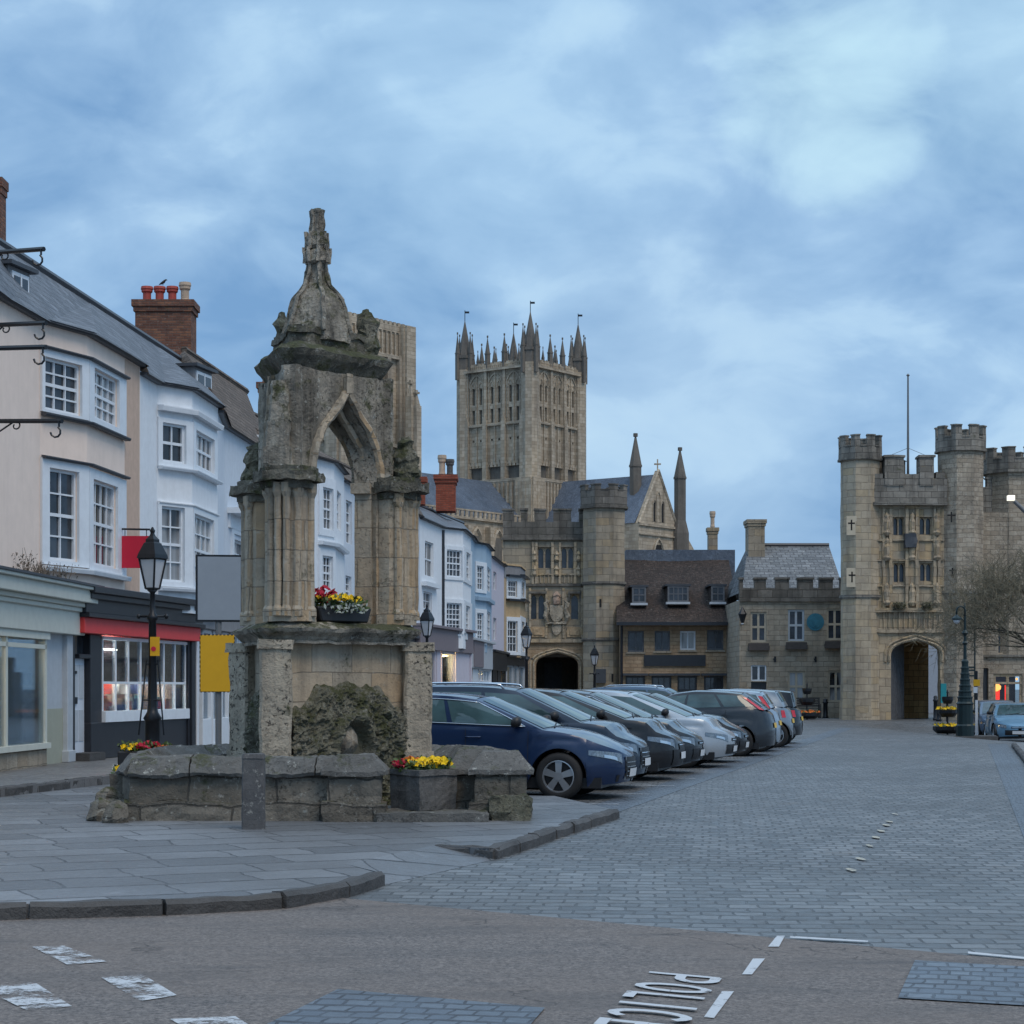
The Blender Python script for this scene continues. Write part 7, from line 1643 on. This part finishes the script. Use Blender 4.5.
# ornate lamp on its island
X, Y = px(965, 66), 66.0; G0 = gz(X, Y)
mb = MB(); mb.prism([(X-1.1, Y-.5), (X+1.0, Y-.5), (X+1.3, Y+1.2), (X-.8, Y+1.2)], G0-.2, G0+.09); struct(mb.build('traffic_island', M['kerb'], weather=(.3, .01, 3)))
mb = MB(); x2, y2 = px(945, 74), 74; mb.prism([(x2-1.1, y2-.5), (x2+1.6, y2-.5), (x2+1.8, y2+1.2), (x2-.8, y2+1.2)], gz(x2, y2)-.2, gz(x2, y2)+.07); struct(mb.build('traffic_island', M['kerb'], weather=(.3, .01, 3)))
OL = thing('ornate_street_lamp', 'tall dark green ornate street lamp with ribbed conical base and swan-neck lantern', 'street lamp', (X, Y, G0+.09)); s_ = 66/1950
zt_ = zy(606, Y); zb_ = zy(664, Y); zg = G0+.09
mb = MB(); rings_ = [(.31, zg), (.31, zg+.35), (.27, zg+.4), (.27, zg+1.05), (.3, zg+1.1), (.25, zg+1.16)]
z = zg+1.16; r0 = .25
while z < zb_: rings_ += [(r0, z), (r0*.98, z+.1), (r0*1.06, z+.12), (r0*1.06, z+.16), (r0*.9, z+.18)]; z += .2; r0 *= .88
rings_ += [(.09, zb_), (.12, zb_+.1), (.06, zb_+.16), (.05, zy(645, Y)), (.1, zy(643, Y)), (.05, zy(641, Y)), (.045, zy(636, Y)), (.11, zy(633, Y)), (.045, zy(630, Y)), (.035, zy(616, Y))]
mb.lathe(X, Y, rings_, 12); mb.build('column', M['iron_green'], OL, smooth=False)
rr_ = 4.2*s_; mb = MB(); cx_ = X-rr_; cz_ = zy(611, Y); mb.tube([(X, Y, zy(617, Y))]+[(cx_+rr_*math.cos(t), Y, cz_+rr_*1.1*math.sin(t)) for t in [math.pi*k/12 for k in range(13)]]+[(cx_-rr_, Y, zy(615, Y))], .032, 6)
mb.tube([(X-.02, Y, zy(622, Y)), (X-.16, Y, zy(617, Y)), (X-.1, Y, zy(613, Y)), (X-.03, Y, zy(616, Y))], .015, 5); mb.tube([(X, Y, zy(611, Y)), (X, Y, zy(603, Y))], .02, 5); mb.build('swan_neck', M['iron_green'], OL, smooth=True)
mb = MB(); zz_ = zy(614.5, Y); mb.lathe(cx_-rr_, Y, [(.03, zz_), (.07, zz_-.05), (.16, zz_-.12), (.17, zz_-.17), (.12, zz_-.19)], 12); hh_ = mb.build('lantern', M['iron_green'], OL); mb = MB(); mb.lathe(cx_-rr_, Y, [(.12, zz_-.18), (.1, zz_-.26), (.04, zz_-.31), (.01, zz_-.32)], 12); mb.build('globe', M['lampglass'], hh_, smooth=True)
# sign posts and finger boards by it
Y = 72; SP = thing('sign_post', 'slim post with a yellow plate and white notice behind the ornate lamp', 'sign', (px(976.5, Y), Y, gz(px(976.5, Y), Y)))
mb = MB(); mb.tube([(px(976.5, Y), Y, gz(px(976, Y), Y)), (px(976.5, Y), Y, zy(671, Y))], .05, 8); mb.build('pole', M['iron'], SP); MB().box(px(973, Y), px(979.5, Y), Y-.08, Y-.05, zy(686, Y), zy(679.5, Y)).build('yellow_plate', M['signyel'], SP); MB().box(px(973, Y), px(977, Y), Y-.08, Y-.05, zy(693, Y), zy(687, Y)).build('white_notice', M['plate_w'], SP)
MB().box(px(973.5, Y), px(976, Y), Y-.3, Y-.26, zy(737, Y), zy(700, Y)).build('white_marker', M['plate_w'], SP)
Y = 84; FP = thing('finger_post', 'thin green post with three stacked direction fingers by the gatehouse', 'sign', (px(974.8, Y), Y, 0)); mb = MB(); mb.tube([(px(974.8, Y), Y, -.4), (px(974.8, Y), Y, zy(592, Y))], .035, 8); mb.build('pole', M['iron_green'], FP)
for y in (666.5, 669.5, 675): MB().box(px(965, Y), px(974.5, Y), Y-.02, Y+.02, zy(y+1.6, Y), zy(y, Y)).build('finger', M['iron_green'], FP)
mb = MB(); mb.lathe(px(976.5, Y), Y, [(.05, zy(621, Y)), (.12, zy(620, Y)), (.12, zy(618, Y)), (.04, zy(617, Y))], 10); mb.build('lamp_head', M['iron'], FP)
BN = thing('banner_sign', 'narrow teal upright banner sign beside the right-hand archway', 'sign', (px(943.5, 88), 88, 0)); g = Frame(pt(940.5, 88), pt(946.5, 88)); mb = MB(); mb.fbox(g, 0, g.L, zy(703, 88), zy(683.5, 88), -.03, 0); mb.build('panel', M['teal'], BN); mb = MB(); mb.tube([g.p(0, -.1, -.015), g.p(0, zy(680, 88), -.015)], .02, 5); mb.tube([g.p(g.L, -.1, -.015), g.p(g.L, zy(702, 88), -.015)], .02, 5); mb.build('pole', M['iron'], BN)
def bollard_iron(label, X, Y, h, r_=.09):
    mb = MB(); z = gz(X, Y); mb.lathe(X, Y, [(r_*1.3, z), (r_*1.3, z+.08), (r_, z+.12), (r_*.9, z+h*.75), (r_*1.2, z+h*.78), (r_*1.2, z+h*.83), (r_*.85, z+h*.86), (r_*1.0, z+h*.95), (r_*.4, z+h)], 12)
    return tag(mb.build('iron_bollard', M['iron'], smooth=True), label, 'bollard', 'black iron bollards')
bollard_iron('black iron bollard standing between the bench and the right-hand gatehouse', px(825.5, 96), 96, .98, .12); bollard_iron('black iron bollard standing at the right side of the archway', px(935.5, 90), 90, 1.15, .1); bollard_iron('stubby black bollard at the foot of the archway beside the taller one', px(938.8, 88.5), 88.5, .7, .1)
def bench():
    Y = 96.0; root = thing('park_bench', 'dark slatted wooden bench in front of the battlemented grey house', 'bench', (px(806, Y), Y, .07)); x0, x1 = px(790.5, Y), px(820, Y)
    mb = MB(); [mb.box(x0, x1, Y-.35+k*.11, Y-.27+k*.11, .48, .51) for k in range(4)]; mb.build('seat', M['wood'], root)
    mb = MB(); [mb.box(x0, x1, Y+.1, Y+.13, .58+k*.12, .67+k*.12) for k in range(4)]; mb.build('backrest', M['wood'], root)
    for x in (x0+.04, x1-.04):
        for y in (Y-.34, Y+.1): mb = MB(); mb.box(x-.04, x+.04, y-.03, y+.04, .02, .66 if y < Y else 1.02); mb.build('leg', M['wood'], root)
        mb = MB(); mb.box(x-.04, x+.04, Y-.38, Y+.14, .68, .72); mb.build('armrest', M['wood'], root)
bench()
def tiered(label, X, Y, s_, cols, zb=None):
    z = gz(X, Y) if zb is None else zb; root = thing('tiered_planter', label, 'planter', (X, Y, z)); mb = MB(); mb.tube([(X, Y, z), (X, Y, z+1.75*s_)], .035*s_, 8); mb.lathe(X, Y, [(.02, z+1.7*s_), (.05*s_, z+1.78*s_), (.01, z+1.9*s_)], 6); mb.build('stem', M['iron'], root)
    for k, (r_, h) in enumerate(((.62, .05), (.42, .75), (.24, 1.3))):
        mb = MB(); mb.lathe(X, Y, [(r_*s_*.7, z+h*s_), (r_*s_, z+(h+.16)*s_), (r_*s_, z+(h+.3)*s_), (r_*s_*.8, z+(h+.3)*s_)], 14); t = mb.build('bowl', M['iron'], root, smooth=False)
        if cols[k]: flowers(t, [('leaf', 'foliage', X, Y, z+(h+.28)*s_, r_*s_, r_*s_, .12, 90, .1), (cols[k], 'blossom', X, Y, z+(h+.32)*s_, r_*s_*1.05, r_*s_*1.05, .12, 60, .06)], k+20)
tiered('tiered black planter of rust-red flowers standing before the bench', px(807, 92), 92, .93, ('fo', None, None))
tiered('tiered black planter of yellow and orange flowers near the right-hand archway', px(947.5, 80), 80, .98, ('fy', 'fy', None))
# wall lantern on the battlemented house
Y = 97.8; WL = thing('wall_lantern', 'dark wall lantern on a bracket at the left corner of the battlemented grey house', 'lantern', (px(741, Y), Y, zy(626, Y))); X = px(742.5, Y-.4); z = zy(622, Y)
mb = MB(); mb.tube([(X, 98, z-.1), (X, Y-.35, z-.12)], .03, 5); mb.build('bracket', M['iron'], WL); mb = MB(); mb.lathe(X, Y-.4, [(.08, z-.05), (.2, z+.35), (.22, z+.38), (.1, z+.6), (.02, z+.75)], 6); mb.build('lantern_frame', M['iron'], WL); MB().lathe(X, Y-.4, [(.02, z-.16), (.09, z-.11), (.02, z-.05)], 8).build('globe', M['lampglass'], WL)
# modern street light at the right edge
Y = 60; SL = thing('street_light', 'modern grey street light arm with bright square head at the right edge', 'street light', (px(1090, Y), Y, gz(px(1090, Y), Y)))
mb = MB(); xe = px(1090, Y); mb.tube([(xe, Y, -.5), (xe, Y, zy(600, Y)), (px(1060, Y), Y, zy(545, Y)), (px(1014, Y), Y, zy(501, Y))], [.09, .08, .07, .06], 10); mb.build('column', M['lbl'] if 'lbl' in M else M['pole'], SL)
mb = MB(); g = Frame(pt(1008.5, Y-.1), pt(1015, Y-.1)); mb.fbox(g, 0, g.L, zy(500.5, Y), zy(495.5, Y), -.2, 0); mb.build('lamp_head', plain('lit_lamp_head', (.8, .8, .75), .4, emit=((1, .93, .75), 1.1)), SL)

# ------------------------------------------------------------------ bare tree at the right edge
def bare_tree():
    Y = 72.0; X = px(1060, Y); z0 = gz(X, Y); root = thing('bare_tree', 'leafless spreading tree with a dense haze of fine twigs at the right edge', 'tree', (X, Y, z0)); rnd = random.Random(5)
    tr_ = MB(); tw_ = MB(); cnt = [0]
    def grow(p, d, L, r_, lv):
        n = 3; pts = [p]; q = p
        for k in range(n):
            d = (d+Vector((rnd.uniform(-1, 1), rnd.uniform(-1, 1), rnd.uniform(-.5, .7)))*.22).normalized(); q = q+d*(L/n); pts.append(q)
        r2 = r_*.62; rs = [r_+(r2-r_)*k/n for k in range(n+1)]
        (tr_ if lv < 3 else tw_).tube(pts, rs, 8 if lv < 2 else (5 if lv < 3 else 3), cap=False)
        if lv >= 6: return
        nk = (4, 4, 4, 5, 5, 4)[lv]
        for k in range(nk):
            t = rnd.uniform(.35, 1) if k else 1; i = min(n, max(1, int(t*n+.5))); a = d.orthogonal().normalized(); a.rotate(Matrix.Rotation(rnd.uniform(0, 6.28), 3, d))
            nd = (d*rnd.uniform(.5, 1)+a*rnd.uniform(.5, 1.0)+Vector((0, 0, .14 if lv < 3 else .0))).normalized()
            grow(pts[i], nd, L*rnd.uniform(.58, .8), max(.008, r2*rnd.uniform(.5, .8)), lv+1)
    base = Vector((X, Y, z0)); tr_.tube([base, base+Vector((-.05, 0, 1.0)), base+Vector((-.1, .1, 2.2))], [.24, .17, .14], 10)
    for k in range(5):
        an = 2*math.pi*k/5+.6; grow(base+Vector((-.1, .1, 2.0+.15*k)), Vector((math.cos(an)*.9-.15, math.sin(an)*.8, .95)).normalized(), 2.35, .08, 1)
    tr_.build('trunk', M['trunk'], root); tw_.build('crown', M['twig'], root, recalc=False)
bare_tree()
